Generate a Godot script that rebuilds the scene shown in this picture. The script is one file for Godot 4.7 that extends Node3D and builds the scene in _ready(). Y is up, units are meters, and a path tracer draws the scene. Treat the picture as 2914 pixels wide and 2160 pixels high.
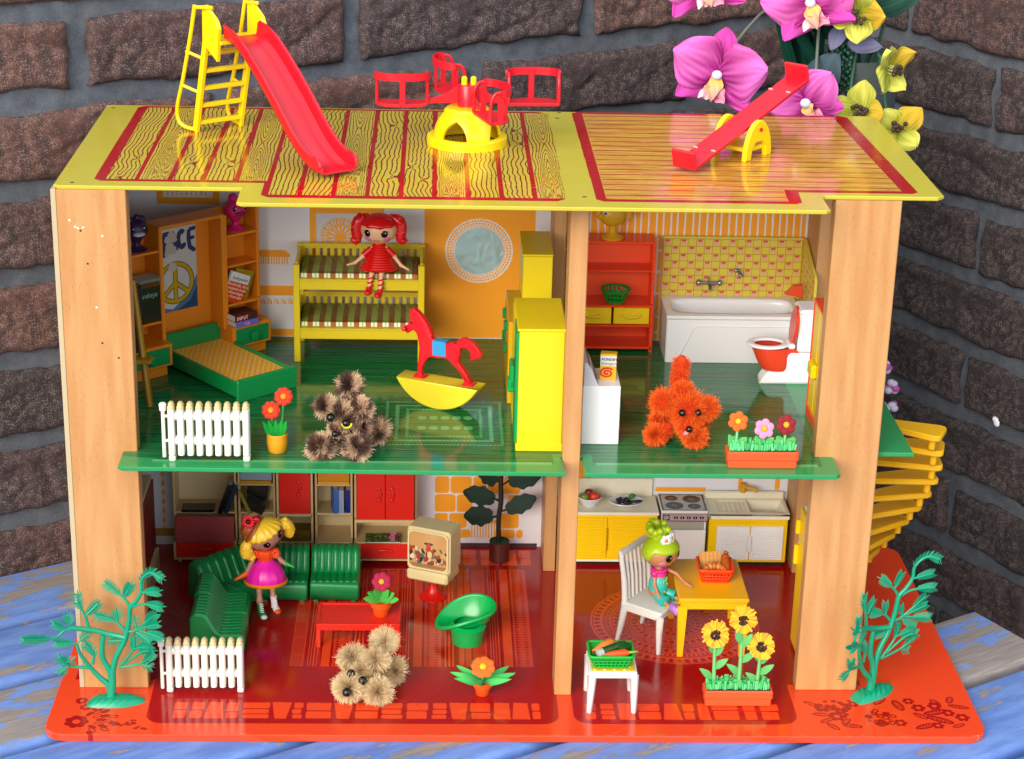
extends Node3D
# All lengths below are centimetres; meshes and positions are scaled to metres when they are committed.
const U := 0.01
const F2 := 21.165
const RT := 42.72
var M := {}
var rng := RandomNumberGenerator.new()
var noise := FastNoiseLite.new()

class B:
	var st := SurfaceTool.new()
	var x := Transform3D.IDENTITY
	var col := Color(1, 1, 1)
	var g := 0
	var uvm := Vector4(0, 0, 0, 0)
	func _init():
		st.begin(Mesh.PRIMITIVE_TRIANGLES)
		st.set_smooth_group(-1)
	func flat():
		st.set_smooth_group(-1)
		return self
	func smooth():
		g += 1
		st.set_smooth_group(g)
		return self
	func c(color: Color):
		col = color.srgb_to_linear()
		return self
	func v(p: Vector3, uv := Vector2.ZERO):
		if uvm.y != 0.0:
			uv = Vector2((p.x - uvm.x) / uvm.y, (p.y - uvm.z) / uvm.w)
		st.set_color(col)
		st.set_uv(uv)
		st.add_vertex((x * p) * 0.01)
	func tri(a: Vector3, b: Vector3, d: Vector3, ua := Vector2.ZERO, ub := Vector2.ZERO, ud := Vector2.ZERO):
		v(a, ua)
		v(d, ud)
		v(b, ub)
	func quad(a: Vector3, b: Vector3, d: Vector3, e: Vector3):
		var u0 := Vector2(0, 1)
		var u1 := Vector2(1, 1)
		var u2 := Vector2(1, 0)
		var u3 := Vector2(0, 0)
		tri(a, b, d, u0, u1, u2)
		tri(a, d, e, u0, u2, u3)
	func out(a: Vector3, b: Vector3, d: Vector3, m: Vector3):
		if (b - a).cross(d - a).dot((a + b + d) / 3.0 - m) < 0:
			tri(a, d, b)
		else:
			tri(a, b, d)
	func box(m: Vector3, s: Vector3, bev := 0.05, bs := Basis.IDENTITY):
		flat()
		var h := s * 0.5
		bev = minf(bev, minf(h.x, minf(h.y, h.z)) * 0.9)
		var P := func(k: int, sg: Vector3) -> Vector3:
			var q := h - Vector3(bev, bev, bev)
			q[k] = h[k]
			return m + bs * (q * sg)
		for k in 3:
			var i := (k + 1) % 3
			var j := (k + 2) % 3
			for s0 in [-1.0, 1.0]:
				var sg := Vector3.ONE
				sg[k] = s0
				var cs := []
				for pq in [[-1.0, -1.0], [1.0, -1.0], [1.0, 1.0], [-1.0, 1.0]]:
					sg[i] = pq[0]
					sg[j] = pq[1]
					cs.append(P.call(k, sg))
				if s0 > 0:
					quad(cs[0], cs[1], cs[2], cs[3])
				else:
					quad(cs[3], cs[2], cs[1], cs[0])
			if bev > 0:
				for si in [-1.0, 1.0]:
					for sj in [-1.0, 1.0]:
						var a := Vector3.ONE
						a[i] = si
						a[j] = sj
						a[k] = -1
						var b := a
						b[k] = 1
						var p0: Vector3 = P.call(i, a)
						var p1: Vector3 = P.call(i, b)
						var p2: Vector3 = P.call(j, b)
						var p3: Vector3 = P.call(j, a)
						out(p0, p1, p2, m)
						out(p0, p2, p3, m)
		if bev > 0:
			for sx in [-1.0, 1.0]:
				for sy in [-1.0, 1.0]:
					for sz in [-1.0, 1.0]:
						var s3 := Vector3(sx, sy, sz)
						out(P.call(0, s3), P.call(1, s3), P.call(2, s3), m)
		return self
	func bx(x0, x1, y0, y1, z0, z1, bev := 0.05):
		return box(Vector3((x0 + x1) * 0.5, (y0 + y1) * 0.5, (z0 + z1) * 0.5), Vector3(x1 - x0, y1 - y0, z1 - z0), bev)
	func lathe(prof: Array, seg := 24, m := Vector3.ZERO, bs := Basis.IDENTITY, wob := 0.0, wn := 0):
		smooth()
		for i in prof.size() - 1:
			var p: Vector2 = prof[i]
			var q: Vector2 = prof[i + 1]
			if i > 0 and absf((p - prof[i - 1]).angle_to(q - p)) > 0.7:
				smooth()
			for j in seg:
				var a := TAU * j / seg
				var b := TAU * (j + 1) / seg
				var wa := 1.0 + wob * cos(a * wn)
				var wb := 1.0 + wob * cos(b * wn)
				var p0 := m + bs * Vector3(p.x * cos(a) * wa, p.y, p.x * sin(a) * wa)
				var p1 := m + bs * Vector3(p.x * cos(b) * wb, p.y, p.x * sin(b) * wb)
				var q0 := m + bs * Vector3(q.x * cos(a) * wa, q.y, q.x * sin(a) * wa)
				var q1 := m + bs * Vector3(q.x * cos(b) * wb, q.y, q.x * sin(b) * wb)
				if q.x > 1e-5:
					tri(p0, q0, q1)
				if p.x > 1e-5:
					tri(p0, q1, p1)
		return self
	func tube(pts: Array, rad, seg := 8, cap := true):
		smooth()
		var n := pts.size()
		var T := Vector3.ZERO
		var N := Vector3.ZERO
		var prev := []
		for i in n:
			var t: Vector3 = (pts[mini(i + 1, n - 1)] - pts[maxi(i - 1, 0)]).normalized()
			if i == 0:
				N = t.cross(Vector3.UP if absf(t.y) < 0.9 else Vector3.RIGHT).normalized()
			else:
				N = (N - t * N.dot(t)).normalized()
			T = t
			var bn := T.cross(N)
			var r: float = rad if not (rad is Array) else rad[mini(i, rad.size() - 1)]
			var ring := []
			for j in seg:
				var a := TAU * j / seg
				ring.append(pts[i] + (N * cos(a) + bn * sin(a)) * r)
			if i > 0:
				for j in seg:
					var k := (j + 1) % seg
					tri(prev[j], prev[k], ring[k])
					tri(prev[j], ring[k], ring[j])
			if cap and (i == 0 or i == n - 1):
				var e: Vector3 = pts[i] + T * (r * 0.35 if i > 0 else -r * 0.35)
				for j in seg:
					var k := (j + 1) % seg
					if i == 0:
						tri(e, ring[k], ring[j])
					else:
						if j == 0:
							smooth()
						tri(e, ring[j], ring[k])
				smooth()
			prev = ring
		return self
	func ell(m: Vector3, r: Vector3, bs := Basis.IDENTITY, seg := 14, rings := 8):
		var prof := []
		for i in rings + 1:
			var a := PI * i / rings - PI / 2
			prof.append(Vector2(cos(a), sin(a)))
		prof[0].x = 0
		prof[rings].x = 0
		smooth()
		var bb := bs * Basis.from_scale(r)
		for i in rings:
			var p: Vector2 = prof[i]
			var q: Vector2 = prof[i + 1]
			for j in seg:
				var a := TAU * j / seg
				var b := TAU * (j + 1) / seg
				var p0 := m + bb * Vector3(p.x * cos(a), p.y, p.x * sin(a))
				var p1 := m + bb * Vector3(p.x * cos(b), p.y, p.x * sin(b))
				var q0 := m + bb * Vector3(q.x * cos(a), q.y, q.x * sin(a))
				var q1 := m + bb * Vector3(q.x * cos(b), q.y, q.x * sin(b))
				if i < rings - 1:
					tri(p0, q0, q1)
				if i > 0:
					tri(p0, q1, p1)
		return self
	func prism(poly: Array, z0: float, z1: float, bev := 0.0, rounded := false):
		var P := PackedVector2Array(poly)
		var ar := 0.0
		for i in P.size():
			ar += P[i].cross(P[(i + 1) % P.size()])
		if ar < 0:
			P.reverse()
		var n := P.size()
		var I := PackedVector2Array()
		for i in n:
			var d0 := (P[i] - P[(i + n - 1) % n]).normalized()
			var d1 := (P[(i + 1) % n] - P[i]).normalized()
			var n0 := Vector2(-d0.y, d0.x)
			var n1 := Vector2(-d1.y, d1.x)
			var mm := (n0 + n1).normalized()
			I.append(P[i] + mm * bev / maxf(0.4, mm.dot(n0)))
		var L := [[z0, I], [z0 + bev, P], [z1 - bev, P], [z1, I]] if bev > 0 else [[z0, P], [z1, P]]
		flat()
		var tr := Geometry2D.triangulate_polygon(P)
		for t in range(0, tr.size(), 3):
			var a := I[tr[t]]
			var b := I[tr[t + 1]]
			var d := I[tr[t + 2]]
			if (b - a).cross(d - a) < 0:
				var s := b
				b = d
				d = s
			tri(Vector3(a.x, a.y, z1), Vector3(b.x, b.y, z1), Vector3(d.x, d.y, z1))
			tri(Vector3(a.x, a.y, z0), Vector3(d.x, d.y, z0), Vector3(b.x, b.y, z0))
		for l in L.size() - 1:
			if rounded:
				smooth()
			var zb: float = L[l][0]
			var zt: float = L[l + 1][0]
			var Q: PackedVector2Array = L[l][1]
			var W: PackedVector2Array = L[l + 1][1]
			for i in n:
				var k := (i + 1) % n
				quad(Vector3(Q[i].x, Q[i].y, zb), Vector3(Q[k].x, Q[k].y, zb), Vector3(W[k].x, W[k].y, zt), Vector3(W[i].x, W[i].y, zt))
		return self
	func grid(f: Callable, nu: int, nv: int, both := 0.0):
		# f(u, v) -> Vector3, u and v in 0..1; with `both` a second skin that far behind the first and a rim
		smooth()
		var P := []
		for j in nv + 1:
			for i in nu + 1:
				P.append(f.call(float(i) / nu, float(j) / nv))
		var w := nu + 1
		for j in nv:
			for i in nu:
				var a := j * w + i
				var u0 := Vector2(float(i) / nu, 1.0 - float(j) / nv)
				var u1 := Vector2(float(i + 1) / nu, 1.0 - float(j) / nv)
				var u2 := Vector2(float(i + 1) / nu, 1.0 - float(j + 1) / nv)
				var u3 := Vector2(float(i) / nu, 1.0 - float(j + 1) / nv)
				tri(P[a], P[a + 1], P[a + w + 1], u0, u1, u2)
				tri(P[a], P[a + w + 1], P[a + w], u0, u2, u3)
		if both > 0:
			var Q := []
			for j in nv + 1:
				for i in nu + 1:
					var du: Vector3 = P[j * w + mini(i + 1, nu)] - P[j * w + maxi(i - 1, 0)]
					var dv: Vector3 = P[mini(j + 1, nv) * w + i] - P[maxi(j - 1, 0) * w + i]
					Q.append(P[j * w + i] - du.cross(dv).normalized() * both)
			smooth()
			for j in nv:
				for i in nu:
					var a := j * w + i
					tri(Q[a], Q[a + w + 1], Q[a + 1])
					tri(Q[a], Q[a + w], Q[a + w + 1])
			smooth()
			for i in nu:
				tri(P[i], Q[i], Q[i + 1])
				tri(P[i], Q[i + 1], P[i + 1])
				var a := nv * w + i
				tri(P[a], P[a + 1], Q[a + 1])
				tri(P[a], Q[a + 1], Q[a])
			for j in nv:
				var a := j * w
				tri(P[a], P[a + w], Q[a + w])
				tri(P[a], Q[a + w], Q[a])
				a = j * w + nu
				tri(P[a], Q[a], Q[a + w])
				tri(P[a], Q[a + w], P[a + w])
		return self
	func nets(f: Callable, lo: Vector3, hi: Vector3, cell: float, colf = null):
		smooth()
		var nx := int(ceil((hi.x - lo.x) / cell)) + 1
		var ny := int(ceil((hi.y - lo.y) / cell)) + 1
		var nz := int(ceil((hi.z - lo.z) / cell)) + 1
		var D := PackedFloat32Array()
		D.resize(nx * ny * nz)
		D.fill(1.0)
		var K := 4
		for k0 in range(0, nz, K):
			for j0 in range(0, ny, K):
				for i0 in range(0, nx, K):
					var mid: float = f.call(lo + Vector3(i0 + K * 0.5 - 0.5, j0 + K * 0.5 - 0.5, k0 + K * 0.5 - 0.5) * cell)
					if absf(mid) > cell * K * 1.05:
						if mid < 0:
							for k in range(k0, mini(k0 + K, nz)):
								for j in range(j0, mini(j0 + K, ny)):
									for i in range(i0, mini(i0 + K, nx)):
										D[i + nx * (j + ny * k)] = -1.0
						continue
					for k in range(k0, mini(k0 + K, nz)):
						for j in range(j0, mini(j0 + K, ny)):
							for i in range(i0, mini(i0 + K, nx)):
								D[i + nx * (j + ny * k)] = f.call(lo + Vector3(i, j, k) * cell)
		var V := {}
		var offs := [0, 1, nx, nx + 1, nx * ny, nx * ny + 1, nx * ny + nx, nx * ny + nx + 1]
		for k in nz - 1:
			for j in ny - 1:
				for i in nx - 1:
					var id := i + nx * (j + ny * k)
					var m := 0
					for o in 8:
						if D[id + offs[o]] < 0:
							m |= 1 << o
					if m == 0 or m == 255:
						continue
					var s := Vector3.ZERO
					var cnt := 0
					for o in 8:
						for ax in [1, 2, 4]:
							if o & ax:
								continue
							var q: int = o | ax
							if ((m >> o) & 1) != ((m >> q) & 1):
								var d0 := D[id + offs[o]]
								var d1 := D[id + offs[q]]
								var t := d0 / (d0 - d1)
								s += Vector3(o & 1, (o >> 1) & 1, (o >> 2) & 1).lerp(Vector3(q & 1, (q >> 1) & 1, (q >> 2) & 1), t)
								cnt += 1
					V[id] = lo + (Vector3(i, j, k) + s / cnt) * cell
		for id in V:
			var i: int = id % nx
			var j: int = (id / nx) % ny
			var k: int = id / (nx * ny)
			for e in [[1, nx, nx * ny, j, k], [nx, nx * ny, 1, k, i], [nx * ny, 1, nx, i, j]]:
				if e[3] == 0 or e[4] == 0:
					continue
				var d0 := D[id]
				var d1 := D[id + e[0]]
				if (d0 < 0) == (d1 < 0):
					continue
				var a = V.get(id - e[1] - e[2])
				var b = V.get(id - e[2])
				var d = V.get(id)
				var h = V.get(id - e[1])
				if a == null or b == null or h == null:
					continue
				if colf != null:
					col = colf.call(d)
				if d0 < 0:
					tri(a, b, d)
					tri(a, d, h)
				else:
					tri(a, d, b)
					tri(a, h, d)
		return self

class T:
	var im: Image
	var s := 1.0
	var ox := 0.0
	var oy := 0.0
	func _init(w: float, h: float, ppc: float, x0: float, y0: float, color: Color):
		im = Image.create(int(w * ppc), int(h * ppc), false, Image.FORMAT_RGB8)
		im.fill(color)
		s = ppc
		ox = x0
		oy = y0
	func rect(x0: float, y0: float, x1: float, y1: float, color: Color):
		var a := Vector2i(int(round((x0 - ox) * s)), int(round((y0 - oy) * s)))
		var b := Vector2i(int(round((x1 - ox) * s)), int(round((y1 - oy) * s)))
		im.fill_rect(Rect2i(a, Vector2i(maxi(1, b.x - a.x), maxi(1, b.y - a.y))), color)
	func poly(pts: Array, color: Color):
		var P := []
		var lo := 1e9
		var hi := -1e9
		for p in pts:
			var q := Vector2((p.x - ox) * s, (p.y - oy) * s)
			P.append(q)
			lo = minf(lo, q.y)
			hi = maxf(hi, q.y)
		for y in range(maxi(0, int(floor(lo))), mini(im.get_height(), int(ceil(hi)) + 1)):
			var yy := y + 0.5
			var xs := []
			for i in P.size():
				var a: Vector2 = P[i]
				var b: Vector2 = P[(i + 1) % P.size()]
				if (a.y <= yy) != (b.y <= yy):
					xs.append(a.x + (yy - a.y) / (b.y - a.y) * (b.x - a.x))
			xs.sort()
			for i in range(0, xs.size() - 1, 2):
				var x0 := int(round(xs[i]))
				var x1 := int(round(xs[i + 1]))
				if x1 > x0:
					im.fill_rect(Rect2i(x0, y, x1 - x0, 1), color)
	func ell(cx: float, cy: float, rx: float, ry: float, color: Color, rot := 0.0):
		var P := []
		var n := 24
		for i in n:
			P.append(Vector2(cx, cy) + Vector2(cos(TAU * i / n) * rx, sin(TAU * i / n) * ry).rotated(rot))
		poly(P, color)
	func line(pts: Array, w: float, color: Color):
		for i in pts.size() - 1:
			var a: Vector2 = pts[i]
			var b: Vector2 = pts[i + 1]
			var n := (b - a).normalized().orthogonal() * w * 0.5
			poly([a + n, b + n, b - n, a - n], color)
			if w * s > 3:
				ell(b.x, b.y, w * 0.5, w * 0.5, color)
	func rrect(x0: float, y0: float, x1: float, y1: float, r: float, color: Color):
		poly(rr(x0, y0, x1, y1, r), color)
	static func rr(x0: float, y0: float, x1: float, y1: float, r: float, n := 5) -> Array:
		var P := []
		for q in [[x1 - r, y1 - r, 0.0], [x0 + r, y1 - r, 1.0], [x0 + r, y0 + r, 2.0], [x1 - r, y0 + r, 3.0]]:
			for i in n + 1:
				var a: float = (q[2] + float(i) / n) * PI / 2
				P.append(Vector2(q[0] + cos(a) * r, q[1] + sin(a) * r))
		return P
	func tex() -> ImageTexture:
		im.generate_mipmaps()
		return ImageTexture.create_from_image(im)

static func rr(x0: float, y0: float, x1: float, y1: float, r: float, n := 5) -> Array:
	return T.rr(x0, y0, x1, y1, r, n)

func C(r: float, g: float, b: float) -> Color:
	return Color(r, g, b)

func mat(color: Color, rough := 0.35, metal := 0.0) -> StandardMaterial3D:
	var key := "%s %.2f %.2f" % [color.to_html(), rough, metal]
	if M.has(key):
		return M[key]
	var m := StandardMaterial3D.new()
	m.albedo_color = color
	m.roughness = rough
	m.metallic = metal
	M[key] = m
	return m

func vmat(rough := 0.5) -> StandardMaterial3D:
	var key := "v%.2f" % rough
	if not M.has(key):
		var m := StandardMaterial3D.new()
		m.vertex_color_use_as_albedo = true
		m.roughness = rough
		M[key] = m
	return M[key]

func tmat(tex: Texture2D, rough := 0.4, metal := 0.0) -> StandardMaterial3D:
	var m := StandardMaterial3D.new()
	m.albedo_texture = tex
	m.roughness = rough
	m.metallic = metal
	return m

func worn(tex: Texture2D, lo: float, sd: int) -> StandardMaterial3D:
	# lacquered print with smudges, rubbed patches and fine scratches in its gloss
	var m := tmat(tex, 1.0)
	var n := FastNoiseLite.new()
	n.seed = sd
	n.frequency = 0.006
	n.fractal_octaves = 5
	var im := Image.create(1024, 512, false, Image.FORMAT_RGB8)
	for y in 512:
		for x in 1024:
			var v := lo + maxf(0.0, n.get_noise_2d(x, y)) * 0.30 + maxf(0.0, n.get_noise_2d(x * 5.0, y * 5.0 + 900)) * 0.10
			im.set_pixel(x, y, Color(v, v, v))
	var r := RandomNumberGenerator.new()
	r.seed = sd
	for i in 70:
		var p := Vector2(r.randf() * 1024, r.randf() * 512)
		var d := Vector2.from_angle(r.randf() * TAU) * r.randf_range(5, 60)
		var k := int(d.length())
		for j in k:
			var q := p + d * (float(j) / k)
			if q.x >= 0 and q.x < 1024 and q.y >= 0 and q.y < 512:
				im.set_pixelv(Vector2i(q), Color(0.45, 0.45, 0.45))
	im.generate_mipmaps()
	m.roughness_texture = ImageTexture.create_from_image(im)
	return m

func put(o: Node, called: String, parent: Node):
	var n := called
	var i := 1
	while parent.has_node(NodePath(n)):
		n = "%s_%03d" % [called, i]
		i += 1
	o.name = n
	parent.add_child(o, true)

func obj(called: String, b: B, m: Material, parent: Node = self) -> MeshInstance3D:
	b.st.generate_normals()
	var mesh := b.st.commit()
	mesh.surface_set_material(0, m)
	return inst(called, mesh, parent)

func inst(called: String, mesh: Mesh, parent: Node = self) -> MeshInstance3D:
	var o := MeshInstance3D.new()
	o.mesh = mesh
	put(o, called, parent)
	return o

func tag(o: Node, label: String, category := "", group := "", kind := ""):
	if label:
		o.set_meta("label", label)
	if category:
		o.set_meta("category", category)
	if group:
		o.set_meta("group", group)
	if kind:
		o.set_meta("kind", kind)
	return o

func thing(called: String, label: String, category: String, at := Vector3.ZERO, turn := 0.0, group := "") -> Node3D:
	var o := Node3D.new()
	put(o, called, self)
	o.position = at * U
	o.rotation.y = turn
	tag(o, label, category, group)
	return o

func dup(root: Node3D, called: String, at: Vector3, turn: float, label: String, group := "") -> Node3D:
	var r = root.duplicate()
	put(r, called, self)
	r.position = at * U
	r.rotation.y = turn
	r.set_meta("label", label)
	if group:
		r.set_meta("group", group)
	return r

func text(called: String, s: String, size: float, color: Color, xf: Transform3D, parent: Node, bold := false):
	# lettering, `size` cm high capitals, centred on xf.origin (cm) in the plane of xf's x and y axes
	var tm := TextMesh.new()
	var f := SystemFont.new()
	f.font_names = PackedStringArray(["Droid Sans"])
	if bold:
		f.font_weight = 700
	tm.font = f
	tm.text = s
	tm.font_size = 32
	tm.pixel_size = size * U / 23.0
	tm.depth = 0.0002
	tm.curve_step = 2.0
	tm.material = mat(color, 0.5)
	var o := MeshInstance3D.new()
	o.mesh = tm
	put(o, called, parent)
	o.transform = Transform3D(xf.basis, xf.origin * U)
	return o

static func tilef(n: FastNoiseLite, x: int, y: int, sx: float, sy: float, W: int, H: int) -> float:
	# noise that repeats without a seam every W x H texels
	var fx := smoothstep(W * 0.7, float(W), float(x))
	var fy := smoothstep(H * 0.7, float(H), float(y))
	var v := (1 - fx) * (1 - fy) * n.get_noise_2d(x * sx, y * sy)
	if fx > 0:
		v += fx * (1 - fy) * n.get_noise_2d((x - W) * sx, y * sy)
	if fy > 0:
		v += (1 - fx) * fy * n.get_noise_2d(x * sx, (y - H) * sy)
		if fx > 0:
			v += fx * fy * n.get_noise_2d((x - W) * sx, (y - H) * sy)
	return v

static func cat(P: Array, n: int) -> Array:
	# smooth curve through the points, n steps per segment
	var R := []
	for i in P.size() - 1:
		for k in n:
			var a = P[maxi(i - 1, 0)]
			var d = P[mini(i + 2, P.size() - 1)]
			R.append(P[i].cubic_interpolate(P[i + 1], a, d, float(k) / n))
	R.append(P[-1])
	return R

func _ready():
	rng.seed = 7
	noise.seed = 11
	noise.frequency = 1.0
	noise.fractal_octaves = 3
	var cam := Camera3D.new()
	cam.name = "camera"
	add_child(cam)
	cam.basis = Basis.from_euler(Vector3(-0.36304, -0.0425, 0.02498))
	cam.position = Vector3(28.327, 83.263, 146.573) * U
	cam.fov = 21.4137
	cam.near = 0.05
	cam.far = 200.0
	cam.current = true
	var sky_m := ProceduralSkyMaterial.new()
	sky_m.sky_top_color = C(0.70, 0.75, 0.81)
	sky_m.sky_horizon_color = C(0.93, 0.95, 0.97)
	sky_m.sky_curve = 0.2
	sky_m.ground_horizon_color = C(0.42, 0.41, 0.40)
	sky_m.ground_bottom_color = C(0.30, 0.29, 0.28)
	sky_m.sky_energy_multiplier = 1.0
	var sky := Sky.new()
	sky.sky_material = sky_m
	var env := Environment.new()
	env.background_mode = Environment.BG_SKY
	env.sky = sky
	env.tonemap_mode = Environment.TONE_MAPPER_LINEAR
	env.tonemap_exposure = 2.85
	env.sdfgi_enabled = true
	env.ssao_enabled = true
	env.ssil_enabled = true
	var we := WorldEnvironment.new()
	we.name = "world_environment"
	we.environment = env
	add_child(we)
	var sun := DirectionalLight3D.new()
	sun.name = "sun"
	sun.light_energy = 0.5
	sun.light_angular_distance = 40.0
	sun.light_color = C(1.0, 0.97, 0.93)
	sun.shadow_enabled = true
	add_child(sun)
	sun.look_at_from_position(Vector3(-0.75, 0.72, 1.4), Vector3.ZERO, Vector3.UP)

	build_ground()
	build_walls()
	build_table()
	build_house()
	build_stairs()
	build_roof_toys()
	build_bouquet()
	build_upper_left()
	build_upper_right()
	build_living_room()
	build_kitchen()
	build_front()

const WA := 1.036          # azimuth of the left brick wall
func wl() -> Vector3: return Vector3(sin(WA), 0, -cos(WA))     # along the left wall, and across the right one
func wr() -> Vector3: return Vector3(cos(WA), 0, sin(WA))      # along the right wall, and across the left one

func build_ground():
	var b := B.new()
	b.quad(Vector3(-20000, -75, 20000), Vector3(20000, -75, 20000), Vector3(20000, -75, -20000), Vector3(-20000, -75, -20000))
	var m := StandardMaterial3D.new()
	m.albedo_color = C(0.42, 0.39, 0.37)
	m.roughness = 0.9
	tag(obj("ground", b, m), "grey terrace floor under the garden table", "", "", "structure")

func brick_materials() -> Array:
	var R := []
	var tones := [[C(0.255, 0.195, 0.20), C(0.36, 0.31, 0.315), C(0.175, 0.145, 0.155)], [C(0.29, 0.20, 0.195), C(0.40, 0.31, 0.295), C(0.195, 0.15, 0.155)], [C(0.21, 0.175, 0.18), C(0.31, 0.285, 0.285), C(0.15, 0.13, 0.14)], [C(0.35, 0.235, 0.21), C(0.48, 0.36, 0.32), C(0.24, 0.175, 0.17)]]
	var n1 := FastNoiseLite.new()
	n1.frequency = 0.012
	n1.fractal_octaves = 5
	n1.fractal_gain = 0.62
	var n2 := FastNoiseLite.new()
	n2.frequency = 0.16
	n2.fractal_octaves = 2
	n2.seed = 5
	var n3 := FastNoiseLite.new()
	n3.frequency = 0.03
	n3.fractal_octaves = 3
	n3.seed = 8
	var im := Image.create(512, 512, false, Image.FORMAT_RGB8)
	var bump := Image.create(512, 512, false, Image.FORMAT_RGB8)
	var base := []
	for y in 512:
		for x in 512:
			# blend over the borders so that the tile repeats without a seam
			var fx := smoothstep(384.0, 512.0, float(x))
			var fy := smoothstep(384.0, 512.0, float(y))
			var q := [0.0, 0.0, 0.0]
			for k in 4:
				var w := (fx if k & 1 else 1.0 - fx) * (fy if k & 2 else 1.0 - fy)
				if w <= 0.001:
					continue
				var xx := x - (512 if k & 1 else 0)
				var yy := y - (512 if k & 2 else 0)
				q[0] += w * n1.get_noise_2d(xx, yy)
				q[1] += w * n2.get_noise_2d(xx, yy)
				q[2] += w * n3.get_noise_2d(xx, yy)
			base.append(q)
			var h: float = 0.5 + q[0] * 0.30 + q[1] * 0.10
			bump.set_pixel(x, y, Color(h, h, h))
	bump.bump_map_to_normal_map(3.0)
	bump.generate_mipmaps()
	var nt := ImageTexture.create_from_image(bump)
	for t in tones:
		for y in 512:
			for x in 512:
				var q: Array = base[y * 512 + x]
				var a: float = clampf(0.5 + q[0] * 1.1, 0, 1)
				var col: Color = t[2].lerp(t[0], clampf(a * 1.5, 0, 1)).lerp(t[1], clampf((a - 0.55) * 1.3, 0, 1))
				var sp: float = q[1] * 1.7 + q[2] * 0.8
				if sp > 0.46:
					col = col.lerp(C(0.72, 0.66, 0.63), clampf((sp - 0.46) * 2.4, 0, 0.5))
				elif sp < -0.5:
					col = col.lerp(C(0.10, 0.08, 0.08), clampf((-0.5 - sp) * 2.0, 0, 0.6))
				im.set_pixel(x, y, col)
		var m := StandardMaterial3D.new()
		var im2: Image = im.duplicate()
		im2.generate_mipmaps()
		m.albedo_texture = ImageTexture.create_from_image(im2)
		m.normal_enabled = true
		m.normal_texture = nt
		m.normal_scale = 0.4
		m.roughness = 0.92
		m.uv1_triplanar = true
		m.uv1_scale = Vector3.ONE * 7.0
		R.append(m)
	# mortar: the same grain, grey-blue
	var im3 := Image.create(512, 512, false, Image.FORMAT_RGB8)
	for y in 512:
		for x in 512:
			var q: Array = base[y * 512 + x]
			var a: float = clampf(0.5 + q[0] * 0.55 + q[1] * 0.35, 0, 1)
			im3.set_pixel(x, y, C(0.25, 0.27, 0.30).lerp(C(0.40, 0.425, 0.465), a))
	im3.generate_mipmaps()
	var mm := StandardMaterial3D.new()
	mm.albedo_texture = ImageTexture.create_from_image(im3)
	mm.normal_enabled = true
	mm.normal_texture = nt
	mm.normal_scale = 0.9
	mm.roughness = 0.95
	mm.uv1_triplanar = true
	mm.uv1_scale = Vector3.ONE * 6.0
	R.append(mm)
	return R

func brick_mesh(L: float, H: float, sd: int, m: Material) -> ArrayMesh:
	# a hand-moulded brick: ragged outline, folded and pitted face; x along, y up, face towards +z
	var nn := FastNoiseLite.new()
	nn.seed = sd
	nn.frequency = 0.16
	nn.fractal_octaves = 4
	var nf := FastNoiseLite.new()
	nf.seed = sd + 99
	nf.frequency = 0.10
	nf.fractal_type = FastNoiseLite.FRACTAL_RIDGED
	nf.fractal_octaves = 2
	var b := B.new()
	var nu := int(L * 2.4)
	var nv := 16
	var f := func(u: float, v: float) -> Vector3:
		# the first and last rows run down the sides into the joint
		var iu := (u * (nu + 2) - 1.0) / nu
		var iv := (v * (nv + 2) - 1.0) / nv
		var side := iu < -0.001 or iu > 1.001 or iv < -0.001 or iv > 1.001
		var uu := clampf(iu, 0, 1)
		var vv := clampf(iv, 0, 1)
		var X := (uu - 0.5) * L
		var Y := (vv - 0.5) * H
		var ex := nn.get_noise_2d(Y * 1.3 + 40.0 * signf(X), 7.0)
		var ey := nn.get_noise_2d(X * 0.8, 31.0 * signf(Y))
		X += ex * 0.5 * pow(absf(uu - 0.5) * 2, 6)
		Y += ey * 0.62 * pow(absf(vv - 0.5) * 2, 4)
		var edge := minf(minf(uu, 1 - uu) * L, minf(vv, 1 - vv) * H)
		var r := 0.55
		var z := 0.0
		if edge < r:
			z = -(r - sqrt(maxf(0.0, r * r - (r - edge) * (r - edge)))) * 0.85
		z += nn.get_noise_2d(X * 0.8, Y * 1.3) * 0.26
		var fold := nf.get_noise_2d(X * 0.7 + Y * 0.5, Y * 1.5 - X * 0.35)
		z -= maxf(0.0, fold - 0.45) * 0.75
		z += 0.95
		if side:
			z = -0.6
		return Vector3(X, Y, z)
	b.grid(f, nu + 2, nv + 2)
	b.st.generate_normals()
	var mesh := b.st.commit()
	mesh.surface_set_material(0, m)
	return mesh

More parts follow.
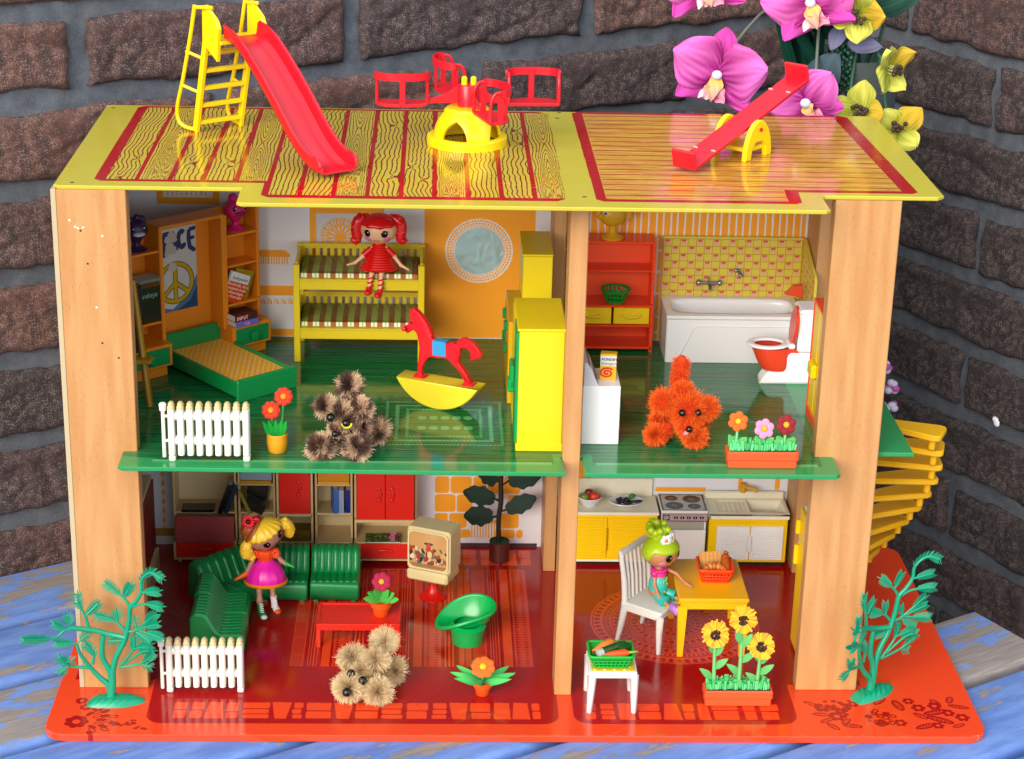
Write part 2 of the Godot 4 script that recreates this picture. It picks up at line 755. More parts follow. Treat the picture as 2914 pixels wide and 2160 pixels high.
func build_walls():
	var mats := brick_materials()
	var P := 7.82
	var y0 := 51.52
	var Q := Vector3(75.97, 0, -74.73)
	var rows := [
		# wall: left, then right: [label, along, normal, from, to, row offset, joints of even rows, gap]
		["left brick wall of dark handmade bricks behind the house", wl(), wr(), -30.0, 103.4, 0.0, 25.6, 2.0, "back"],
		["right brick wall in shade meeting the left one behind the flowers", wr(), wl() * -1.0, -25.58, 75.0, 1.2, -5.3, 1.2, "right"]]
	for wi in 2:
		var r: Array = rows[wi]
		var w := thing("brick_wall", r[0], "wall", Vector3.ZERO, 0.0, "")
		var along: Vector3 = r[1]
		var nrm: Vector3 = r[2]
		var bs := Basis(along, Vector3.UP, nrm)
		var org := Vector3.ZERO
		# a point of the wall plane with along-coordinate zero
		org = nrm * (nrm.dot(Q) - 0.7)
		w.transform = Transform3D(bs, org * U)
		var a0: float = r[3]
		var a1: float = r[4]
		var b := B.new()
		b.smooth()
		var mn := FastNoiseLite.new()
		mn.seed = 3 + wi
		mn.frequency = 0.09
		mn.fractal_octaves = 3
		var cnt := 90
		b.grid(func(u: float, v: float) -> Vector3:
			var X := lerpf(a0, a1, u)
			var Y := lerpf(-80.0, 90.0, v)
			return Vector3(X, Y, mn.get_noise_2d(X * 1.5, Y * 1.5) * 0.28), int((a1 - a0) * 0.8), 140)
		b.bx(a0, a1, -80, 90, -12, -1.5, 0)
		obj("mortar", b, mats[4], w)
		for k in range(-3, 10):
			var yb: float = y0 - (k + r[5]) * P
			var even := (k % 2 == 0)
			var j0: float = r[6] + (0.0 if (even if wi == 0 else not even) else 13.55)
			var gap: float = r[7]
			var n0 := int(floor((a0 - j0) / 27.1))
			var n1 := int(ceil((a1 - j0) / 27.1))
			for n in range(n0, n1):
				var x0 := maxf(a0, j0 + n * 27.1 + gap * 0.5)
				var x1 := minf(a1, j0 + (n + 1) * 27.1 - gap * 0.5)
				if x1 - x0 < 2.0:
					continue
				# only what the camera's side of the corner can see
				if wi == 0 and (x1 < -22 or yb < -22):
					continue
				if wi == 1 and (x0 > 42 or yb < -30):
					continue
				var H := P - 1.75 + rng.randf_range(-0.25, 0.2)
				var t := rng.randi() % 3 if rng.randf() < 0.75 else 3
				if wi == 0 and k <= 0:
					t = 3
				if wi == 1 and k > 0:
					t = [0, 2, 2][rng.randi() % 3]
				if wi == 1 and k <= 0 and x0 > -12:
					t = 3
				var br := inst("brick", brick_mesh(x1 - x0, H, rng.randi() % 5000, mats[t]), w)
				br.position = Vector3((x0 + x1) * 0.5, yb + H * 0.5 + 0.1, 0) * U
				br.rotation.z = rng.randf_range(-0.006, 0.006)
	# a fleck on the right wall
	var fb := B.new()
	for i in 6:
		fb.ell(Vector3(rng.randf_range(-0.3, 0.3), rng.randf_range(-0.35, 0.35), 0.1), Vector3(0.3, 0.32, 0.25), Basis.IDENTITY, 8, 5)
	var fl := obj("paint_fleck", fb, mat(C(0.88, 0.88, 0.92), 0.7))
	fl.transform = Transform3D(Basis(wr(), Vector3.UP, wl() * -1.0), (Vector3(89.67, 3.8, -51.6) - wl() * 1.0) * U)
	tag(fl, "small white fleck stuck on the shaded right brick wall", "fleck")

func build_table():
	var TX := []
	for v in 3:
		var w := 2048
		var h := 160
		var n1 := FastNoiseLite.new()
		n1.seed = 20 + v
		n1.frequency = 0.006
		n1.fractal_octaves = 5
		n1.fractal_gain = 0.6
		var n2 := FastNoiseLite.new()
		n2.seed = 40 + v
		n2.frequency = 0.02
		n2.fractal_octaves = 3
		var im := Image.create(w, h, false, Image.FORMAT_RGB8)
		for y in h:
			var ed := absf(y - h * 0.5) / (h * 0.5)
			for x in w:
				var a := n1.get_noise_2d(x * 0.8, y * 4.0) + 0.22 * n2.get_noise_2d(x * 1.2, y * 12.0)
				var g := n2.get_noise_2d(x * 0.5, y * 26.0)
				var wood := C(0.58, 0.545, 0.53).lerp(C(0.47, 0.435, 0.42), clampf(0.5 + g, 0, 1))
				var paint := C(0.32, 0.44, 0.69).lerp(C(0.42, 0.54, 0.77), clampf(0.5 + a * 1.2 + g * 0.3, 0, 1))
				var thr: float = [-0.20, -0.36, -0.06][v] - (0.9 * maxf(0.0, ed - 0.72))
				var big := n1.get_noise_2d(x * 0.22 + 900, y * 0.6) * 0.9
				var k := clampf((a + big - thr) * 22.0 + 0.5, 0, 1)
				im.set_pixel(x, y, wood.lerp(paint, k))
		im.generate_mipmaps()
		var m := StandardMaterial3D.new()
		m.albedo_texture = ImageTexture.create_from_image(im)
		m.roughness = 0.6
		TX.append(m)
	var bump := NoiseTexture2D.new()
	var t := thing("garden_table", "blue slatted garden table with peeling paint under the house", "table", Vector3(0, -0.6, 0))
	t.basis = Basis(wl(), Vector3.UP, wr())
	# slats run along x, pitch across z
	var z := -24.75
	var i := 0
	while z < 85:
		var w := 9.25
		var x0 := -32.0 + rng.randf_range(-0.3, 0.3)
		var x1 := 75.0 if z > 22 else (70.0 if z > 12 else 66.0)
		var b := B.new()
		var prof := []
		for k in 7:
			var a := PI / 2 * k / 6
			prof.append(Vector2(w * 0.5 - 0.75 + 0.75 * sin(a), -0.75 + 0.75 * cos(a)))
		var cr := [Vector2(-(w * 0.5), -2.2)]
		for k in 7:
			cr.append(Vector2(-prof[6 - k].x, prof[6 - k].y))
		for p in prof:
			cr.append(p)
		cr.append(Vector2(w * 0.5, -2.2))
		b.smooth()
		var off := rng.randf()
		for k in cr.size():
			var p: Vector2 = cr[k]
			var q: Vector2 = cr[(k + 1) % cr.size()]
			if k == cr.size() - 1:
				b.smooth()
			var segs := 8
			for s in segs:
				var xa := lerpf(x0, x1, float(s) / segs)
				var xb := lerpf(x0, x1, float(s + 1) / segs)
				var va := 0.5 + p.x / (w + 1.5)
				var vb := 0.5 + q.x / (w + 1.5)
				var ua := xa / 107.0 + off
				var ub := xb / 107.0 + off
				b.tri(Vector3(xa, p.y, p.x), Vector3(xa, q.y, q.x), Vector3(xb, q.y, q.x), Vector2(ua, va), Vector2(ua, vb), Vector2(ub, vb))
				b.tri(Vector3(xa, p.y, p.x), Vector3(xb, q.y, q.x), Vector3(xb, p.y, p.x), Vector2(ua, va), Vector2(ub, vb), Vector2(ub, va))
		b.flat()
		for e in [x0, x1]:
			for k in range(1, cr.size() - 1):
				var p0 := Vector3(e, cr[0].y, cr[0].x)
				var p1 := Vector3(e, cr[k].y, cr[k].x)
				var p2 := Vector3(e, cr[k + 1].y, cr[k + 1].x)
				if e == x0:
					b.tri(p0, p2, p1, Vector2(0.02, 0.3), Vector2(0.06, 0.5), Vector2(0.04, 0.4))
				else:
					b.tri(p0, p1, p2, Vector2(0.02, 0.3), Vector2(0.04, 0.4), Vector2(0.06, 0.5))
		var o := obj("slat", b, TX[i % 3], t)
		o.position = Vector3(0, 0, z + w * 0.5) * U
		z += 10.12
		i += 1
	var fr := B.new()
	fr.bx(-20, -14, -6.2, -2.25, -22, 75, 0.3)
	fr.bx(40, 46, -6.2, -2.25, -22, 75, 0.3)
	obj("batten", fr, mat(C(0.24, 0.33, 0.58), 0.7), t)
	for lx in [-17.0, 43.0]:
		for lz in [-10.0, 60.0]:
			var lb := B.new()
			lb.bx(lx - 3, lx + 3, -74.4, -6.25, lz - 3, lz + 3, 0.4)
			obj("leg", lb, mat(C(0.24, 0.33, 0.58), 0.7), t)

func beech() -> StandardMaterial3D:
	if M.has("beech"):
		return M["beech"]
	var n1 := FastNoiseLite.new()
	n1.frequency = 0.012
	n1.fractal_octaves = 4
	var n2 := FastNoiseLite.new()
	n2.frequency = 0.11
	n2.seed = 4
	var im := Image.create(512, 512, false, Image.FORMAT_RGB8)
	for y in 512:
		for x in 512:
			var a := tilef(n1, x, y, 1.6, 0.14, 512, 512)
			var f := tilef(n2, x, y, 3.4, 0.40, 512, 512)
			var col := C(0.735, 0.55, 0.345).lerp(C(0.70, 0.495, 0.29), clampf(0.5 + a * 1.3, 0, 1))
			if f > 0.36:
				col = col.darkened(clampf((f - 0.36) * 0.8, 0, 0.16))
			im.set_pixel(x, y, col)
	im.generate_mipmaps()
	var m := StandardMaterial3D.new()
	m.albedo_texture = ImageTexture.create_from_image(im)
	m.uv1_triplanar = true
	m.uv1_scale = Vector3(7, 7, 7)
	m.roughness = 0.45
	M["beech"] = m
	return m

func flower_print(t: T, cx: float, cy: float, r: float, col: Color, bg: Color, n := 6):
	for i in n:
		var a := TAU * i / n
		t.ell(cx + cos(a) * r * 0.68, cy + sin(a) * r * 0.68, r * 0.36, r * 0.36, col)
	t.ell(cx, cy, r * 0.62, r * 0.62, col)
	t.ell(cx, cy, r * 0.36, r * 0.36, bg)

func leaf_print(t: T, cx: float, cy: float, L: float, w: float, rot: float, col: Color, bg: Color, veins := true):
	t.ell(cx, cy, L, w, col, rot)
	if veins:
		var d := Vector2(cos(rot), sin(rot))
		var n := d.orthogonal()
		var c := Vector2(cx, cy)
		t.line([c - d * L * 0.8, c + d * L * 0.8], 0.07, bg)
		for k in [-0.5, -0.2, 0.1, 0.4]:
			for s in [-1.0, 1.0]:
				t.line([c + d * L * k, c + d * L * (k + 0.22) + n * s * w * 0.62], 0.06, bg)

func roof_print() -> Texture2D:
	var Y := C(0.72, 0.665, 0.22)
	var R := C(0.63, 0.065, 0.09)
	var t := T.new(67.45, 30.56, 30.0, -0.2, -26.43, Y)
	# left deck: upright planks with drawn grain
	var out1 := [Vector2(2.6, -25.6), Vector2(3.1, -26.15), Vector2(37.4, -26.15), Vector2(37.95, -25.6), Vector2(38.1, 1.9), Vector2(37.5, 2.55), Vector2(16.1, 2.55), Vector2(15.45, 1.9), Vector2(15.45, -1.45), Vector2(3.2, -1.45), Vector2(2.55, -2.0)]
	t.poly(out1, R)
	var nz := FastNoiseLite.new()
	nz.frequency = 0.35
	nz.fractal_octaves = 2
	var x := 3.45
	var i := 0
	var r2 := RandomNumberGenerator.new()
	r2.seed = 5
	var ring := C(0.50, 0.10, 0.07)
	while x < 36.6:
		var w := 2.15
		var front := 1.75 if x > 15.2 else -2.05
		if x < 15.2 and x + w > 15.45:
			front = -2.05
		var cathedral := i % 3 == 1
		var xc := x + w * (0.35 + 0.3 * r2.randf())
		var zc := r2.randf_range(-20.0, -6.0)
		var knots := []
		for k in 2:
			knots.append(Vector2(x + r2.randf_range(0.4, w - 0.4), r2.randf_range(-25.0, front)))
		var px0 := int((x + 0.2) * 30.0)
		var px1 := int((x + w + 0.2) * 30.0)
		for py in range(int((-25.65 + 26.43) * 30), int((front + 26.43) * 30)):
			for px in range(px0, px1):
				var X := px / 30.0 - 0.2
				var Z := py / 30.0 - 26.43
				var u := X * 2.8 + nz.get_noise_2d(X * 0.3 + i * 30.0, Z * 0.7) * 0.62 + nz.get_noise_2d(X * 0.3 + i * 50.0, Z * 0.16) * 1.3
				for kn in knots:
					var dx: float = X - kn.x
					var dz: float = (Z - kn.y) * 0.45
					u += signf(dx) * 1.1 * exp(-(dx * dx + dz * dz) * 9.0)
				if cathedral:
					var ad := absf(X - xc)
					u = ad * 2.9 - absf(Z - zc) * 0.55 * exp(-ad * ad * 3.2) + nz.get_noise_2d(X * 0.5 + i * 30.0, Z * 0.6) * 0.5 + 40.0
				var fr: float = u - floorf(u)
				var wid := 0.25
				t.im.set_pixel(px, py, ring if fr < wid else Y)
		for kn in knots:
			t.ell(kn.x, kn.y, 0.17, 0.30, ring)
			t.ell(kn.x, kn.y, 0.09, 0.18, Y)
		x += w + 0.36
		i += 1
	# right deck: boards across
	var W := C(0.73, 0.54, 0.22)
	t.poly([Vector2(40.3, -25.9), Vector2(40.8, -26.35), Vector2(64.0, -26.35), Vector2(64.6, -25.8), Vector2(65.4, -1.3), Vector2(64.9, -0.85), Vector2(56.1, -0.85), Vector2(55.9, 2.0), Vector2(55.4, 2.45), Vector2(41.0, 2.45), Vector2(40.45, 1.9)], R)
	t.poly([Vector2(41.25, -25.7), Vector2(63.35, -25.7), Vector2(64.2, -1.55), Vector2(55.1, -1.55), Vector2(54.9, 1.75), Vector2(41.35, 1.75)], W)
	var n3 := FastNoiseLite.new()
	n3.frequency = 0.5
	n3.fractal_octaves = 3
	n3.seed = 12
	for py in range(int((-25.65 + 26.43) * 30), int((1.7 + 26.43) * 30)):
		for px in range(int(41.4 * 30), int(64.4 * 30)):
			var X := px / 30.0 - 0.2
			var Z := py / 30.0 - 26.43
			if X > 63.3 + (Z + 25.7) * 0.035 or (Z > -1.6 and X > 54.95):
				continue
			var a := n3.get_noise_2d(X * 0.35, Z * 14.0)
			var col := W
			if a > 0.3:
				col = W.lerp(C(0.66, 0.20, 0.09), clampf((a - 0.24) * 3.2, 0, 0.6))
			elif a < -0.28:
				col = W.lerp(C(0.87, 0.74, 0.26), clampf((-0.22 - a) * 4.0, 0, 0.9))
			t.im.set_pixel(px, py, col)
	var z := -25.0
	while z < 1.6:
		var e := 63.35 + (z + 25.7) * 0.035 if z < -1.6 else 54.95
		t.rect(41.3, z, e, z + 0.21, R)
		z += 1.5
	# screws and worn corners
	for p in [[0.5, -25.3], [1.1, -0.9], [39.2, -26.0], [39.6, 1.2], [38.9, -24.0]]:
		t.ell(p[0], p[1], 0.2, 0.2, C(0.45, 0.42, 0.25))
		t.ell(p[0] + 0.03, p[1] + 0.03, 0.12, 0.12, C(0.24, 0.23, 0.2))
	for k in 40:
		var a := Vector2(r2.randf_range(0, 67), r2.randf_range(-26, 3))
		t.line([a, a + Vector2(r2.randf_range(-1.2, 1.2), r2.randf_range(-0.5, 0.5))], 0.035, C(0.86, 0.82, 0.55))
	return t.tex()

func base_print() -> Texture2D:
	var O := C(0.86, 0.255, 0.115)
	var R := C(0.62, 0.055, 0.06)
	var S := C(0.88, 0.26, 0.10)
	var t := T.new(75.6, 35.6, 26.0, -2.2, -28.1, O)
	var r2 := RandomNumberGenerator.new()
	r2.seed = 31
	t.poly(rr(5.6, -28.5, 38.85, 5.6, 1.4), R)
	t.poly(rr(40.05, -28.5, 58.3, 5.5, 1.4), R)
	t.rect(57.6, -28.1, 64.5, -1.0, R)
	t.rect(-1, -28.1, 5.8, -1.4, R)
	t.rect(38.8, -28.1, 40.1, -0.5, R)
	# stones along the fronts and by the garden wall
	var rowsx := [[7.6, 37.4, 2.2, 4.85], [41.0, 57.0, 2.2, 4.85], [29.5, 37.9, -26.6, -23.2]]
	for q in rowsx:
		var x: float = q[0]
		while x < q[1] - 0.5:
			var w: float = minf(r2.randf_range(0.75, 2.6), q[1] - x)
			var n := r2.randi() % 4
			var h: float = (q[3] - q[2])
			var sk := r2.randf_range(-0.18, 0.18)
			if n == 0:
				t.poly([Vector2(x + sk, q[2]), Vector2(x + minf(w, 1.3) - sk, q[2] + 0.05), Vector2(x + minf(w, 1.3) + sk, q[3]), Vector2(x - sk, q[3] - 0.05)], S)
				x += minf(w, 1.3) + 0.24
				continue
			var cuts := [0.0, r2.randf_range(0.42, 0.6), 1.0] if n < 3 else [0.0, 0.4, 0.72, 1.0]
			for k in cuts.size() - 1:
				t.rrect(x + r2.randf_range(0, 0.15), q[2] + cuts[k] * h + 0.07, x + w - r2.randf_range(0, 0.15), q[2] + cuts[k + 1] * h - 0.07, 0.16, S)
			x += w + 0.22
	# striped rug
	var A := C(0.80, 0.23, 0.12)
	var A2 := C(0.87, 0.28, 0.12)
	var x := 16.5
	var k := 0
	while x < 36.4:
		var kind := k % 6
		if kind == 0:
			t.rect(x, -22.4, x + 1.15, -3.8, A)
			var z := -22.3
			while z < -3.9:
				t.rect(x + 0.1, z, x + 1.0, z + 0.07, R)
				z += 0.19
			x += 1.45
		elif kind == 1:
			for q in 4:
				t.rect(x + q * 0.24, -22.4, x + q * 0.24 + 0.09, -3.8, A2)
			x += 1.15
		elif kind == 2:
			t.rect(x, -22.4, x + 0.75, -3.8, A2)
			x += 0.95
		elif kind == 3:
			t.rect(x, -22.4, x + 1.5, -3.8, A)
			var z := -22.2
			while z < -4.2:
				t.poly([Vector2(x + 0.2, z), Vector2(x + 0.55, z + 0.2), Vector2(x + 0.2, z + 0.4)], R)
				t.ell(x + 1.05, z + 0.2, 0.16, 0.1, R)
				z += 0.46
			x += 1.75
		elif kind == 4:
			for q in 3:
				t.rect(x + q * 0.33, -22.4, x + q * 0.33 + 0.16, -3.8, A2)
			x += 1.25
		else:
			t.rect(x, -22.4, x + 1.05, -3.8, A)
			t.rect(x + 0.45, -22.4, x + 0.55, -3.8, R)
			x += 1.25
		k += 1
	# round rug
	var cx := 50.05
	var cz := -11.9
	var D := C(0.85, 0.27, 0.13)
	t.ell(cx, cz, 7.55, 7.55, D)
	for q in [[6.9, 0.30, 62], [5.95, 0.16, 90], [5.2, 0.27, 52], [4.35, 0.12, 90], [3.6, 0.26, 36], [2.85, 0.12, 60], [2.1, 0.24, 22], [1.2, 0.16, 16]]:
		for i in q[2]:
			var a: float = TAU * i / q[2]
			t.ell(cx + cos(a) * q[0], cz + sin(a) * q[0], q[1], q[1] * 0.8, R, a)
	for q in [7.3, 6.35, 6.2, 5.6, 4.75, 4.6, 4.05, 3.15, 2.5, 1.65]:
		for i in 96:
			var a := TAU * i / 96
			var b := TAU * (i + 1) / 96
			t.line([Vector2(cx + cos(a) * q, cz + sin(a) * q), Vector2(cx + cos(b) * q, cz + sin(b) * q)], 0.09, R)
	# flowers and leaves in the front corners
	var F := C(0.60, 0.055, 0.045)
	for q in [[0.1, 2.1, 0.5], [1.3, 2.35, 0.45], [0.6, 3.1, 0.5], [1.6, 3.3, 0.5], [0.2, 5.4, 0.95]]:
		flower_print(t, q[0], q[1], q[2], F, O, 7)
	for i in 15:
		var a := -1.2 + i * 0.17
		var rad := 1.6 + 0.55 * (i % 3)
		t.ell(0.5 + cos(a) * rad, 5.3 + sin(a) * rad * 0.75, 0.42, 0.22, F, a * 0.8)
		if i % 2:
			t.ell(0.5 + cos(a) * rad, 5.3 + sin(a) * rad * 0.75, 0.30, 0.12, O, a * 0.8)
	for i in 12:
		t.ell(4.2 + r2.randf_range(-1.2, 1.6), 5.6 + r2.randf_range(-0.9, 0.9), r2.randf_range(0.12, 0.4), r2.randf_range(0.1, 0.2), F, r2.randf_range(-1, 1))
	for q in [[60.8, 2.9, 0.75, 0.3, 0.4], [60.4, 3.9, 0.8, 0.3, 0.1], [60.7, 4.8, 0.8, 0.28, -0.6], [62.2, 5.0, 0.6, 0.3, -0.9], [67.0, 2.4, 0.9, 0.42, 1.3], [69.9, 3.5, 1.15, 0.42, -0.3], [70.0, 4.7, 1.15, 0.42, 0.5], [70.2, 1.9, 0.6, 0.32, 1.0], [71.5, 1.5, 0.6, 0.32, -1.2], [72.0, 2.6, 0.9, 0.3, 0.3], [59.8, 2.2, 0.7, 0.25, 0.6], [62.6, 5.7, 0.8, 0.3, 0.2], [61.0, 5.8, 0.7, 0.3, 0.9], [68.6, 5.7, 1.0, 0.36, -0.4], [65.6, 1.7, 0.8, 0.34, -0.8], [68.5, 4.1, 0.7, 0.3, 0.8], [71.3, 5.6, 0.6, 0.26, -0.5]]:
		leaf_print(t, q[0], q[1], q[2], q[3], q[4], F, O)
	for q in [[62.0, 3.9, 0.6], [68.6, 2.8, 0.6], [70.0, 2.5, 0.6], [70.9, 3.6, 0.55], [71.9, 4.3, 0.6], [69.6, 5.6, 0.5], [61.6, 4.2, 0.7], [66.6, 5.2, 0.55], [68.0, 1.7, 0.5], [63.3, 2.2, 0.45]]:
		flower_print(t, q[0], q[1], q[2], F, O, 6)
	for i in 44:
		var p := Vector2(64.0 + 3.2 * r2.randf(), 3.2 + 2.4 * r2.randf()) if i < 24 else Vector2(60.0 + 3.2 * r2.randf(), 1.6 + 1.6 * r2.randf())
		var rad := r2.randf_range(0.16, 0.34)
		t.ell(p.x, p.y, rad, rad, F)
		if i < 16:
			t.ell(p.x, p.y, rad * 0.5, rad * 0.5, O)
	# scuffs along the front edge
	for i in 60:
		var a := Vector2(r2.randf_range(-1, 72), r2.randf_range(7.12, 7.3))
		t.line([a, a + Vector2(r2.randf_range(0.15, 0.8), 0)], 0.05, C(0.72, 0.42, 0.24))
	return t.tex()

func floor_print() -> Texture2D:
	var G := C(0.09, 0.42, 0.23)
	var G2 := C(0.15, 0.53, 0.30)
	var L := C(0.34, 0.64, 0.42)
	var t := T.new(67.2, 31.0, 24.0, 0.0, -27.3, G2)
	var n3 := FastNoiseLite.new()
	n3.frequency = 0.5
	n3.fractal_octaves = 3
	for py in range(0, int((1.9 + 27.3) * 24)):
		for px in range(0, int(59.2 * 24)):
			var X := px / 24.0
			var Z := py / 24.0 - 27.3
			if X < 6.4 - (2.2 if Z < -1 else 0.0):
				pass
			if X > 37.9 and X < 41.0 and Z > -0.2:
				continue
			if X < 6.9 and Z > 1.4 - (6.9 - X) * 0.2:
				continue
			var a := n3.get_noise_2d(X * 0.2, Z * 9.0)
			var col := G.lerp(C(0.05, 0.28, 0.15), clampf((a - 0.1) * 2.2, 0, 0.8)).lerp(C(0.14, 0.50, 0.28), clampf((-a - 0.15) * 2.0, 0, 0.5))
			t.im.set_pixel(px, py, col)
	var z := -26.2
	while z < 1.8:
		t.rect(6.0, z, 37.7, z + 0.09, C(0.05, 0.28, 0.15))
		t.rect(41.2, z, 59.0, z + 0.09, C(0.05, 0.28, 0.15))
		z += 1.42
	# pale outlines near the front edge
	for q in [[6.6, 37.8], [41.2, 58.8]]:
		t.rect(q[0], 1.55, q[1], 1.95, L)
		t.rect(q[0], 2.0, q[1], 2.3, C(0.18, 0.56, 0.32))
	# lace rug in the left room
	var cx0 := 24.6
	var cx1 := 34.0
	var zz0 := -11.2
	var zz1 := -1.9
	for k in 3:
		var i0 := k * 0.85
		var n := 30 - k * 5
		for i in n:
			var f := float(i) / (n - 1)
			for p in [Vector2(lerpf(cx0 + i0, cx1 - i0, f), zz0 + i0), Vector2(lerpf(cx0 + i0, cx1 - i0, f), zz1 - i0), Vector2(cx0 + i0, lerpf(zz0 + i0, zz1 - i0, f)), Vector2(cx1 - i0, lerpf(zz0 + i0, zz1 - i0, f))]:
				var rd := 0.2 if k % 2 else 0.15
				t.ell(p.x, p.y, rd, rd * 0.8, L)
	for i in 5:
		for j in 2:
			t.ell(cx0 + 2.9 + i * 0.95, (zz0 + zz1) * 0.5 + (j - 0.5) * 2.2, 0.38, 0.42, L)
	return t.tex()

func stones(t: T, x0: float, x1: float, y0: float, y1: float, col: Color, holes: Array, seed_: int):
	var r2 := RandomNumberGenerator.new()
	r2.seed = seed_
	var y := y0
	var row := 0
	while y < y1 - 0.3:
		var h := minf(r2.randf_range(1.25, 1.8), y1 - y)
		var x := x0 + (0.0 if row % 2 else -0.7)
		while x < x1:
			var w := r2.randf_range(1.2, 2.1)
			var a := maxf(x, x0)
			var b := minf(x + w, x1)
			var skip := false
			for q in holes:
				if (a + b) * 0.5 > q[0] and (a + b) * 0.5 < q[1] and y + h * 0.5 > q[2] and y + h * 0.5 < q[3]:
					skip = true
			if b - a > 0.5 and not skip:
				t.rrect(a, y, b, y + h, 0.28, col)
			x += w + 0.14
		y += h + 0.14
		row += 1

func wall_print() -> Texture2D:
	# canvas y runs down: y' = 42.4 - y
	var Wt := C(0.88, 0.875, 0.90)
	var O := C(0.96, 0.63, 0.09)
	var t := T.new(64.0, 42.4, 26.0, 0.0, 0.0, Wt)
	var H := 42.4
	# upper left room
	t.rect(27.5, 0, 37.5, H - 21.2, O)
	var m := Vector2(32.45, H - 29.55)
	t.ell(m.x, m.y, 3.08, 3.05, Wt)
	for k in [[2.83, 0.105, 66], [2.58, 0.10, 60]]:
		for i in k[2]:
			var a: float = TAU * i / k[2]
			t.ell(m.x + cos(a) * k[0], m.y + sin(a) * k[0], k[1], k[1], O)
	var zig := []
	for i in 89:
		var a := TAU * i / 88
		var r := 2.28 if i % 2 else 2.42
		zig.append(m + Vector2(cos(a), sin(a)) * r)
	t.line(zig, 0.07, O)
	t.rect(17.2, H - 33.5, 23.9, H - 27.6, O)
	t.rect(17.75, H - 32.9, 23.3, H - 28.1, C(0.80, 0.80, 0.83))
	var r2 := RandomNumberGenerator.new()
	r2.seed = 3
	var root := Vector2(19.95, H - 30.7)
	for i in 15:
		var a := TAU * i / 15 + 0.1
		var d := Vector2(cos(a), sin(a))
		var p1 := root + d * 0.8
		t.line([root, p1], 0.15, O)
		for s in [-0.45, 0.0, 0.45]:
			var p2: Vector2 = p1 + d.rotated(s) * 0.65
			t.line([p1, p2], 0.10, O)
			for s2 in [-0.3, 0.3]:
				t.line([p2, p2 + d.rotated(s + s2) * 0.4], 0.07, O)
	t.poly([Vector2(11.0, H - 29.4), Vector2(14.9, H - 29.4), Vector2(15.4, H - 29.0), Vector2(15.4, H - 28.75), Vector2(11.0, H - 28.75)], O)
	var x := 11.0
	while x < 15.3:
		t.rect(x, H - 28.8, x + 0.12, H - 28.05, O)
		x += 0.24
	t.rect(0, H - 26.0, 17.0, H - 25.1, O)
	x = 12.0
	while x < 17:
		for k in 3:
			t.line([Vector2(x, H - 24.4 + 0.2 * k - 0.3), Vector2(x + 0.2, H - 24.75 + 0.15 * k), Vector2(x + 0.45, H - 24.5 + 0.1 * k), Vector2(x + 0.3, H - 24.25)], 0.06, O)
		x += 0.62
	t.rect(0, H - 21.85, 27.5, H - 21.2, O)
	# pictures and a door high on the left
	for q in [[3.6, 9.2, 33.6, 39.4], [10.6, 13.4, 36.0, 40.5]]:
		t.rect(q[0], H - q[3], q[1], H - q[2], O)
		t.rect(q[0] + 0.6, H - q[3] + 0.6, q[1] - 0.6, H - q[2] - 0.6, Wt)
	x = 4.6
	while x < 8.3:
		t.line([Vector2(x, H - 38.6), Vector2(x + 0.25, H - 36.6), Vector2(x, H - 34.4)], 0.1, O)
		x += 0.42
	# upper right room: orange with thin white uprights
	t.rect(40.0, 0, 62.0, H - 21.2, O)
	x = 40.4
	while x < 61.8:
		var s := r2.randf_range(-0.06, 0.06)
		t.poly([Vector2(x, 0), Vector2(x + 0.19, 0), Vector2(x + 0.17 + s, H - 31.0), Vector2(x + 0.02 + s, H - 31.0)], Wt)
		x += 0.66
	for yy in [29.9, 27.9, 25.8, 23.6, 22.0]:
		t.rect(40.0, H - yy, 62.0, H - yy + 0.22, Wt)
	for xx in [49.0, 48.55]:
		t.rect(xx, H - 31.0, xx + 0.16, H - 21.2, Wt)
	# lower left room
	for yy in range(0, 9):
		t.ell(3.1, H - 1.6 - yy * 0.95, 0.16, 0.28, O)
		t.line([Vector2(3.1, H - 1.2 - yy * 0.95), Vector2(3.1, H - 2.1 - yy * 0.95)], 0.05, O)
	t.rect(0, H - 1.7, 5.0, H - 0.9, C(0.72, 0.52, 0.20))
	stones(t, 28.7, 37.1, H - 10.8, H - 0.9, O, [[31.6, 35.3, H - 6.0, H - 0.5], [32.0, 33.6, H - 9.3, H - 8.2]], 4)
	x = 32.2
	while x < 35.4:
		t.rect(x, H - 2.4, x + 0.10, H - 0.9, O)
		t.ell(x + 0.1, H - 2.6, 0.13, 0.22, O)
		x += 0.27
	t.rect(27.0, H - 0.35, 38.5, H, C(0.20, 0.20, 0.22))
	# lower right room
	for q in [[42.0, 43.4, 6.0, 14.0], [49.6, 54.4, 5.9, 6.35], [57.5, 57.9, 6.2, 14.0], [61.0, 61.45, 6.2, 14.0], [40.0, 41.2, 8.0, 14.0]]:
		t.rect(q[0], H - q[3], q[1], H - q[2], O)
	t.rect(40.0, H - 1.1, 62.5, H, C(0.09, 0.10, 0.13))
	return t.tex()

func flat_board(b: B, pts: Array, y0: float, y1: float, uv: Rect2):
	# pts are (x, z); the print covers uv in (x, z)
	b.x = Transform3D(Basis(Vector3(1, 0, 0), Vector3(0, 0, -1), Vector3(0, 1, 0)), Vector3.ZERO)
	b.uvm = Vector4(uv.position.x, uv.size.x, -uv.position.y, -uv.size.y)
	var P := []
	for p in pts:
		P.append(Vector2(p.x, -p.y))
	b.prism(P, y0, y1, 0.06)
	b.x = Transform3D.IDENTITY
	b.uvm = Vector4.ZERO

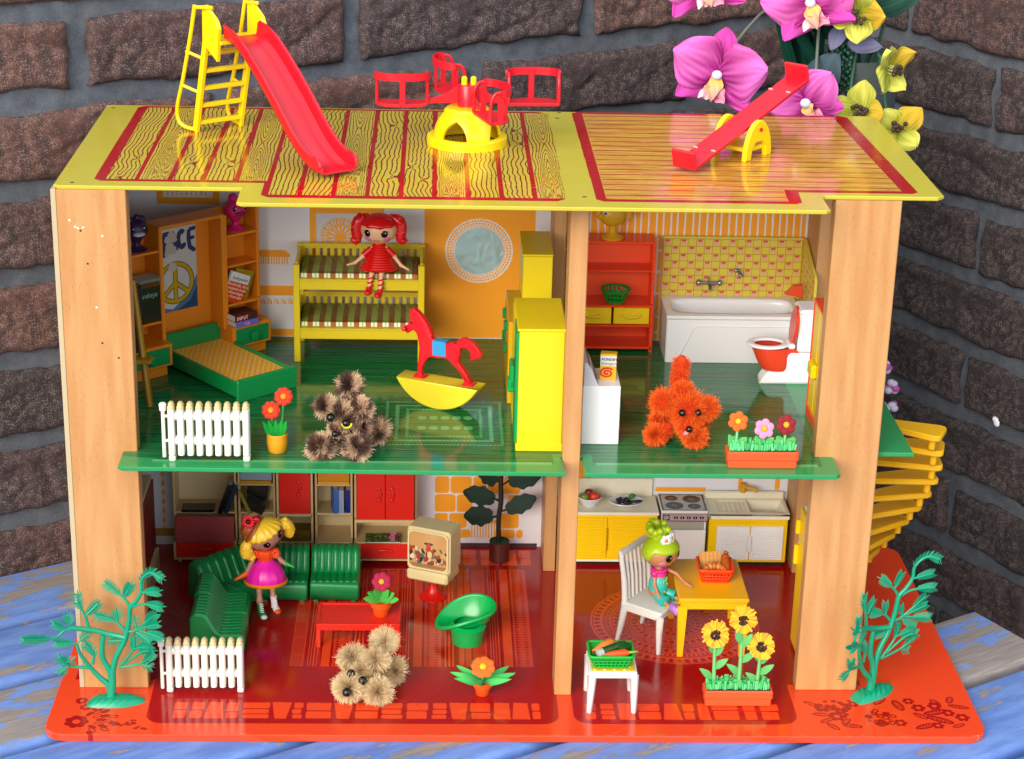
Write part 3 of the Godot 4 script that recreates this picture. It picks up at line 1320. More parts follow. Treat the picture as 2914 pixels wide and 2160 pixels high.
func build_house():
	var h := thing("dollhouse", "open wooden dollhouse with printed roof deck, green upper floor and red base", "dollhouse")
	var w := beech()
	# base board
	var b := B.new()
	flat_board(b, rr(-2.16, -27.9, 73.36, 7.43, 1.7), -0.6, 0.0, Rect2(-2.2, -28.1, 75.6, 35.6))
	obj("base_board", b, worn(base_print(), 0.11, 71), h)
	# upper floor
	b = B.new()
	flat_board(b, [Vector2(0.05, -27.25), Vector2(67.1, -27.25), Vector2(67.1, -1.0), Vector2(60.35, -1.0), Vector2(60.35, 3.3), Vector2(60.0, 3.65), Vector2(40.25, 3.65), Vector2(40.25, 0.3), Vector2(38.6, 0.3), Vector2(38.75, 3.55), Vector2(4.4, 3.1), Vector2(4.07, 2.8), Vector2(4.07, -0.9), Vector2(0.05, -0.9)], F2 - 0.36, F2, Rect2(0.0, -27.3, 67.2, 31.0))
	obj("upper_floor", b, worn(floor_print(), 0.09, 72), h)
	# roof
	b = B.new()
	var rp := [Vector2(0.6, -26.43), Vector2(66.5, -26.43), Vector2(67.25, -25.7), Vector2(67.25, -0.5), Vector2(66.7, 0.02), Vector2(58.0, 0.02), Vector2(57.75, 0.3), Vector2(57.75, 3.8), Vector2(57.4, 4.13), Vector2(14.2, 4.13), Vector2(13.85, 3.8), Vector2(13.85, 0.02), Vector2(0.2, 0.02), Vector2(-0.2, -0.4), Vector2(-0.2, -25.7)]
	flat_board(b, rp, RT - 0.31, RT, Rect2(-0.2, -26.43, 67.45, 30.56))
	obj("roof_board", b, worn(roof_print(), 0.10, 73), h)
	# posts
	b = B.new()
	b.bx(0.0, 5.2, 0.0, RT - 0.32, -1.5, 0.0, 0.06)
	var lp := obj("front_post", b, w, h)
	for q in [[1.7, 39.2, 0], [2.1, 36.6, 0], [2.9, 30.2, 0], [4.1, 29.0, 0], [0.9, 40.0, 1], [1.3, 39.5, 1], [1.5, 39.4, 1], [1.9, 39.45, 1], [2.6, 33.1, 1], [3.3, 38.8, 1]]:
		b = B.new()
		b.ell(Vector3(q[0], q[1], 0.0), Vector3(0.09, 0.09, 0.012), Basis.IDENTITY, 8, 4)
		obj("nail_hole" if q[2] == 0 else "paint_speck", b, mat(C(0.16, 0.10, 0.07) if q[2] == 0 else C(0.85, 0.83, 0.78), 0.8), lp)
	b = B.new()
	b.bx(58.9, 64.0, 0.0, RT - 0.33, -1.5, -0.05, 0.06)
	obj("front_post", b, w, h)
	b = B.new()
	b.bx(38.66, 40.06, 0.0, RT - 0.34, -2.2, 0.92, 0.06)
	obj("centre_post", b, w, h)
	b = B.new()
	b.bx(38.85, 39.95, 0.0, RT - 0.35, -27.3, -22.1, 0.05)
	obj("partition_board", b, w, h)
	b = B.new()
	b.bx(62.2, 63.5, 0.0, RT - 0.36, -27.3, -22.0, 0.05)
	obj("rear_post", b, w, h)
	# side and back panels
	b = B.new()
	b.bx(-0.42, -0.02, 0.0, RT - 0.32, -27.4, -0.05, 0.04)
	obj("left_side_panel", b, mat(C(0.70, 0.63, 0.50), 0.8), h)
	b = B.new()
	b.flat()
	b.uvm = Vector4(0, 64, 42.4, -42.4)
	b.quad(Vector3(0, 0, -27.38), Vector3(63.0, 0, -27.38), Vector3(63.0, 42.3, -27.38), Vector3(0, 42.3, -27.38))
	b.uvm = Vector4.ZERO
	obj("wallpaper", b, tmat(wall_print(), 0.6), h)
	b = B.new()
	b.bx(-0.4, 63.0, 0, RT - 0.34, -27.8, -27.4, 0.03)
	obj("back_panel", b, mat(C(0.62, 0.58, 0.52), 0.8), h)
	b = B.new()
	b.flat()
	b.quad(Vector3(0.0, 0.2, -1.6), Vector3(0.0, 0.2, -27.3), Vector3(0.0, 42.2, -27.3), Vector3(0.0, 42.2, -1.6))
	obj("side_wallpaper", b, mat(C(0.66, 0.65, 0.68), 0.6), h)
	# foil disc of the mirror print
	b = B.new()
	b.smooth()
	var nz := FastNoiseLite.new()
	nz.frequency = 0.6
	nz.fractal_octaves = 3
	var ff := func(u: float, v: float) -> Vector3:
		var a := u * TAU
		var r := v * 2.2
		var p := Vector3(32.45 + cos(a) * r, 29.55 + sin(a) * r, -27.33)
		p.z += nz.get_noise_2d(p.x * 2.2, p.y * 1.6) * 0.05
		return p
	b.grid(ff, 60, 14)
	obj("mirror_foil", b, mat(C(0.70, 0.83, 0.87), 0.22, 0.35), h)

func build_stairs():
	var t := thing("spiral_stair", "yellow plastic spiral stair beside the house, right of the post", "stairs", Vector3(65.3, 0, -13.8), 0.0)
	var m := mat(C(0.88, 0.66, 0.03), 0.35)
	var b := B.new()
	b.lathe([Vector2(0, 0), Vector2(0.55, 0), Vector2(0.55, 20.7), Vector2(0, 20.7)], 16)
	obj("column", b, m, t)
	for i in 10:
		var y := 19.2 - 1.9 * i
		var a := deg_to_rad(27.0 - 11.3 * i)
		b = B.new()
		# wedge-shaped tread with a rounded outer end
		b.x = Transform3D(Basis(Vector3.UP, -a), Vector3.ZERO) * Transform3D(Basis(Vector3(1, 0, 0), Vector3(0, 0, -1), Vector3(0, 1, 0)), Vector3.ZERO)
		b.prism([Vector2(0.2, -0.45), Vector2(6.9, -1.45), Vector2(7.35, -1.3), Vector2(7.5, -0.95), Vector2(7.5, 0.95), Vector2(7.35, 1.3), Vector2(6.9, 1.45), Vector2(0.2, 0.45)], y - 0.55, y, 0.1, true)
		b.x = Transform3D.IDENTITY
		obj("tread", b, m, t)
		if i < 9:
			b = B.new()
			var p := Vector3(cos(a + 0.08) * 6.7, 0, sin(a + 0.08) * 6.7)
			b.tube([p + Vector3(0, y - 1.5, 0), p + Vector3(0, y - 0.50, 0)], 0.32, 10, false)
			obj("spacer", b, m, t)

func build_roof_toys():
	var Yl := mat(C(0.93, 0.80, 0.03), 0.32)
	var Rd := mat(C(0.80, 0.075, 0.145), 0.30)
	# ---- slide: yellow ladder and red chute
	var t := thing("slide", "red slide with yellow ladder standing on the left of the roof", "slide", Vector3(0, RT, 0))
	# ladder frame: feet fL, fR; top tL, tR
	var fL := Vector3(8.55, 0, -17.2)
	var fR := Vector3(11.95, 0, -19.6)
	var up := Vector3(1.55, 8.35, -1.2)
	var side := (fR - fL).normalized()
	var fw := side.cross(Vector3.UP).normalized() * -1.0
	fw = Vector3(side.z, 0, -side.x) * -1.0
	if fw.x < 0:
		fw = -fw
	var lean := fw * 2.25 + Vector3(0, 8.2, 0)
	for f in [fL, fR]:
		var b := B.new()
		var bs := Basis(side, lean.normalized(), side.cross(lean.normalized()))
		b.box(f + lean * 0.5, Vector3(0.38, lean.length(), 0.62), 0.06, bs)
		obj("stile", b, Yl, t)
		# thin rail behind the stile, joined by two stubs
		b = B.new()
		var bk := fw * -1.5 + side * (-0.9 if f == fL else -0.3)
		b.tube(cat([f + Vector3(0, 0.15, 0), f + bk * 0.8 + Vector3(0, 0.5, 0), f + bk + Vector3(0, 1.6, 0) + lean * 0.02, f + bk + lean * 0.55, f + bk * 0.85 + lean * 1.0, f + bk * 0.8 + lean * 1.32], 5), 0.17, 8)
		for k in [0.42, 0.78]:
			b.tube([f + lean * k, f + bk + lean * (k + 0.06)], 0.14, 8)
		b.tube([f + bk * 0.8 + lean * 1.3, f + lean * 1.32 + fw * 0.4], 0.16, 8)
		obj("hand_rail", b, Yl, t)
	for k in 5:
		var b := B.new()
		var c0 := (fL + fR) * 0.5 + lean * (0.10 + 0.185 * k)
		b.box(c0, Vector3((fR - fL).length() - 0.3, 0.34, 0.55), 0.05, Basis(side, Vector3.UP, side.cross(Vector3.UP)))
		obj("rung", b, Yl, t)
	# platform with side plates
	var topc := (fL + fR) * 0.5 + lean
	var b := B.new()
	var pb := Basis(side, Vector3.UP, side.cross(Vector3.UP))
	b.box(topc + fw * 0.9 + Vector3(0, -0.1, 0), Vector3((fR - fL).length() - 0.2, 0.3, 2.6), 0.05, pb)
	obj("platform", b, Yl, t)
	for s in [fL, fR]:
		b = B.new()
		var o: Vector3 = s + lean
		b.x = Transform3D(Basis(fw, Vector3.UP, fw.cross(Vector3.UP)), o)
		b.prism([Vector2(-0.4, -0.4), Vector2(0.9, -1.1), Vector2(1.9, -1.6), Vector2(2.25, 1.1), Vector2(1.9, 1.7), Vector2(0.2, 2.7), Vector2(-0.3, 2.6)], -0.18, 0.18, 0.05)
		b.x = Transform3D.IDENTITY
		obj("side_plate", b, Yl, t)
	# chute: swept channel
	var w := 1.62
	var e0 := topc + fw * 1.9
	var end := Vector3(21.05, 0.35, -3.45)
	var dirv := end - e0
	var path := cat([e0 + Vector3(0, 0.15, 0), e0 + dirv * 0.16 + Vector3(0, 0.75, 0), e0 + dirv * 0.42 + Vector3(0, 0.15, 0), e0 + dirv * 0.70 + Vector3(0, -1.0, 0), e0 + dirv * 0.88 + Vector3(0, -0.85, 0), end], 6)
	var across := Vector3(dirv.z, 0, -dirv.x).normalized() * -1.0
	if across.x < 0:
		across = -across
	# channel cross-section: left wall, floor, right wall
	var sec := [Vector2(-1, 1.15), Vector2(-1, 0.7), Vector2(-0.97, 0.12), Vector2(-0.85, 0.0), Vector2(0, 0.0), Vector2(0.85, 0.0), Vector2(0.97, 0.12), Vector2(1, 0.7), Vector2(1, 1.15)]
	b = B.new()
	var n := path.size()
	b.grid(func(u: float, v: float) -> Vector3:
		var f := v * (n - 1)
		var i := mini(int(f), n - 2)
		var p: Vector3 = path[i].lerp(path[i + 1], f - i)
		var tg: Vector3 = (path[mini(i + 2, n - 1)] - path[maxi(i - 1, 0)]).normalized()
		var nr := across.cross(tg)
		if nr.y < 0:
			nr = -nr
		var s := u * 8
		var k := mini(int(s), 7)
		var q: Vector2 = sec[k].lerp(sec[k + 1], s - k)
		var hgt := q.y * (1.0 if v < 0.93 else 1.0 - 0.45 * (v - 0.93) / 0.07)
		return p + across * q.x * w + nr * hgt, 16, 44, 0.16)
	for s in [-1.0, 1.0]:
		var rim := []
		for i in n:
			var tg: Vector3 = (path[mini(i + 1, n - 1)] - path[maxi(i - 1, 0)]).normalized()
			var nr := across.cross(tg)
			if nr.y < 0:
				nr = -nr
			var v := float(i) / (n - 1)
			rim.append(path[i] + across * s * (w + 0.04) + nr * 1.15 * (1.0 if v < 0.93 else 1.0 - 0.45 * (v - 0.93) / 0.07))
		b.tube(rim, 0.14, 8)
	obj("chute", b, Rd, t)

	# ---- carousel
	t = thing("carousel", "small carousel with four red seats on a yellow drum stand", "carousel", Vector3(31.0, RT, -14.75))
	b = B.new()
	b.lathe([Vector2(2.7, 0), Vector2(3.3, 0), Vector2(3.3, 0.62), Vector2(3.15, 0.72), Vector2(2.65, 0.72), Vector2(2.65, 0.1)], 40)
	obj("base_ring", b, Yl, t)
	for k in 4:
		b = B.new()
		var a0 := TAU * k / 4 + 0.35
		b.grid(func(u: float, v: float) -> Vector3:
			var wd := 0.79 - 0.42 * sqrt(maxf(0.0, 1.0 - pow(v / 0.74, 2.0)))
			var a := a0 + (u - 0.5) * 2.0 * wd
			var r := lerpf(2.75, 1.85, v) + 0.25 * sin(v * PI)
			return Vector3(cos(a) * r, 0.6 + v * 2.1, -sin(a) * r), 12, 14, 0.22)
		obj("stand_leg", b, Yl, t)
	b = B.new()
	b.lathe([Vector2(0, 2.5), Vector2(1.8, 2.55), Vector2(1.95, 2.75), Vector2(1.7, 3.0), Vector2(0.6, 3.05), Vector2(0.55, 3.3), Vector2(0, 3.3)], 32)
	obj("drum_top", b, Yl, t)
	b = B.new()
	b.lathe([Vector2(0, 3.15), Vector2(0.85, 3.15), Vector2(0.85, 4.75), Vector2(0.75, 4.9), Vector2(0, 4.9)], 20)
	obj("hub", b, Rd, t)
	for k in 2:
		b = B.new()
		b.box(Vector3(-0.3 + 0.75 * k, 5.15, 0.05), Vector3(0.45, 0.8, 0.5), 0.1)
		obj("hub_clip", b, Yl, t)
	var angs := [182.0, 104.0, 4.0, -72.0]
	for k in 4:
		var a: float = deg_to_rad(angs[k])
		var d := Vector3(cos(a), 0, -sin(a))
		var sd := d.cross(Vector3.UP)
		# web arm
		b = B.new()
		b.x = Transform3D(Basis(d, Vector3.UP, d.cross(Vector3.UP)), Vector3.ZERO)
		b.prism([Vector2(0.6, 3.3), Vector2(1.6, 3.35), Vector2(3.5, 3.3), Vector2(3.5, 3.6), Vector2(1.9, 4.05), Vector2(1.1, 4.6), Vector2(0.6, 4.75)], -0.14, 0.14, 0.04)
		b.x = Transform3D.IDENTITY
		var arm := obj("seat_arm", b, Rd, t)
		# seat: half-round pan, uprights and a bent top rail; open towards the hub
		var cx := d * 5.35 + Vector3(0, 3.35, 0)
		var pos := d
		d = -Vector3(sin(a), 0, cos(a))
		sd = pos
		b = B.new()
		b.x = Transform3D(Basis(sd, -d, sd.cross(-d)), cx)
		var pan := []
		for i in 13:
			var q := PI * i / 12
			pan.append(Vector2(cos(q) * 2.1, -sin(q) * 1.2 - 0.2))
		pan.append(Vector2(-2.1, 0.7))
		pan.append(Vector2(2.1, 0.7))
		b.prism(pan, -0.12, 0.14, 0.04)
		b.x = Transform3D.IDENTITY
		obj("seat_pan", b, Rd, t)
		b = B.new()
		var rail := func(u: float, v: float) -> Vector3:
			var q := PI * (1.0 - u)
			return cx + sd * cos(q) * 2.12 + d * (sin(q) * 1.22 + 0.2) + Vector3(0, 2.05 + v * 0.6, 0)
		b.grid(rail, 20, 2, 0.16)
		for q in [0.0, PI / 2, PI]:
			var p: Vector3 = cx + sd * cos(q) * 2.05 + d * (sin(q) * 1.18 + 0.2)
			var ax: Vector3 = (sd * cos(q) + d * sin(q)).normalized()
			b.box(p + Vector3(0, 1.2, 0), Vector3(0.16, 2.5, 0.46), 0.03, Basis(ax, Vector3.UP, ax.cross(Vector3.UP)))
		for s in [-1.0, 1.0]:
			var p0: Vector3 = cx + sd * s * 2.05 + d * 0.2
			b.tube(cat([p0 + Vector3(0, 2.45, 0), p0 - d * 0.5 + Vector3(0, 2.3, 0), p0 - d * 0.8 + Vector3(0, 1.6, 0), p0 - d * 0.8], 4), 0.15, 6)
		obj("seat_back", b, Rd, t)

	# ---- seesaw
	t = thing("seesaw", "red seesaw plank tilted on a yellow arched stand", "seesaw", Vector3(53.3, RT, -12.3))
	for s in [0, 1]:
		b = B.new()
		var o: Vector3 = Vector3(1.12, 0, 0.99) if s == 0 else Vector3(-1.12, 0, -0.99)
		b.x = Transform3D(Basis(Vector3(0.66, 0, -0.751), Vector3.UP, Vector3(0.751, 0, 0.66)), o)
		var arch := []
		for i in 15:
			var a := PI * i / 14
			arch.append(Vector2(cos(a) * 1.9, sin(a) * 3.1))
		for p in [Vector2(-1.1, 0), Vector2(-0.95, 0.9), Vector2(-0.5, 1.35), Vector2(0.5, 1.35), Vector2(0.95, 0.9), Vector2(1.1, 0)]:
			arch.append(p)
		b.prism(arch, -0.22, 0.22, 0.06)
		b.x = Transform3D.IDENTITY
		obj("stand_arch", b, Yl, t)
	b = B.new()
	b.box(Vector3(0, 0.75, 0), Vector3(2.6, 0.35, 2.8), 0.05, Basis(Vector3.UP, 0.85))
	obj("stand_bridge", b, Yl, t)
	b = B.new()
	b.tube([Vector3(-1.4, 2.35, -1.23), Vector3(1.4, 2.35, 1.23)], 0.16, 8)
	obj("pivot_pin", b, Rd, t)
	# plank from the low near end to the high far end
	var p0 := Vector3(-5.35, 0.45, 6.1)
	var p1 := Vector3(5.35, 5.0, -6.1)
	b = B.new()
	var tg := (p1 - p0).normalized()
	var ac := Vector3(0.751, 0, 0.66).normalized()
	ac = (ac - tg * ac.dot(tg)).normalized()
	var nr := ac.cross(tg)
	if nr.y < 0:
		nr = -nr
	var bs := Basis(ac, nr, ac.cross(nr))
	b.box((p0 + p1) * 0.5, Vector3(2.15, 0.35, (p1 - p0).length()), 0.07, bs)
	obj("plank", b, Rd, t)
	for e in [p0 + tg * 0.1, p1 - tg * 0.1]:
		b = B.new()
		b.box(e + nr * 0.65, Vector3(2.25, 1.55, 0.28), 0.09, bs)
		obj("end_stop", b, Rd, t)
	for e in [p0.lerp(p1, 0.17), p0.lerp(p1, 0.83)]:
		for s in [-0.85, 0.85]:
			b = B.new()
			b.box(e + nr * 0.2 + ac * s, Vector3(0.4, 0.16, 0.14), 0.04, bs)
			obj("grip_stub", b, mat(C(0.9, 0.62, 0.62), 0.5), t)

func petal(b: B, o: Vector3, d: Vector3, n: Vector3, L: float, W: float, cup: float, ca: Color, cb: Color, wave := 0.06, pw := 0.75):
	# a petal from o along d, facing n
	var s := d.cross(n).normalized()
	n = s.cross(d).normalized()
	var sd := rng.randf() * 9.0
	var nu := 16
	var nv := 10
	b.smooth()
	var P := []
	var K := []
	for j in nv + 1:
		var v := float(j) / nv
		for i in nu + 1:
			var u := float(i) / nu * 2.0 - 1.0
			var wid := W * pow(sin(PI * clampf(pow(v, pw) * 0.94 + 0.05, 0, 1)), 0.75) * (1.0 + wave * 0.9 * sin(v * 11.0 + signf(u) * 2.0 + sd))
			var z := cup * L * v * v - cup * 0.8 * W * u * u * (0.4 + v) + wave * L * sin(v * 7.0 + u * 4.0 + sd) * absf(u)
			P.append(o + d * L * v + s * wid * u + n * z)
			K.append(ca.srgb_to_linear().lerp(cb.srgb_to_linear(), clampf(v * 1.25 - 0.1 * absf(u) + 0.22 * sin(u * 24.0 + sd + 2.0 * sin(v * 3.0)) + 0.16 * sin(u * 9.0 + v * 5.0 + sd), 0, 1)))
	var w := nu + 1
	for j in nv:
		for i in nu:
			var a := j * w + i
			for tr in [[a, a + 1, a + w + 1], [a, a + w + 1, a + w]]:
				for q in [tr[0], tr[2], tr[1]]:
					b.col = K[q]
					b.v(P[q])

func orchid(t: Node3D, c: Vector3, n: Vector3, size: float, roll: float):
	# a moth orchid: three sepals, two broad petals, a lip
	var up := Vector3.UP.rotated(n, roll)
	up = (up - n * up.dot(n)).normalized()
	var rt := up.cross(n)
	var m := petal_mat()
	var A := C(0.46, 0.05, 0.32)
	var Bc := C(0.80, 0.30, 0.67)
	for a in [0.0, 2.25, -2.25]:
		var b := B.new()
		petal(b, c - n * 0.25, (up * cos(a) + rt * sin(a)).normalized(), n, size * 1.0, size * 0.36, 0.12, A, Bc)
		obj("sepal", b, m, t)
	for a in [1.25, -1.25]:
		var b := B.new()
		petal(b, c + n * 0.1, (up * cos(a) + rt * sin(a)).normalized(), n, size * 1.05, size * 0.62, 0.10, C(0.50, 0.07, 0.37), C(0.85, 0.43, 0.74), 0.07, 0.85)
		obj("petal", b, m, t)
	var b := B.new()
	b.c(C(0.80, 0.80, 0.90))
	b.ell(c + n * 0.55, Vector3(0.5, 0.45, 0.45), Basis.IDENTITY, 10, 6)
	petal(b, c + n * 0.4, (-up * 0.9 + n * 0.5).normalized(), n, size * 0.55, size * 0.16, -0.3, C(0.86, 0.72, 0.25), C(0.80, 0.62, 0.60), 0.15)
	petal(b, c + n * 0.7 - up * size * 0.3, (-up * 0.6 + rt * 0.8).normalized(), n, size * 0.35, size * 0.14, 0.3, C(0.8, 0.5, 0.5), C(0.86, 0.55, 0.66), 0.2)
	petal(b, c + n * 0.7 - up * size * 0.3, (-up * 0.6 - rt * 0.8).normalized(), n, size * 0.35, size * 0.14, 0.3, C(0.8, 0.5, 0.5), C(0.86, 0.8, 0.8), 0.2)
	obj("lip", b, m, t)

func petal_mat() -> StandardMaterial3D:
	if not M.has("petal"):
		var m := StandardMaterial3D.new()
		m.vertex_color_use_as_albedo = true
		m.roughness = 0.9
		m.metallic_specular = 0.2
		m.cull_mode = BaseMaterial3D.CULL_DISABLED
		m.backlight_enabled = true
		m.backlight = C(0.18, 0.12, 0.14)
		M["petal"] = m
	return M["petal"]

func yellow_bloom(t: Node3D, c: Vector3, n: Vector3, size: float, roll: float):
	var up := Vector3.UP.rotated(n, roll)
	up = (up - n * up.dot(n)).normalized()
	var rt := up.cross(n)
	for k in 4:
		var a := TAU * k / 4 + 0.3
		var b := B.new()
		petal(b, c, (up * cos(a) + rt * sin(a) + n * 0.25).normalized(), n, size * (0.85 + 0.25 * rng.randf()), size * 0.48, 0.22, C(0.46, 0.50, 0.13), C(0.80, 0.79, 0.36) if k != 1 else C(0.80, 0.64, 0.22), 0.08, 0.95)
		obj("petal", b, petal_mat(), t)
	var b := B.new()
	for i in 11:
		var a := rng.randf() * TAU
		var r := size * 0.26 * sqrt(rng.randf())
		var p := c + (up * cos(a) + rt * sin(a)) * r
		b.c(C(0.70, 0.70, 0.45))
		b.tube([p, p + n * size * 0.28], 0.05, 4, false)
		b.c(C(0.22, 0.15, 0.13))
		b.ell(p + n * size * 0.32, Vector3(0.22, 0.22, 0.22), Basis.IDENTITY, 7, 5)
	obj("stamens", b, vmat(0.6), t)

func build_bouquet():
	# the pot stands on the table, in the corner behind the house
	var pot := thing("flower_pot", "grey cylindrical pot in the wall corner behind the roof", "pot", Vector3(67.5, -0.6, -41.0))
	var b := B.new()
	b.lathe([Vector2(0, 0), Vector2(4.2, 0), Vector2(4.6, 20.0), Vector2(4.7, 44.0), Vector2(4.9, 46.0), Vector2(4.5, 46.0), Vector2(4.3, 43.0), Vector2(0, 43.0)], 32)
	obj("body", b, mat(C(0.30, 0.34, 0.34), 0.6), pot)
	var cam := Vector3(28.3, 83.3, 146.6)
	var data := [
		["orchid", "large magenta orchid bloom left of the seesaw, facing the front", Vector3(54.0, 44.9, -33.0), 4.4, -0.15],
		["orchid", "magenta orchid petal hanging at the top edge above the large bloom", Vector3(52.4, 53.3, -33.5), 4.3, 0.2],
		["orchid", "magenta orchid bloom in the top middle above the raised seesaw end", Vector3(62.0, 51.6, -33.0), 4.3, 0.35],
		["orchid", "low magenta orchid half hidden by the raised seesaw end", Vector3(61.8, 43.0, -30.5), 3.4, 0.6]]
	for q in data:
		var t := thing("orchid_bloom", q[1], "flower", Vector3.ZERO, 0.0, "")
		var n: Vector3 = (cam - q[2]).normalized() + Vector3(rng.randf_range(-0.35, 0.25), -0.25, 0.0)
		orchid(t, q[2], n.normalized(), q[3], q[4])
		b = B.new()
		b.c(C(0.38, 0.40, 0.36))
		var e: Vector3 = q[2]
		b.tube(cat([Vector3(66.5, 43.0, -40.0), Vector3(lerpf(66.0, e.x, 0.45), 50.5, -38.5), e + Vector3(1.0, 1.5, -2.0), e - n.normalized() * 0.4], 5), 0.16, 6)
		obj("stem", b, vmat(0.6), t)
	var yd := [
		["yellow dogwood bloom at the top of the right cluster", Vector3(66.3, 50.6, -33.0), 2.9, 0.4, Vector3(-0.2, -0.4, 0.2)],
		["yellow bloom seen from the side against the right brick wall", Vector3(69.6, 45.6, -33.0), 2.8, 0.9, Vector3(0.75, -0.2, -0.3)],
		["yellow bloom drooping over the back right roof edge", Vector3(67.0, 41.8, -32.0), 2.7, 0.2, Vector3(0, 0.2, 0)],
		["rightmost yellow bloom beside the roof corner", Vector3(70.6, 40.2, -32.0), 2.7, 1.0, Vector3(0.2, 0.3, 0)]]
	for q in yd:
		var t := thing("yellow_bloom", q[0], "flower")
		var n: Vector3 = ((cam - q[1]).normalized() + q[4]).normalized()
		yellow_bloom(t, q[1], n, q[2], q[3])
		b = B.new()
		b.c(C(0.20, 0.36, 0.27))
		b.tube(cat([Vector3(68.5, 43.0, -39.5), Vector3(lerpf(68.0, q[1].x, 0.5), 46.5, -37.5), q[1] + Vector3(-0.6, 0.8, -1.6), q[1] - n * 0.1], 5), 0.17, 6)
		obj("stem", b, vmat(0.6), t)
	# one bloom hangs in at the top right, its branch out of the picture
	var t2 := thing("yellow_bloom", "tip of a yellow bloom at the top right picture edge", "flower")
	yellow_bloom(t2, Vector3(79.6, 54.9, -33.0), Vector3(-0.3, -0.3, 0.9).normalized(), 2.6, 0.2)
	b = B.new()
	b.c(C(0.20, 0.36, 0.27))
	b.tube(cat([Vector3(69.5, 43.2, -40.0), Vector3(72.0, 58.0, -38.0), Vector3(77.0, 61.0, -35.5), Vector3(79.6, 55.0, -33.2)], 6), 0.17, 6)
	obj("stem", b, vmat(0.6), t2)
	# strap leaves and broad leaves
	var lt := thing("leaf_bunch", "dark green strap leaves and grey green stems behind the orchids", "leaves")
	for i in 13:
		b = B.new()
		var o := Vector3(rng.randf_range(62.0, 66.5), 42.5, rng.randf_range(-40.5, -37.5))
		var tip := o + Vector3(rng.randf_range(-8.0, 2.5), rng.randf_range(10, 22), rng.randf_range(-1, 2.5))
		petal(b, o, (tip - o).normalized(), Vector3(0.1, 0.15, 1), (tip - o).length(), 0.55, 0.03, C(0.05, 0.17, 0.13), C(0.10, 0.30, 0.24), 0.0, 0.5)
		obj("strap_leaf", b, petal_mat(), lt)
	for q in [[Vector3(63.0, 42.5, -35.5), Vector3(0.35, 0.75, 0.3), 5.2, 1.7, C(0.20, 0.28, 0.33)], [Vector3(64.5, 47.5, -36.5), Vector3(0.1, 0.9, 0.1), 6.0, 1.5, C(0.05, 0.17, 0.14)], [Vector3(67.5, 50.5, -36.5), Vector3(0.9, 0.35, 0.2), 6.0, 1.6, C(0.06, 0.19, 0.15)], [Vector3(66.0, 47.5, -35.0), Vector3(0.9, -0.05, 0.2), 3.2, 0.8, C(0.36, 0.36, 0.48)], [Vector3(65.5, 49.3, -35.0), Vector3(-0.35, -0.7, 0.3), 2.8, 0.8, C(0.34, 0.34, 0.46)], [Vector3(66.0, 39.0, -32.5), Vector3(0.8, -0.5, 0.2), 5.0, 1.2, C(0.20, 0.26, 0.12)]]:
		b = B.new()
		petal(b, q[0], q[1].normalized(), Vector3(-0.3, 0.3, 0.9), q[2], q[3], 0.1, q[4], q[4].lightened(0.12), 0.05, 0.9)
		obj("broad_leaf", b, petal_mat(), lt)
	# beaded sprigs
	for k in 3:
		b = B.new()
		b.c(C(0.12, 0.30, 0.22))
		for i in 26:
			var f := i / 25.0
			b.ell(Vector3(65.0 + k * 0.7 + sin(i * 2.3) * 0.22, 43.0 + f * 5.5, -35.5 + cos(i * 2.3) * 0.22), Vector3(0.24, 0.24, 0.24), Basis.IDENTITY, 6, 4)
		obj("beaded_sprig", b, vmat(0.5), lt)
	# white blossom sprig seen between the right post and the wall
	var wt := thing("white_blossom_sprig", "white and pink blossom sprig between right post and wall, above the stair", "flower")
	b = B.new()
	for q in [Vector3(71.3, 17.7, -30.0), Vector3(71.9, 15.8, -30), Vector3(71.8, 13.8, -30), Vector3(71.4, 12.0, -29.5), Vector3(70.9, 16.6, -30.2)]:
		for i in 7:
			b.c(C(0.70, 0.69, 0.76) if i < 5 else C(0.66, 0.28, 0.60))
			b.ell(q + Vector3(rng.randf_range(-0.6, 0.5), rng.randf_range(-0.4, 0.4), rng.randf_range(-0.4, 0.4)), Vector3(0.42, 0.36, 0.36), Basis.IDENTITY, 8, 5)
	obj("blossom", b, vmat(0.7), wt)
	b = B.new()
	b.c(C(0.2, 0.3, 0.2))
	b.tube(cat([Vector3(69.0, -0.6, -31.0), Vector3(70.2, 8.0, -31.0), Vector3(71.3, 17.5, -30.0)], 5), 0.16, 6)
	obj("stem", b, vmat(0.6), wt)

const CREAM := Color(0.86, 0.84, 0.76)
const GREEN := Color(0.03, 0.52, 0.26)
const YEL := Color(0.86, 0.72, 0.04)

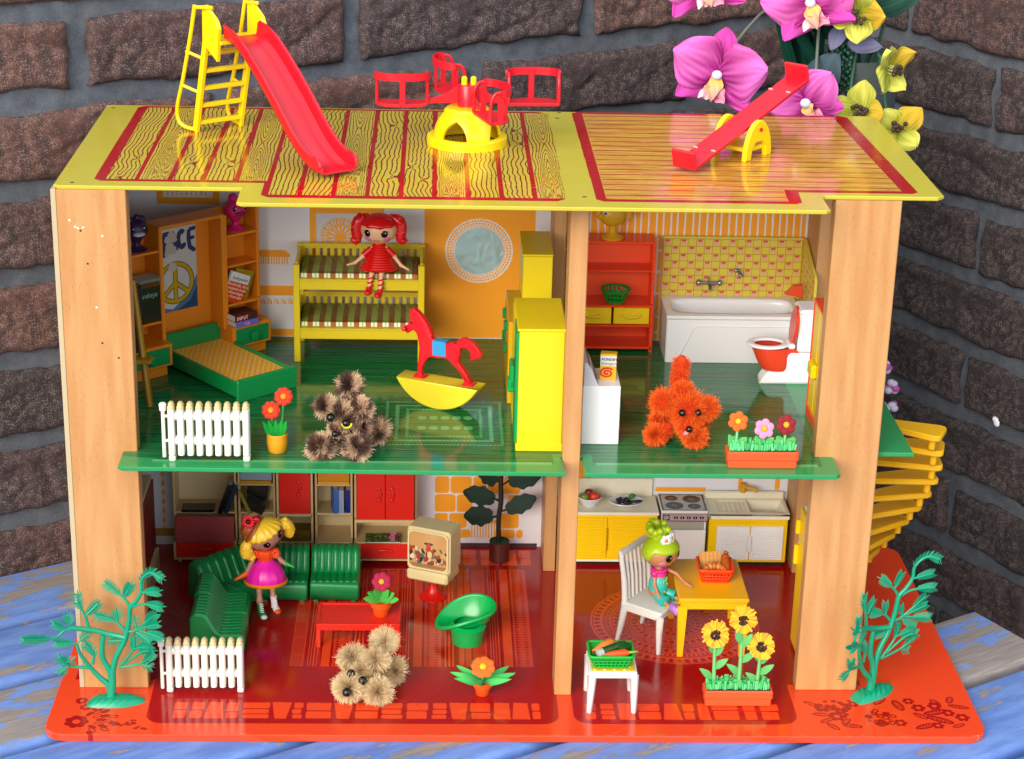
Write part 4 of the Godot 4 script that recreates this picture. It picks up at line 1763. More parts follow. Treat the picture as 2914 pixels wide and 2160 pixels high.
func book(called: String, label: String, at: Vector3, size: Vector3, bs: Basis, cover: Color, spine: Color, words := "", wc := Color(1, 1, 1), group := "", face := "z") -> Node3D:
	# size: width x, height y, thickness z; cover front towards +z, spine on -x
	var t := thing("book", label, "book", at, 0.0, group)
	t.basis = bs
	var b := B.new()
	b.bx(-size.x * 0.5 + 0.03, size.x * 0.5 - 0.03, 0.03, size.y - 0.03, -size.z * 0.5 + 0.03, size.z * 0.5 - 0.03, 0)
	obj("pages", b, mat(C(0.80, 0.78, 0.72), 0.8), t)
	b = B.new()
	for s in [-1.0, 1.0]:
		b.box(Vector3(0, size.y * 0.5, s * (size.z * 0.5 - 0.015)), Vector3(size.x, size.y, 0.035), 0.008)
	obj("cover", b, mat(cover, 0.25), t)
	b = B.new()
	b.box(Vector3(-size.x * 0.5, size.y * 0.5, 0), Vector3(0.04, size.y, size.z), 0.01)
	obj("spine", b, mat(spine, 0.25), t)
	if words:
		if face == "z":
			text("lettering", words, size.x * 0.62 / maxf(3.0, words.length() * 0.62), wc, Transform3D(Basis.IDENTITY, Vector3(0.02, size.y * 0.76, size.z * 0.5 + 0.01)), t)
		else:
			text("lettering", words, minf(size.z * 0.5, size.y * 0.9 / maxf(3.0, words.length() * 0.62)), wc, Transform3D(Basis(Vector3(0, -1, 0), Vector3(0, 0, 1), Vector3(-1, 0, 0)), Vector3(-size.x * 0.5 - 0.03, size.y * 0.5, 0)), t)
	return t

func book_flat(label: String, at: Vector3, w: float, dp: float, th: float, yb: Basis, cover: Color, spine: Color, words := "", wc := Color(1, 1, 1)) -> Node3D:
	# lying flat with its spine to the front; at = middle of its underside
	return book("book", label, at + yb * Vector3(w * 0.5, th * 0.5, 0), Vector3(dp, w, th), yb * Basis(Vector3.RIGHT, -PI / 2) * Basis(Vector3.BACK, PI / 2), cover, spine, words, wc, "", "x")

func dots_tex(bg: Color, dot: Color, w: float, h: float, step: float, r: float) -> Texture2D:
	var t := T.new(w, h, 40.0, 0, 0, bg)
	var y := step * 0.5
	var k := 0
	while y < h:
		var x := step * (0.25 + 0.5 * (k % 2))
		while x < w:
			t.ell(x, y, r, r, dot)
			x += step
		y += step * 0.6
		k += 1
	return t.tex()

func figurine(called: String, label: String, at: Vector3, turn: float, body: Color, kind: int):
	# little vinyl animal on a round foot
	var t := thing(called, label, "figurine", at, turn, "")
	var m := mat(body, 0.4)
	var b := B.new()
	b.lathe([Vector2(0, 0), Vector2(0.85, 0), Vector2(0.88, 0.12), Vector2(0.5, 0.3), Vector2(0.3, 0.55), Vector2(0.3, 0.9)], 20)
	obj("foot", b, m, t)
	b = B.new()
	b.nets(func(p: Vector3) -> float:
		var d := (((p - Vector3(0, 1.85, 0)) / Vector3(1.0, 0.95, 0.9)).length() - 1.0) * 0.9
		d = smin(d, (((p - Vector3(0, 1.0, 0)) / Vector3(0.42, 0.5, 0.42)).length() - 1.0) * 0.42, 0.2)
		if kind == 0:
			for s in [-1.0, 1.0]:
				d = smin(d, (p - Vector3(0.55 * s, 2.75, 0)).length() - 0.3, 0.15)
			d = smin(d, (p - Vector3(0.1, 2.9, 0)).length() - 0.28, 0.15)
		elif kind == 1:
			d = smin(d, (p - Vector3(-0.1, 2.9, -0.1)).length() - 0.42, 0.3)
			d = smin(d, (p - Vector3(0.55, 2.6, -0.3)).length() - 0.32, 0.2)
		return d, Vector3(-1.3, 0.5, -1.2), Vector3(1.3, 3.5, 1.2), 0.11)
	obj("body", b, m, t)
	for s in [-1.0, 1.0]:
		b = B.new()
		b.c(C(0.02, 0.02, 0.02))
		b.ell(Vector3(0.52 * s, 2.05, 0.70), Vector3(0.2, 0.22, 0.14), Basis.IDENTITY, 10, 6)
		b.c(C(0.95, 0.95, 0.95))
		b.ell(Vector3(0.47 * s, 2.12, 0.82), Vector3(0.07, 0.07, 0.05), Basis.IDENTITY, 6, 4)
		obj("eye", b, vmat(0.2), t)
	b = B.new()
	b.ell(Vector3(0, 1.62, 0.86), Vector3(0.55, 0.2, 0.28), Basis(Vector3.RIGHT, 0.2), 12, 6)
	obj("beak", b, mat(C(0.72, 0.72, 0.78) if kind == 0 else body.darkened(0.35), 0.4), t)

func smin(a: float, b: float, k: float) -> float:
	var h := maxf(k - absf(a - b), 0.0) / k
	return minf(a, b) - h * h * k * 0.25

func seg(p: Vector3, a: Vector3, b: Vector3, ra: float, rb: float) -> float:
	var d := b - a
	var h := clampf((p - a).dot(d) / d.length_squared(), 0.0, 1.0)
	return (p - a - d * h).length() - lerpf(ra, rb, h)

func radiator(label: String, at: Vector3) -> Node3D:
	var t := thing("radiator", label, "radiator", at, 0.0, "white ribbed toy radiators")
	var W := C(0.86, 0.85, 0.80)
	for i in 9:
		var x := -2.88 + 0.72 * i
		var b := B.new()
		var end := i == 0 or i == 8
		var y0 := 0.45
		b.c(W)
		b.box(Vector3(x, (y0 + 4.25) * 0.5, 0), Vector3(0.52, 4.25 - y0, 1.05), 0.2)
		for s in [-0.35, 0.35]:
			b.tube([Vector3(x, y0 + 0.1, s), Vector3(x, 4.3, s)], 0.265, 12)
		b.c(C(0.80, 0.71, 0.52))
		b.box(Vector3(x, 4.4, 0), Vector3(0.52, 0.55, 1.0), 0.15)
		b.ell(Vector3(x, 4.62, 0), Vector3(0.25, 0.24, 0.46), Basis.IDENTITY, 12, 8)
		if end:
			b.c(W)
			b.box(Vector3(x, 0.25, 0), Vector3(0.52, 0.5, 1.0), 0.1)
		obj("fin", b, vmat(0.3), t)
	for y in [1.65, 3.7]:
		var b := B.new()
		b.tube([Vector3(-2.9, y, 0), Vector3(2.9, y, 0)], 0.40, 14)
		obj("pipe", b, mat(W, 0.3), t)
	var b := B.new()
	b.tube([Vector3(-3.5, 0.3, 0.2), Vector3(-3.5, 4.3, 0.2)], 0.15, 10)
	b.lathe([Vector2(0, 4.15), Vector2(0.26, 4.2), Vector2(0.3, 4.7), Vector2(0.22, 4.8), Vector2(0, 4.8)], 14, Vector3(-3.5, 0, 0.2))
	for y in [1.65, 3.7]:
		b.tube([Vector3(-3.5, y, 0.2), Vector3(-2.8, y, 0.1)], 0.13, 8)
	obj("valve_pipe", b, mat(W, 0.3), t)
	return t

func build_upper_left():
	var n := Vector3(0.643, 0, 0.766)
	var d := Vector3(0.766, 0, -0.643)
	var OR := mat(C(0.86, 0.50, 0.08), 0.4)
	var GR := mat(GREEN, 0.35)
	# ---- corner bed cabinet; local x along the front (s - 18.9), z out of the wall (n + 10.2)
	var org := d * 18.9 + n * -10.2
	var cb := Basis(d, Vector3.UP, n)
	var t := thing("bed_cabinet", "orange shelf unit with peace poster and green drawers set across the corner", "cabinet", Vector3(org.x, F2, org.z))
	t.basis = cb
	for q in [["tower", -7.8, -3.45], ["tower", 2.85, 6.9]]:
		var x0: float = q[1]
		var x1: float = q[2]
		var left: bool = x0 < 0
		var b := B.new()
		b.bx(x0, x0 + 0.3, 0.6, 13.0, -2.4, 0.0 if not left else -0.6, 0.05)
		b.bx(x1 - 0.3, x1, 0.6, 13.0, -2.4, -0.5 if not left else 0.0, 0.05)
		obj("tower_side", b, OR, t)
		b = B.new()
		b.bx(x0 + 0.02, x1 - 0.02, 0.6, 13.0, -2.6, -2.4, 0.04)
		obj("tower_back", b, OR, t)
		for y in [11.1, 8.15, 4.75]:
			b = B.new()
			b.bx(x0 + 0.3, x1 - 0.32, y - 0.22, y, -2.4, -0.05 if y != 8.15 else -0.5, 0.04)
			obj("shelf", b, OR, t)
		b = B.new()
		b.bx(x0 - 0.02, x1 + 0.02, 0.95, 2.95, -2.4, 1.0, 0.06)
		obj("drawer_case", b, OR, t)
		b = B.new()
		b.bx(x0 + 0.3, x1 - 0.3, 1.2, 2.7, 0.9, 1.12, 0.05)
		var dr := obj("drawer", b, GR, t)
		b = B.new()
		b.lathe([Vector2(0, 0), Vector2(0.22, 0), Vector2(0.25, 0.2), Vector2(0.42, 0.28), Vector2(0.42, 0.5), Vector2(0.2, 0.55), Vector2(0, 0.5)], 16, Vector3((x0 + x1) * 0.5, 1.95, 1.1), Basis(Vector3.RIGHT, PI / 2))
		obj("knob", b, GR, dr)
		b = B.new()
		b.bx(x0 + 0.3, x1 - 0.3, 0.0, 0.95, -2.2, 0.6, 0.04)
		obj("plinth", b, OR, t)
	# framed recess with the poster
	var b := B.new()
	b.bx(-3.7, -3.4, 2.6, 13.15, -2.3, 0.05, 0.05)
	b.bx(2.55, 2.85, 2.6, 13.15, -2.3, 0.05, 0.05)
	obj("frame_side", b, OR, t)
	b = B.new()
	b.bx(-3.45, 2.6, 12.85, 13.14, -2.3, 0.04, 0.05)
	obj("frame_top", b, OR, t)
	b = B.new()
	b.bx(-3.45, 2.6, 0.3, 12.9, -2.5, -1.95, 0.04)
	obj("recess_back", b, OR, t)
	var pt := T.new(4.0, 7.6, 64.0, 0, 0, C(0.72, 0.72, 0.73))
	var BL := C(0.05, 0.14, 0.36)
	pt.poly([Vector2(4, 7.6), Vector2(0, 7.6), Vector2(0, 7.0), Vector2(1.4, 7.4), Vector2(3.0, 6.3), Vector2(4.0, 4.6)], C(0.25, 0.42, 0.58))
	pt.poly([Vector2(4, 7.6), Vector2(0, 7.6), Vector2(0, 7.3), Vector2(1.5, 7.7), Vector2(3.2, 6.9), Vector2(4.0, 5.6)], C(0.10, 0.25, 0.42))
	# fat letters P E A C E; the middle one is torn off
	pt.line([Vector2(0.05, 0.6), Vector2(0.12, 2.1)], 0.50, BL)
	pt.line([Vector2(0.05, 0.5), Vector2(0.35, 0.8), Vector2(0.1, 1.2)], 0.34, BL)
	pt.line([Vector2(0.62, 0.5), Vector2(0.60, 1.2), Vector2(0.66, 2.3)], 0.47, BL)
	pt.line([Vector2(0.62, 0.5), Vector2(1.2, 0.45)], 0.44, BL)
	pt.line([Vector2(0.62, 1.3), Vector2(1.1, 1.25)], 0.39, BL)
	pt.line([Vector2(1.3, 2.0), Vector2(1.6, 0.5), Vector2(1.95, 1.9)], 0.44, BL)
	var cc := []
	for k in 11:
		var a := deg_to_rad(-50.0 - 26.0 * k)
		cc.append(Vector2(2.55 + cos(a) * 0.36, 1.15 + sin(a) * 0.72))
	pt.line(cc, 0.42, BL)
	pt.line([Vector2(3.3, 0.42), Vector2(3.25, 1.2), Vector2(3.35, 2.0), Vector2(3.75, 2.3)], 0.40, BL)
	pt.line([Vector2(3.3, 0.42), Vector2(3.85, 0.36)], 0.36, BL)
	pt.line([Vector2(3.3, 1.22), Vector2(3.72, 1.18)], 0.32, BL)
	var r2 := RandomNumberGenerator.new()
	r2.seed = 9
	for k in 20:
		pt.ell(1.35 + r2.randf_range(-0.45, 0.45), 1.35 + r2.randf_range(-0.8, 0.9), r2.randf_range(0.15, 0.4), r2.randf_range(0.15, 0.35), C(0.66, 0.64, 0.62))
	var pc := Vector2(1.75, 5.0)
	for q in [[0.46, C(0.05, 0.06, 0.03)], [0.34, C(0.70, 0.58, 0.06)]]:
		var ringp := []
		for i in 41:
			ringp.append(pc + Vector2(cos(TAU * i / 40), sin(TAU * i / 40)) * 1.72)
		pt.line(ringp, q[0], q[1])
		pt.line([pc + Vector2(0, -1.5), pc + Vector2(0, 1.7)], q[0], q[1])
		pt.line([pc, pc + Vector2(-1.3, 1.1)], q[0], q[1])
		pt.line([pc, pc + Vector2(1.35, 1.05)], q[0], q[1])
	for k in 10:
		pt.ell(1.55 + r2.randf_range(-0.3, 0.3), 3.4 + r2.randf_range(-0.4, 0.4), 0.2, 0.2, C(0.68, 0.67, 0.66))
	b = B.new()
	b.quad(Vector3(-2.75, 4.6, -1.93), Vector3(1.2, 4.6, -1.93), Vector3(1.2, 12.15, -1.93), Vector3(-2.75, 12.15, -1.93))
	obj("peace_poster", b, tmat(pt.tex(), 0.35), t)

	# figurines and books on the cabinet
	var P := func(s: float, y: float, nn: float) -> Vector3:
		var q := d * s + n * nn
		return Vector3(q.x, F2 + y, q.z)
	figurine("toy_figurine", "purple vinyl bird figurine with a white beak on the left tower", P.call(13.7, 11.1, -11.4), 0.45, C(0.20, 0.10, 0.28), 0)
	figurine("toy_figurine", "glossy pink figurine on the top shelf of the right tower", P.call(23.85, 11.1, -11.5), 0.7, C(0.80, 0.08, 0.42), 1)
	var lean := Basis(n, -0.42)
	book("book", "white and orange book leaning on the third shelf of the right tower", P.call(22.5, 4.85, -10.5), Vector3(2.1, 2.75, 0.3), lean * cb, C(0.78, 0.24, 0.07), C(0.80, 0.80, 0.82), "", C(0.9, 0.9, 0.9))
	var zb := get_node("book")
	var wq := B.new()
	wq.box(Vector3(0, 2.3, 0.165), Vector3(2.06, 0.85, 0.02), 0.005)
	obj("white_band", wq, mat(C(0.82, 0.83, 0.85), 0.3), zb)
	text("lettering", "Zuidpoolst", 0.26, C(0.12, 0.32, 0.36), Transform3D(Basis.IDENTITY, Vector3(0, 2.2, 0.19)), zb)
	for k in 4:
		text("lettering", ["Wonderlijk, dit is", "vergeten boek", "nieuw begin", "je doet wat"][k], 0.125, C(0.92, 0.84, 0.78), Transform3D(Basis.IDENTITY, Vector3(0, 1.62 - 0.36 * k, 0.165)), zb)
	book("book", "thin yellow book behind the white and orange one", P.call(23.4, 4.85, -10.95), Vector3(2.0, 2.75, 0.3), Basis(n, -0.36) * cb, C(0.62, 0.52, 0.08), C(0.50, 0.42, 0.06))
	book_flat("blue and pink book lying at the bottom of the stack above the right drawer", P.call(23.1, 2.97, -9.9), 2.4, 1.9, 0.5, cb, C(0.36, 0.42, 0.74), C(0.42, 0.40, 0.76), "oog", C(0.95, 0.6, 0.8))
	var bb := book_flat("dark maroon book on top of the stack above the right drawer", P.call(23.0, 3.49, -9.9), 2.35, 1.9, 0.6, cb, C(0.26, 0.14, 0.16), C(0.24, 0.15, 0.17), "", C(0.9, 0.86, 0.86))
	var bk := B.new()
	bk.box(Vector3(-0.97, 1.6, 0), Vector3(0.05, 1.15, 0.58), 0.01)
	obj("maroon_band", bk, mat(C(0.50, 0.04, 0.16), 0.25), bb)
	text("lettering", "INPUT", 0.30, C(0.92, 0.88, 0.88), Transform3D(Basis(Vector3(0, -1, 0), Vector3(0, 0, 1), Vector3(-1, 0, 0)), Vector3(-1.0, 1.6, 0)), bb)
	book("book", "dark green book standing on the third shelf of the left tower", P.call(14.0, 4.8, -10.6), Vector3(2.3, 3.2, 0.5), cb, C(0.03, 0.10, 0.085), C(0.05, 0.12, 0.10), "Andaya", C(0.55, 0.68, 0.66))
	book_flat("pale grey book lying on the second shelf of the left tower", P.call(13.9, 8.62, -10.6), 2.1, 1.7, 0.25, cb, C(0.62, 0.68, 0.68), C(0.40, 0.46, 0.46))
	book_flat("brown book under the pale grey one on the left tower", P.call(13.7, 8.17, -10.6), 2.0, 1.6, 0.42, cb, C(0.30, 0.19, 0.12), C(0.34, 0.17, 0.09))

	# ---- green bed
	var bo := d * 19.05 + n * -0.26
	t = thing("bed", "green low bed with yellow dotted mattress in front of the poster", "bed", Vector3(bo.x, F2, bo.z))
	t.basis = cb
	b = B.new()
	b.x = Transform3D(Basis.IDENTITY, Vector3(0, 0, -0.35))
	b.prism(rr(-3.05, 0.0, 3.05, 1.95, 0.18), 0, 0.38, 0.07)
	b.x = Transform3D.IDENTITY
	obj("footboard", b, GR, t)
	for s in [-1.0, 1.0]:
		b = B.new()
		b.bx(s * 2.85 - 0.13, s * 2.85 + 0.13, 0.35, 1.72, -10.9, -0.34, 0.06)
		obj("side_rail", b, GR, t)
	b = B.new()
	b.bx(-3.0, 3.0, 0.3, 3.0, -11.25, -10.9, 0.08)
	obj("headboard", b, GR, t)
	b = B.new()
	b.flat()
	b.bx(-2.70, 2.70, 0.6, 1.45, -10.88, -0.38, 0.08)
	obj("mattress", b, mat(C(0.92, 0.66, 0.10), 0.6), t)
	b = B.new()
	b.quad(Vector3(-2.68, 1.47, -0.42), Vector3(2.68, 1.47, -0.42), Vector3(2.68, 1.47, -10.86), Vector3(-2.68, 1.47, -10.86))
	obj("sheet", b, tmat(dots_tex(C(0.94, 0.68, 0.10), C(0.90, 0.84, 0.74), 5.4, 10.4, 0.56, 0.095), 0.6), t)

	# ---- easel with blackboard behind the left post
	t = thing("easel", "yellow easel with dark board half hidden behind the left post", "easel", Vector3(4.7, F2, -10.5))
	var YD := mat(C(0.66, 0.47, 0.05), 0.4)
	for s in [0.0, -3.2]:
		b = B.new()
		b.tube([Vector3(0.2 + s, 0.0, 0.9), Vector3(-1.2 + s * 0.75, 10.2, -1.5)], 0.30, 4)
		obj("leg", b, YD, t)
	b = B.new()
	b.tube([Vector3(-1.6, 0.0, -3.0), Vector3(-2.2, 9.5, -1.7)], 0.28, 4)
	obj("leg", b, YD, t)
	b = B.new()
	b.bx(-3.4, 0.4, 3.7, 4.05, -0.4, 0.9, 0.05)
	obj("ledge", b, YD, t)
	b = B.new()
	b.box(Vector3(-1.9, 7.0, -0.9), Vector3(3.0, 5.6, 0.2), 0.04, Basis(Vector3.RIGHT, -0.22))
	obj("blackboard", b, mat(C(0.03, 0.035, 0.035), 0.6), t)

	# ---- bunk bed
	t = thing("bunk_bed", "yellow bunk bed with two plaid mattresses against the back wall", "bunk bed", Vector3(21.85, F2, -23.6))
	var YB := mat(C(0.82, 0.72, 0.08), 0.4)
	for sx in [-1.0, 1.0]:
		for sz in [-1.0, 1.0]:
			b = B.new()
			b.bx(sx * 5.45 - 0.28, sx * 5.45 + 0.28, 0, 9.0 if sz > 0 else 9.25, sz * 2.75 - 0.28, sz * 2.75 + 0.28, 0.05)
			obj("post", b, YB, t)
		b = B.new()
		for y in [2.2, 6.8]:
			b.bx(sx * 5.45 - 0.14, sx * 5.45 + 0.14, y, y + 2.3, -2.5, 2.5, 0.04)
		obj("end_panel", b, YB, t)
	for y in [2.15, 6.7]:
		b = B.new()
		b.bx(-5.2, 5.2, y, y + 0.9, 2.68, 2.96, 0.05)
		b.bx(-5.2, 5.2, y + 0.85, y + 1.02, 2.55, 3.04, 0.04)
		obj("front_rail", b, YB, t)
		b = B.new()
		b.bx(-5.2, 5.2, y, y + 0.25, -2.7, 2.65, 0.03)
		obj("slat_base", b, YB, t)
		# slotted back
		b = B.new()
		b.bx(-5.2, 5.2, y, y + 1.4, -2.9, -2.66, 0.03)
		b.bx(-5.2, 5.2, y + 2.08, y + 2.55, -2.9, -2.66, 0.03)
		for i in 17:
			var x := -5.2 + i * 0.65
			b.bx(x - 0.17, x + 0.17, y + 1.35, y + 2.12, -2.89, -2.67, 0.0)
		obj("back_rail", b, YB, t)
	var pl := T.new(10.3, 6.2, 48.0, 0, 0, C(0.40, 0.47, 0.16))
	var i := 0
	var x := 0.0
	while x < 10.3:
		var y := 0.0
		while y < 5.2:
			pl.rect(x, y, x + 0.55, y + 0.18, C(0.62, 0.66, 0.34))
			pl.rect(x, y + 0.18, x + 0.55, y + 0.4, C(0.35, 0.44, 0.13))
			y += 0.52
		pl.rect(x + 0.12, 0, x + 0.18, 5.2, C(0.48, 0.55, 0.22))
		pl.rect(x + 0.36, 0, x + 0.42, 5.2, C(0.48, 0.55, 0.22))
		pl.rect(x + 0.55, 0, x + 1.03, 5.2, C(0.37, 0.22, 0.085))
		y = 0.1
		while y < 5.2:
			pl.rect(x + 0.55, y, x + 1.03, y + 0.16, C(0.43, 0.27, 0.11))
			y += 0.52
		# the turned-down front edge
		pl.rect(x, 5.2, x + 0.55, 6.2, C(0.90, 0.92, 0.86))
		pl.rect(x + 0.22, 5.2, x + 0.34, 6.2, C(0.76, 0.72, 0.30))
		pl.rect(x, 5.85, x + 0.55, 6.2, C(0.36, 0.62, 0.14))
		pl.rect(x + 0.55, 5.2, x + 1.03, 6.2, C(0.66, 0.40, 0.22))
		x += 1.03
		i += 1
	var pm := tmat(pl.tex(), 0.35)
	for y in [3.1, 7.6]:
		b = B.new()
		var sec := [Vector2(-2.5, 0.0), Vector2(-2.5, 0.5), Vector2(-2.3, 0.62), Vector2(0, 0.62), Vector2(2.35, 0.62), Vector2(2.55, 0.52), Vector2(2.6, 0.35), Vector2(2.6, -0.06)]
		var vs := [0.0, 0.01, 0.02, 0.42, 0.82, 0.84, 0.89, 1.0]
		b.smooth()
		for k in 7:
			var p: Vector2 = sec[k]
			var q: Vector2 = sec[k + 1]
			b.tri(Vector3(-5.1, y + p.y, p.x), Vector3(5.1, y + q.y, q.x), Vector3(-5.1, y + q.y, q.x), Vector2(0, vs[k]), Vector2(1, vs[k + 1]), Vector2(0, vs[k + 1]))
			b.tri(Vector3(-5.1, y + p.y, p.x), Vector3(5.1, y + p.y, p.x), Vector3(5.1, y + q.y, q.x), Vector2(0, vs[k]), Vector2(1, vs[k]), Vector2(1, vs[k + 1]))
		for e in [-5.1, 5.1]:
			for k in range(1, 7):
				b.tri(Vector3(e, y, -2.5), Vector3(e, y + sec[k].y, sec[k].x), Vector3(e, y + sec[k + 1].y, sec[k + 1].x))
		obj("mattress", b, pm, t)

	# ---- rocking horse
	var hd := Vector3(0.909, 0, 0.415)
	t = thing("rocking_horse", "red plastic rocking horse with blue saddle on a yellow rocker", "rocking horse", Vector3(29.05, F2, -10.45))
	t.basis = Basis(hd, Vector3.UP, hd.cross(Vector3.UP))
	b = B.new()
	var arc := []
	var R := 4.13
	for k in 25:
		var a := -PI / 2 - 1.11 + 2.22 * k / 24.0
		arc.append(Vector2(cos(a) * R, R + sin(a) * R))
	b.prism(arc, -1.0, 1.0, 0.08, true)
	obj("rocker", b, mat(C(0.86, 0.78, 0.16), 0.35), t)
	var RH := mat(C(0.84, 0.085, 0.14), 0.32)
	b = B.new()
	# outline in hundredths from the photograph's horse: x along, y up from the rocker top
	var hs := [Vector2(-3.30, 3.95), Vector2(-3.25, 4.25), Vector2(-2.95, 4.6), Vector2(-2.75, 5.2), Vector2(-2.85, 5.75), Vector2(-2.55, 5.9), Vector2(-2.15, 5.7), Vector2(-1.6, 5.2), Vector2(-1.25, 4.5), Vector2(-0.95, 3.85), Vector2(-0.4, 3.45), Vector2(0.35, 3.4), Vector2(1.0, 3.5), Vector2(1.35, 3.45), Vector2(1.75, 3.15), Vector2(1.8, 2.6), Vector2(1.65, 2.0), Vector2(1.95, 1.5), Vector2(2.45, 0.9), Vector2(2.75, 0.25), Vector2(3.0, 0.1), Vector2(3.0, -0.02), Vector2(2.15, -0.02), Vector2(2.2, 0.3), Vector2(1.85, 0.95), Vector2(1.2, 1.6), Vector2(0.55, 2.05), Vector2(-0.2, 1.95), Vector2(-0.95, 1.95), Vector2(-1.35, 1.5), Vector2(-1.65, 0.8), Vector2(-1.65, 0.2), Vector2(-1.45, 0.1), Vector2(-1.45, -0.02), Vector2(-2.35, -0.02), Vector2(-2.35, 0.1), Vector2(-2.1, 0.25), Vector2(-2.05, 1.0), Vector2(-1.95, 1.9), Vector2(-1.9, 2.6), Vector2(-2.0, 3.3), Vector2(-2.2, 3.9), Vector2(-2.5, 4.1), Vector2(-2.75, 3.9), Vector2(-3.0, 3.75)]
	var hc := cat(hs + [hs[0]], 2)
	hc.pop_back()
	b.x = Transform3D(Basis.IDENTITY, Vector3(0, 2.3, 0))
	b.prism(hc, -0.34, 0.34, 0.11, true)
	for k in [-1.9, 2.57]:
		b.box(Vector3(k, 0.08, 0), Vector3(1.0, 0.2, 1.0), 0.06)
	obj("body", b, RH, t)
	b = B.new()
	b.x = Transform3D(Basis.IDENTITY, Vector3(0, 2.3, 0))
	var tl := [Vector2(1.45, 3.2), Vector2(1.5, 3.75), Vector2(2.0, 4.05), Vector2(2.7, 3.95), Vector2(3.3, 3.5), Vector2(3.75, 2.85), Vector2(3.6, 2.6), Vector2(3.0, 2.3), Vector2(2.75, 2.25), Vector2(2.75, 2.7), Vector2(2.5, 3.15), Vector2(2.0, 3.2), Vector2(1.75, 3.0)]
	b.prism(cat(tl, 2), -0.30, 0.30, 0.1, true)
	obj("tail", b, RH, t)
	b = B.new()
	for k in 13:
		var f := k / 12.0
		var q := Vector2(-2.45, 5.85).lerp(Vector2(-0.9, 3.9), f) + Vector2(0.12, 0.18) * sin(f * PI)
		b.ell(Vector3(q.x + 0.05, q.y + 2.3, 0), Vector3(0.24, 0.15, 0.38), Basis(Vector3.BACK, -0.9), 8, 6)
	obj("mane", b, RH, t)
	b = B.new()
	b.tube([Vector3(-3.1, 6.55, -0.85), Vector3(-3.1, 6.55, 0.85)], 0.17, 10)
	obj("grip_bar", b, RH, t)
	b = B.new()
	b.ell(Vector3(-2.6, 7.1, 0.33), Vector3(0.13, 0.16, 0.05), Basis.IDENTITY, 8, 5)
	obj("eye", b, mat(C(0.45, 0.02, 0.04), 0.4), t)
	b = B.new()
	b.box(Vector3(-0.05, 5.15, 0.355), Vector3(1.2, 1.25, 0.05), 0.02, Basis(Vector3.BACK, 0.04))
	b.box(Vector3(-0.02, 5.80, 0), Vector3(1.2, 0.06, 0.76), 0.02)
	b.box(Vector3(-0.05, 5.15, -0.355), Vector3(1.2, 1.25, 0.05), 0.02)
	obj("saddle", b, mat(C(0.16, 0.56, 0.78), 0.5), t)

	# ---- yellow wardrobe by the partition and the tall cabinet behind it
	var YW := mat(C(0.86, 0.76, 0.05), 0.38)
	t = thing("wardrobe", "yellow wardrobe with a green handle at the front, beside the centre post", "wardrobe", Vector3(36.85, F2, -4.5))
	b = B.new()
	b.bx(-1.75, 1.8, 0.3, 10.1, -3.8, 3.8, 0.05)
	obj("body", b, YW, t)
	b = B.new()
	b.bx(-1.9, 1.92, 10.1, 10.32, -3.9, 3.86, 0.05)
	obj("top", b, YW, t)
	b = B.new()
	b.bx(-1.85, 1.88, 0.0, 0.62, -3.85, 3.84, 0.05)
	obj("plinth", b, YW, t)
	for s in [-1.0, 1.0]:
		b = B.new()
		b.bx(-1.98, -1.72, 0.75, 9.95, -1.85 + s * 1.92, 1.85 + s * 1.92, 0.05)
		obj("door", b, mat(C(0.03, 0.55, 0.26), 0.35) if s > 0 else YW, t)
	b = B.new()
	b.bx(-2.35, -1.95, 4.6, 6.5, -0.2, 2.0, 0.12)
	b.bx(-2.5, -1.95, 4.3, 5.3, 0.6, 2.0, 0.1)
	obj("handle", b, mat(C(0.03, 0.58, 0.28), 0.35), t)
	t = thing("tall_cabinet", "taller yellow cabinet with green knobs behind the wardrobe", "cabinet", Vector3(36.9, F2, -18.4))
	b = B.new()
	b.bx(-1.0, 1.5, 0.0, 11.75, -3.6, 3.4, 0.05)
	b.bx(-1.06, 1.56, 11.75, 11.9, -3.7, 3.3, 0.04)
	obj("upper_case", b, YW, t)
	b = B.new()
	b.bx(-2.25, -1.0, 0.0, 7.3, -1.2, 7.4, 0.05)
	obj("dresser", b, mat(C(0.80, 0.62, 0.05), 0.38), t)
	for y in [3.4, 5.4]:
		for z in [0.3, 3.5]:
			b = B.new()
			b.bx(-2.55, -2.2, y, y + 0.8, z, z + 0.8, 0.1)
			obj("knob", b, mat(C(0.03, 0.50, 0.24), 0.35), t)

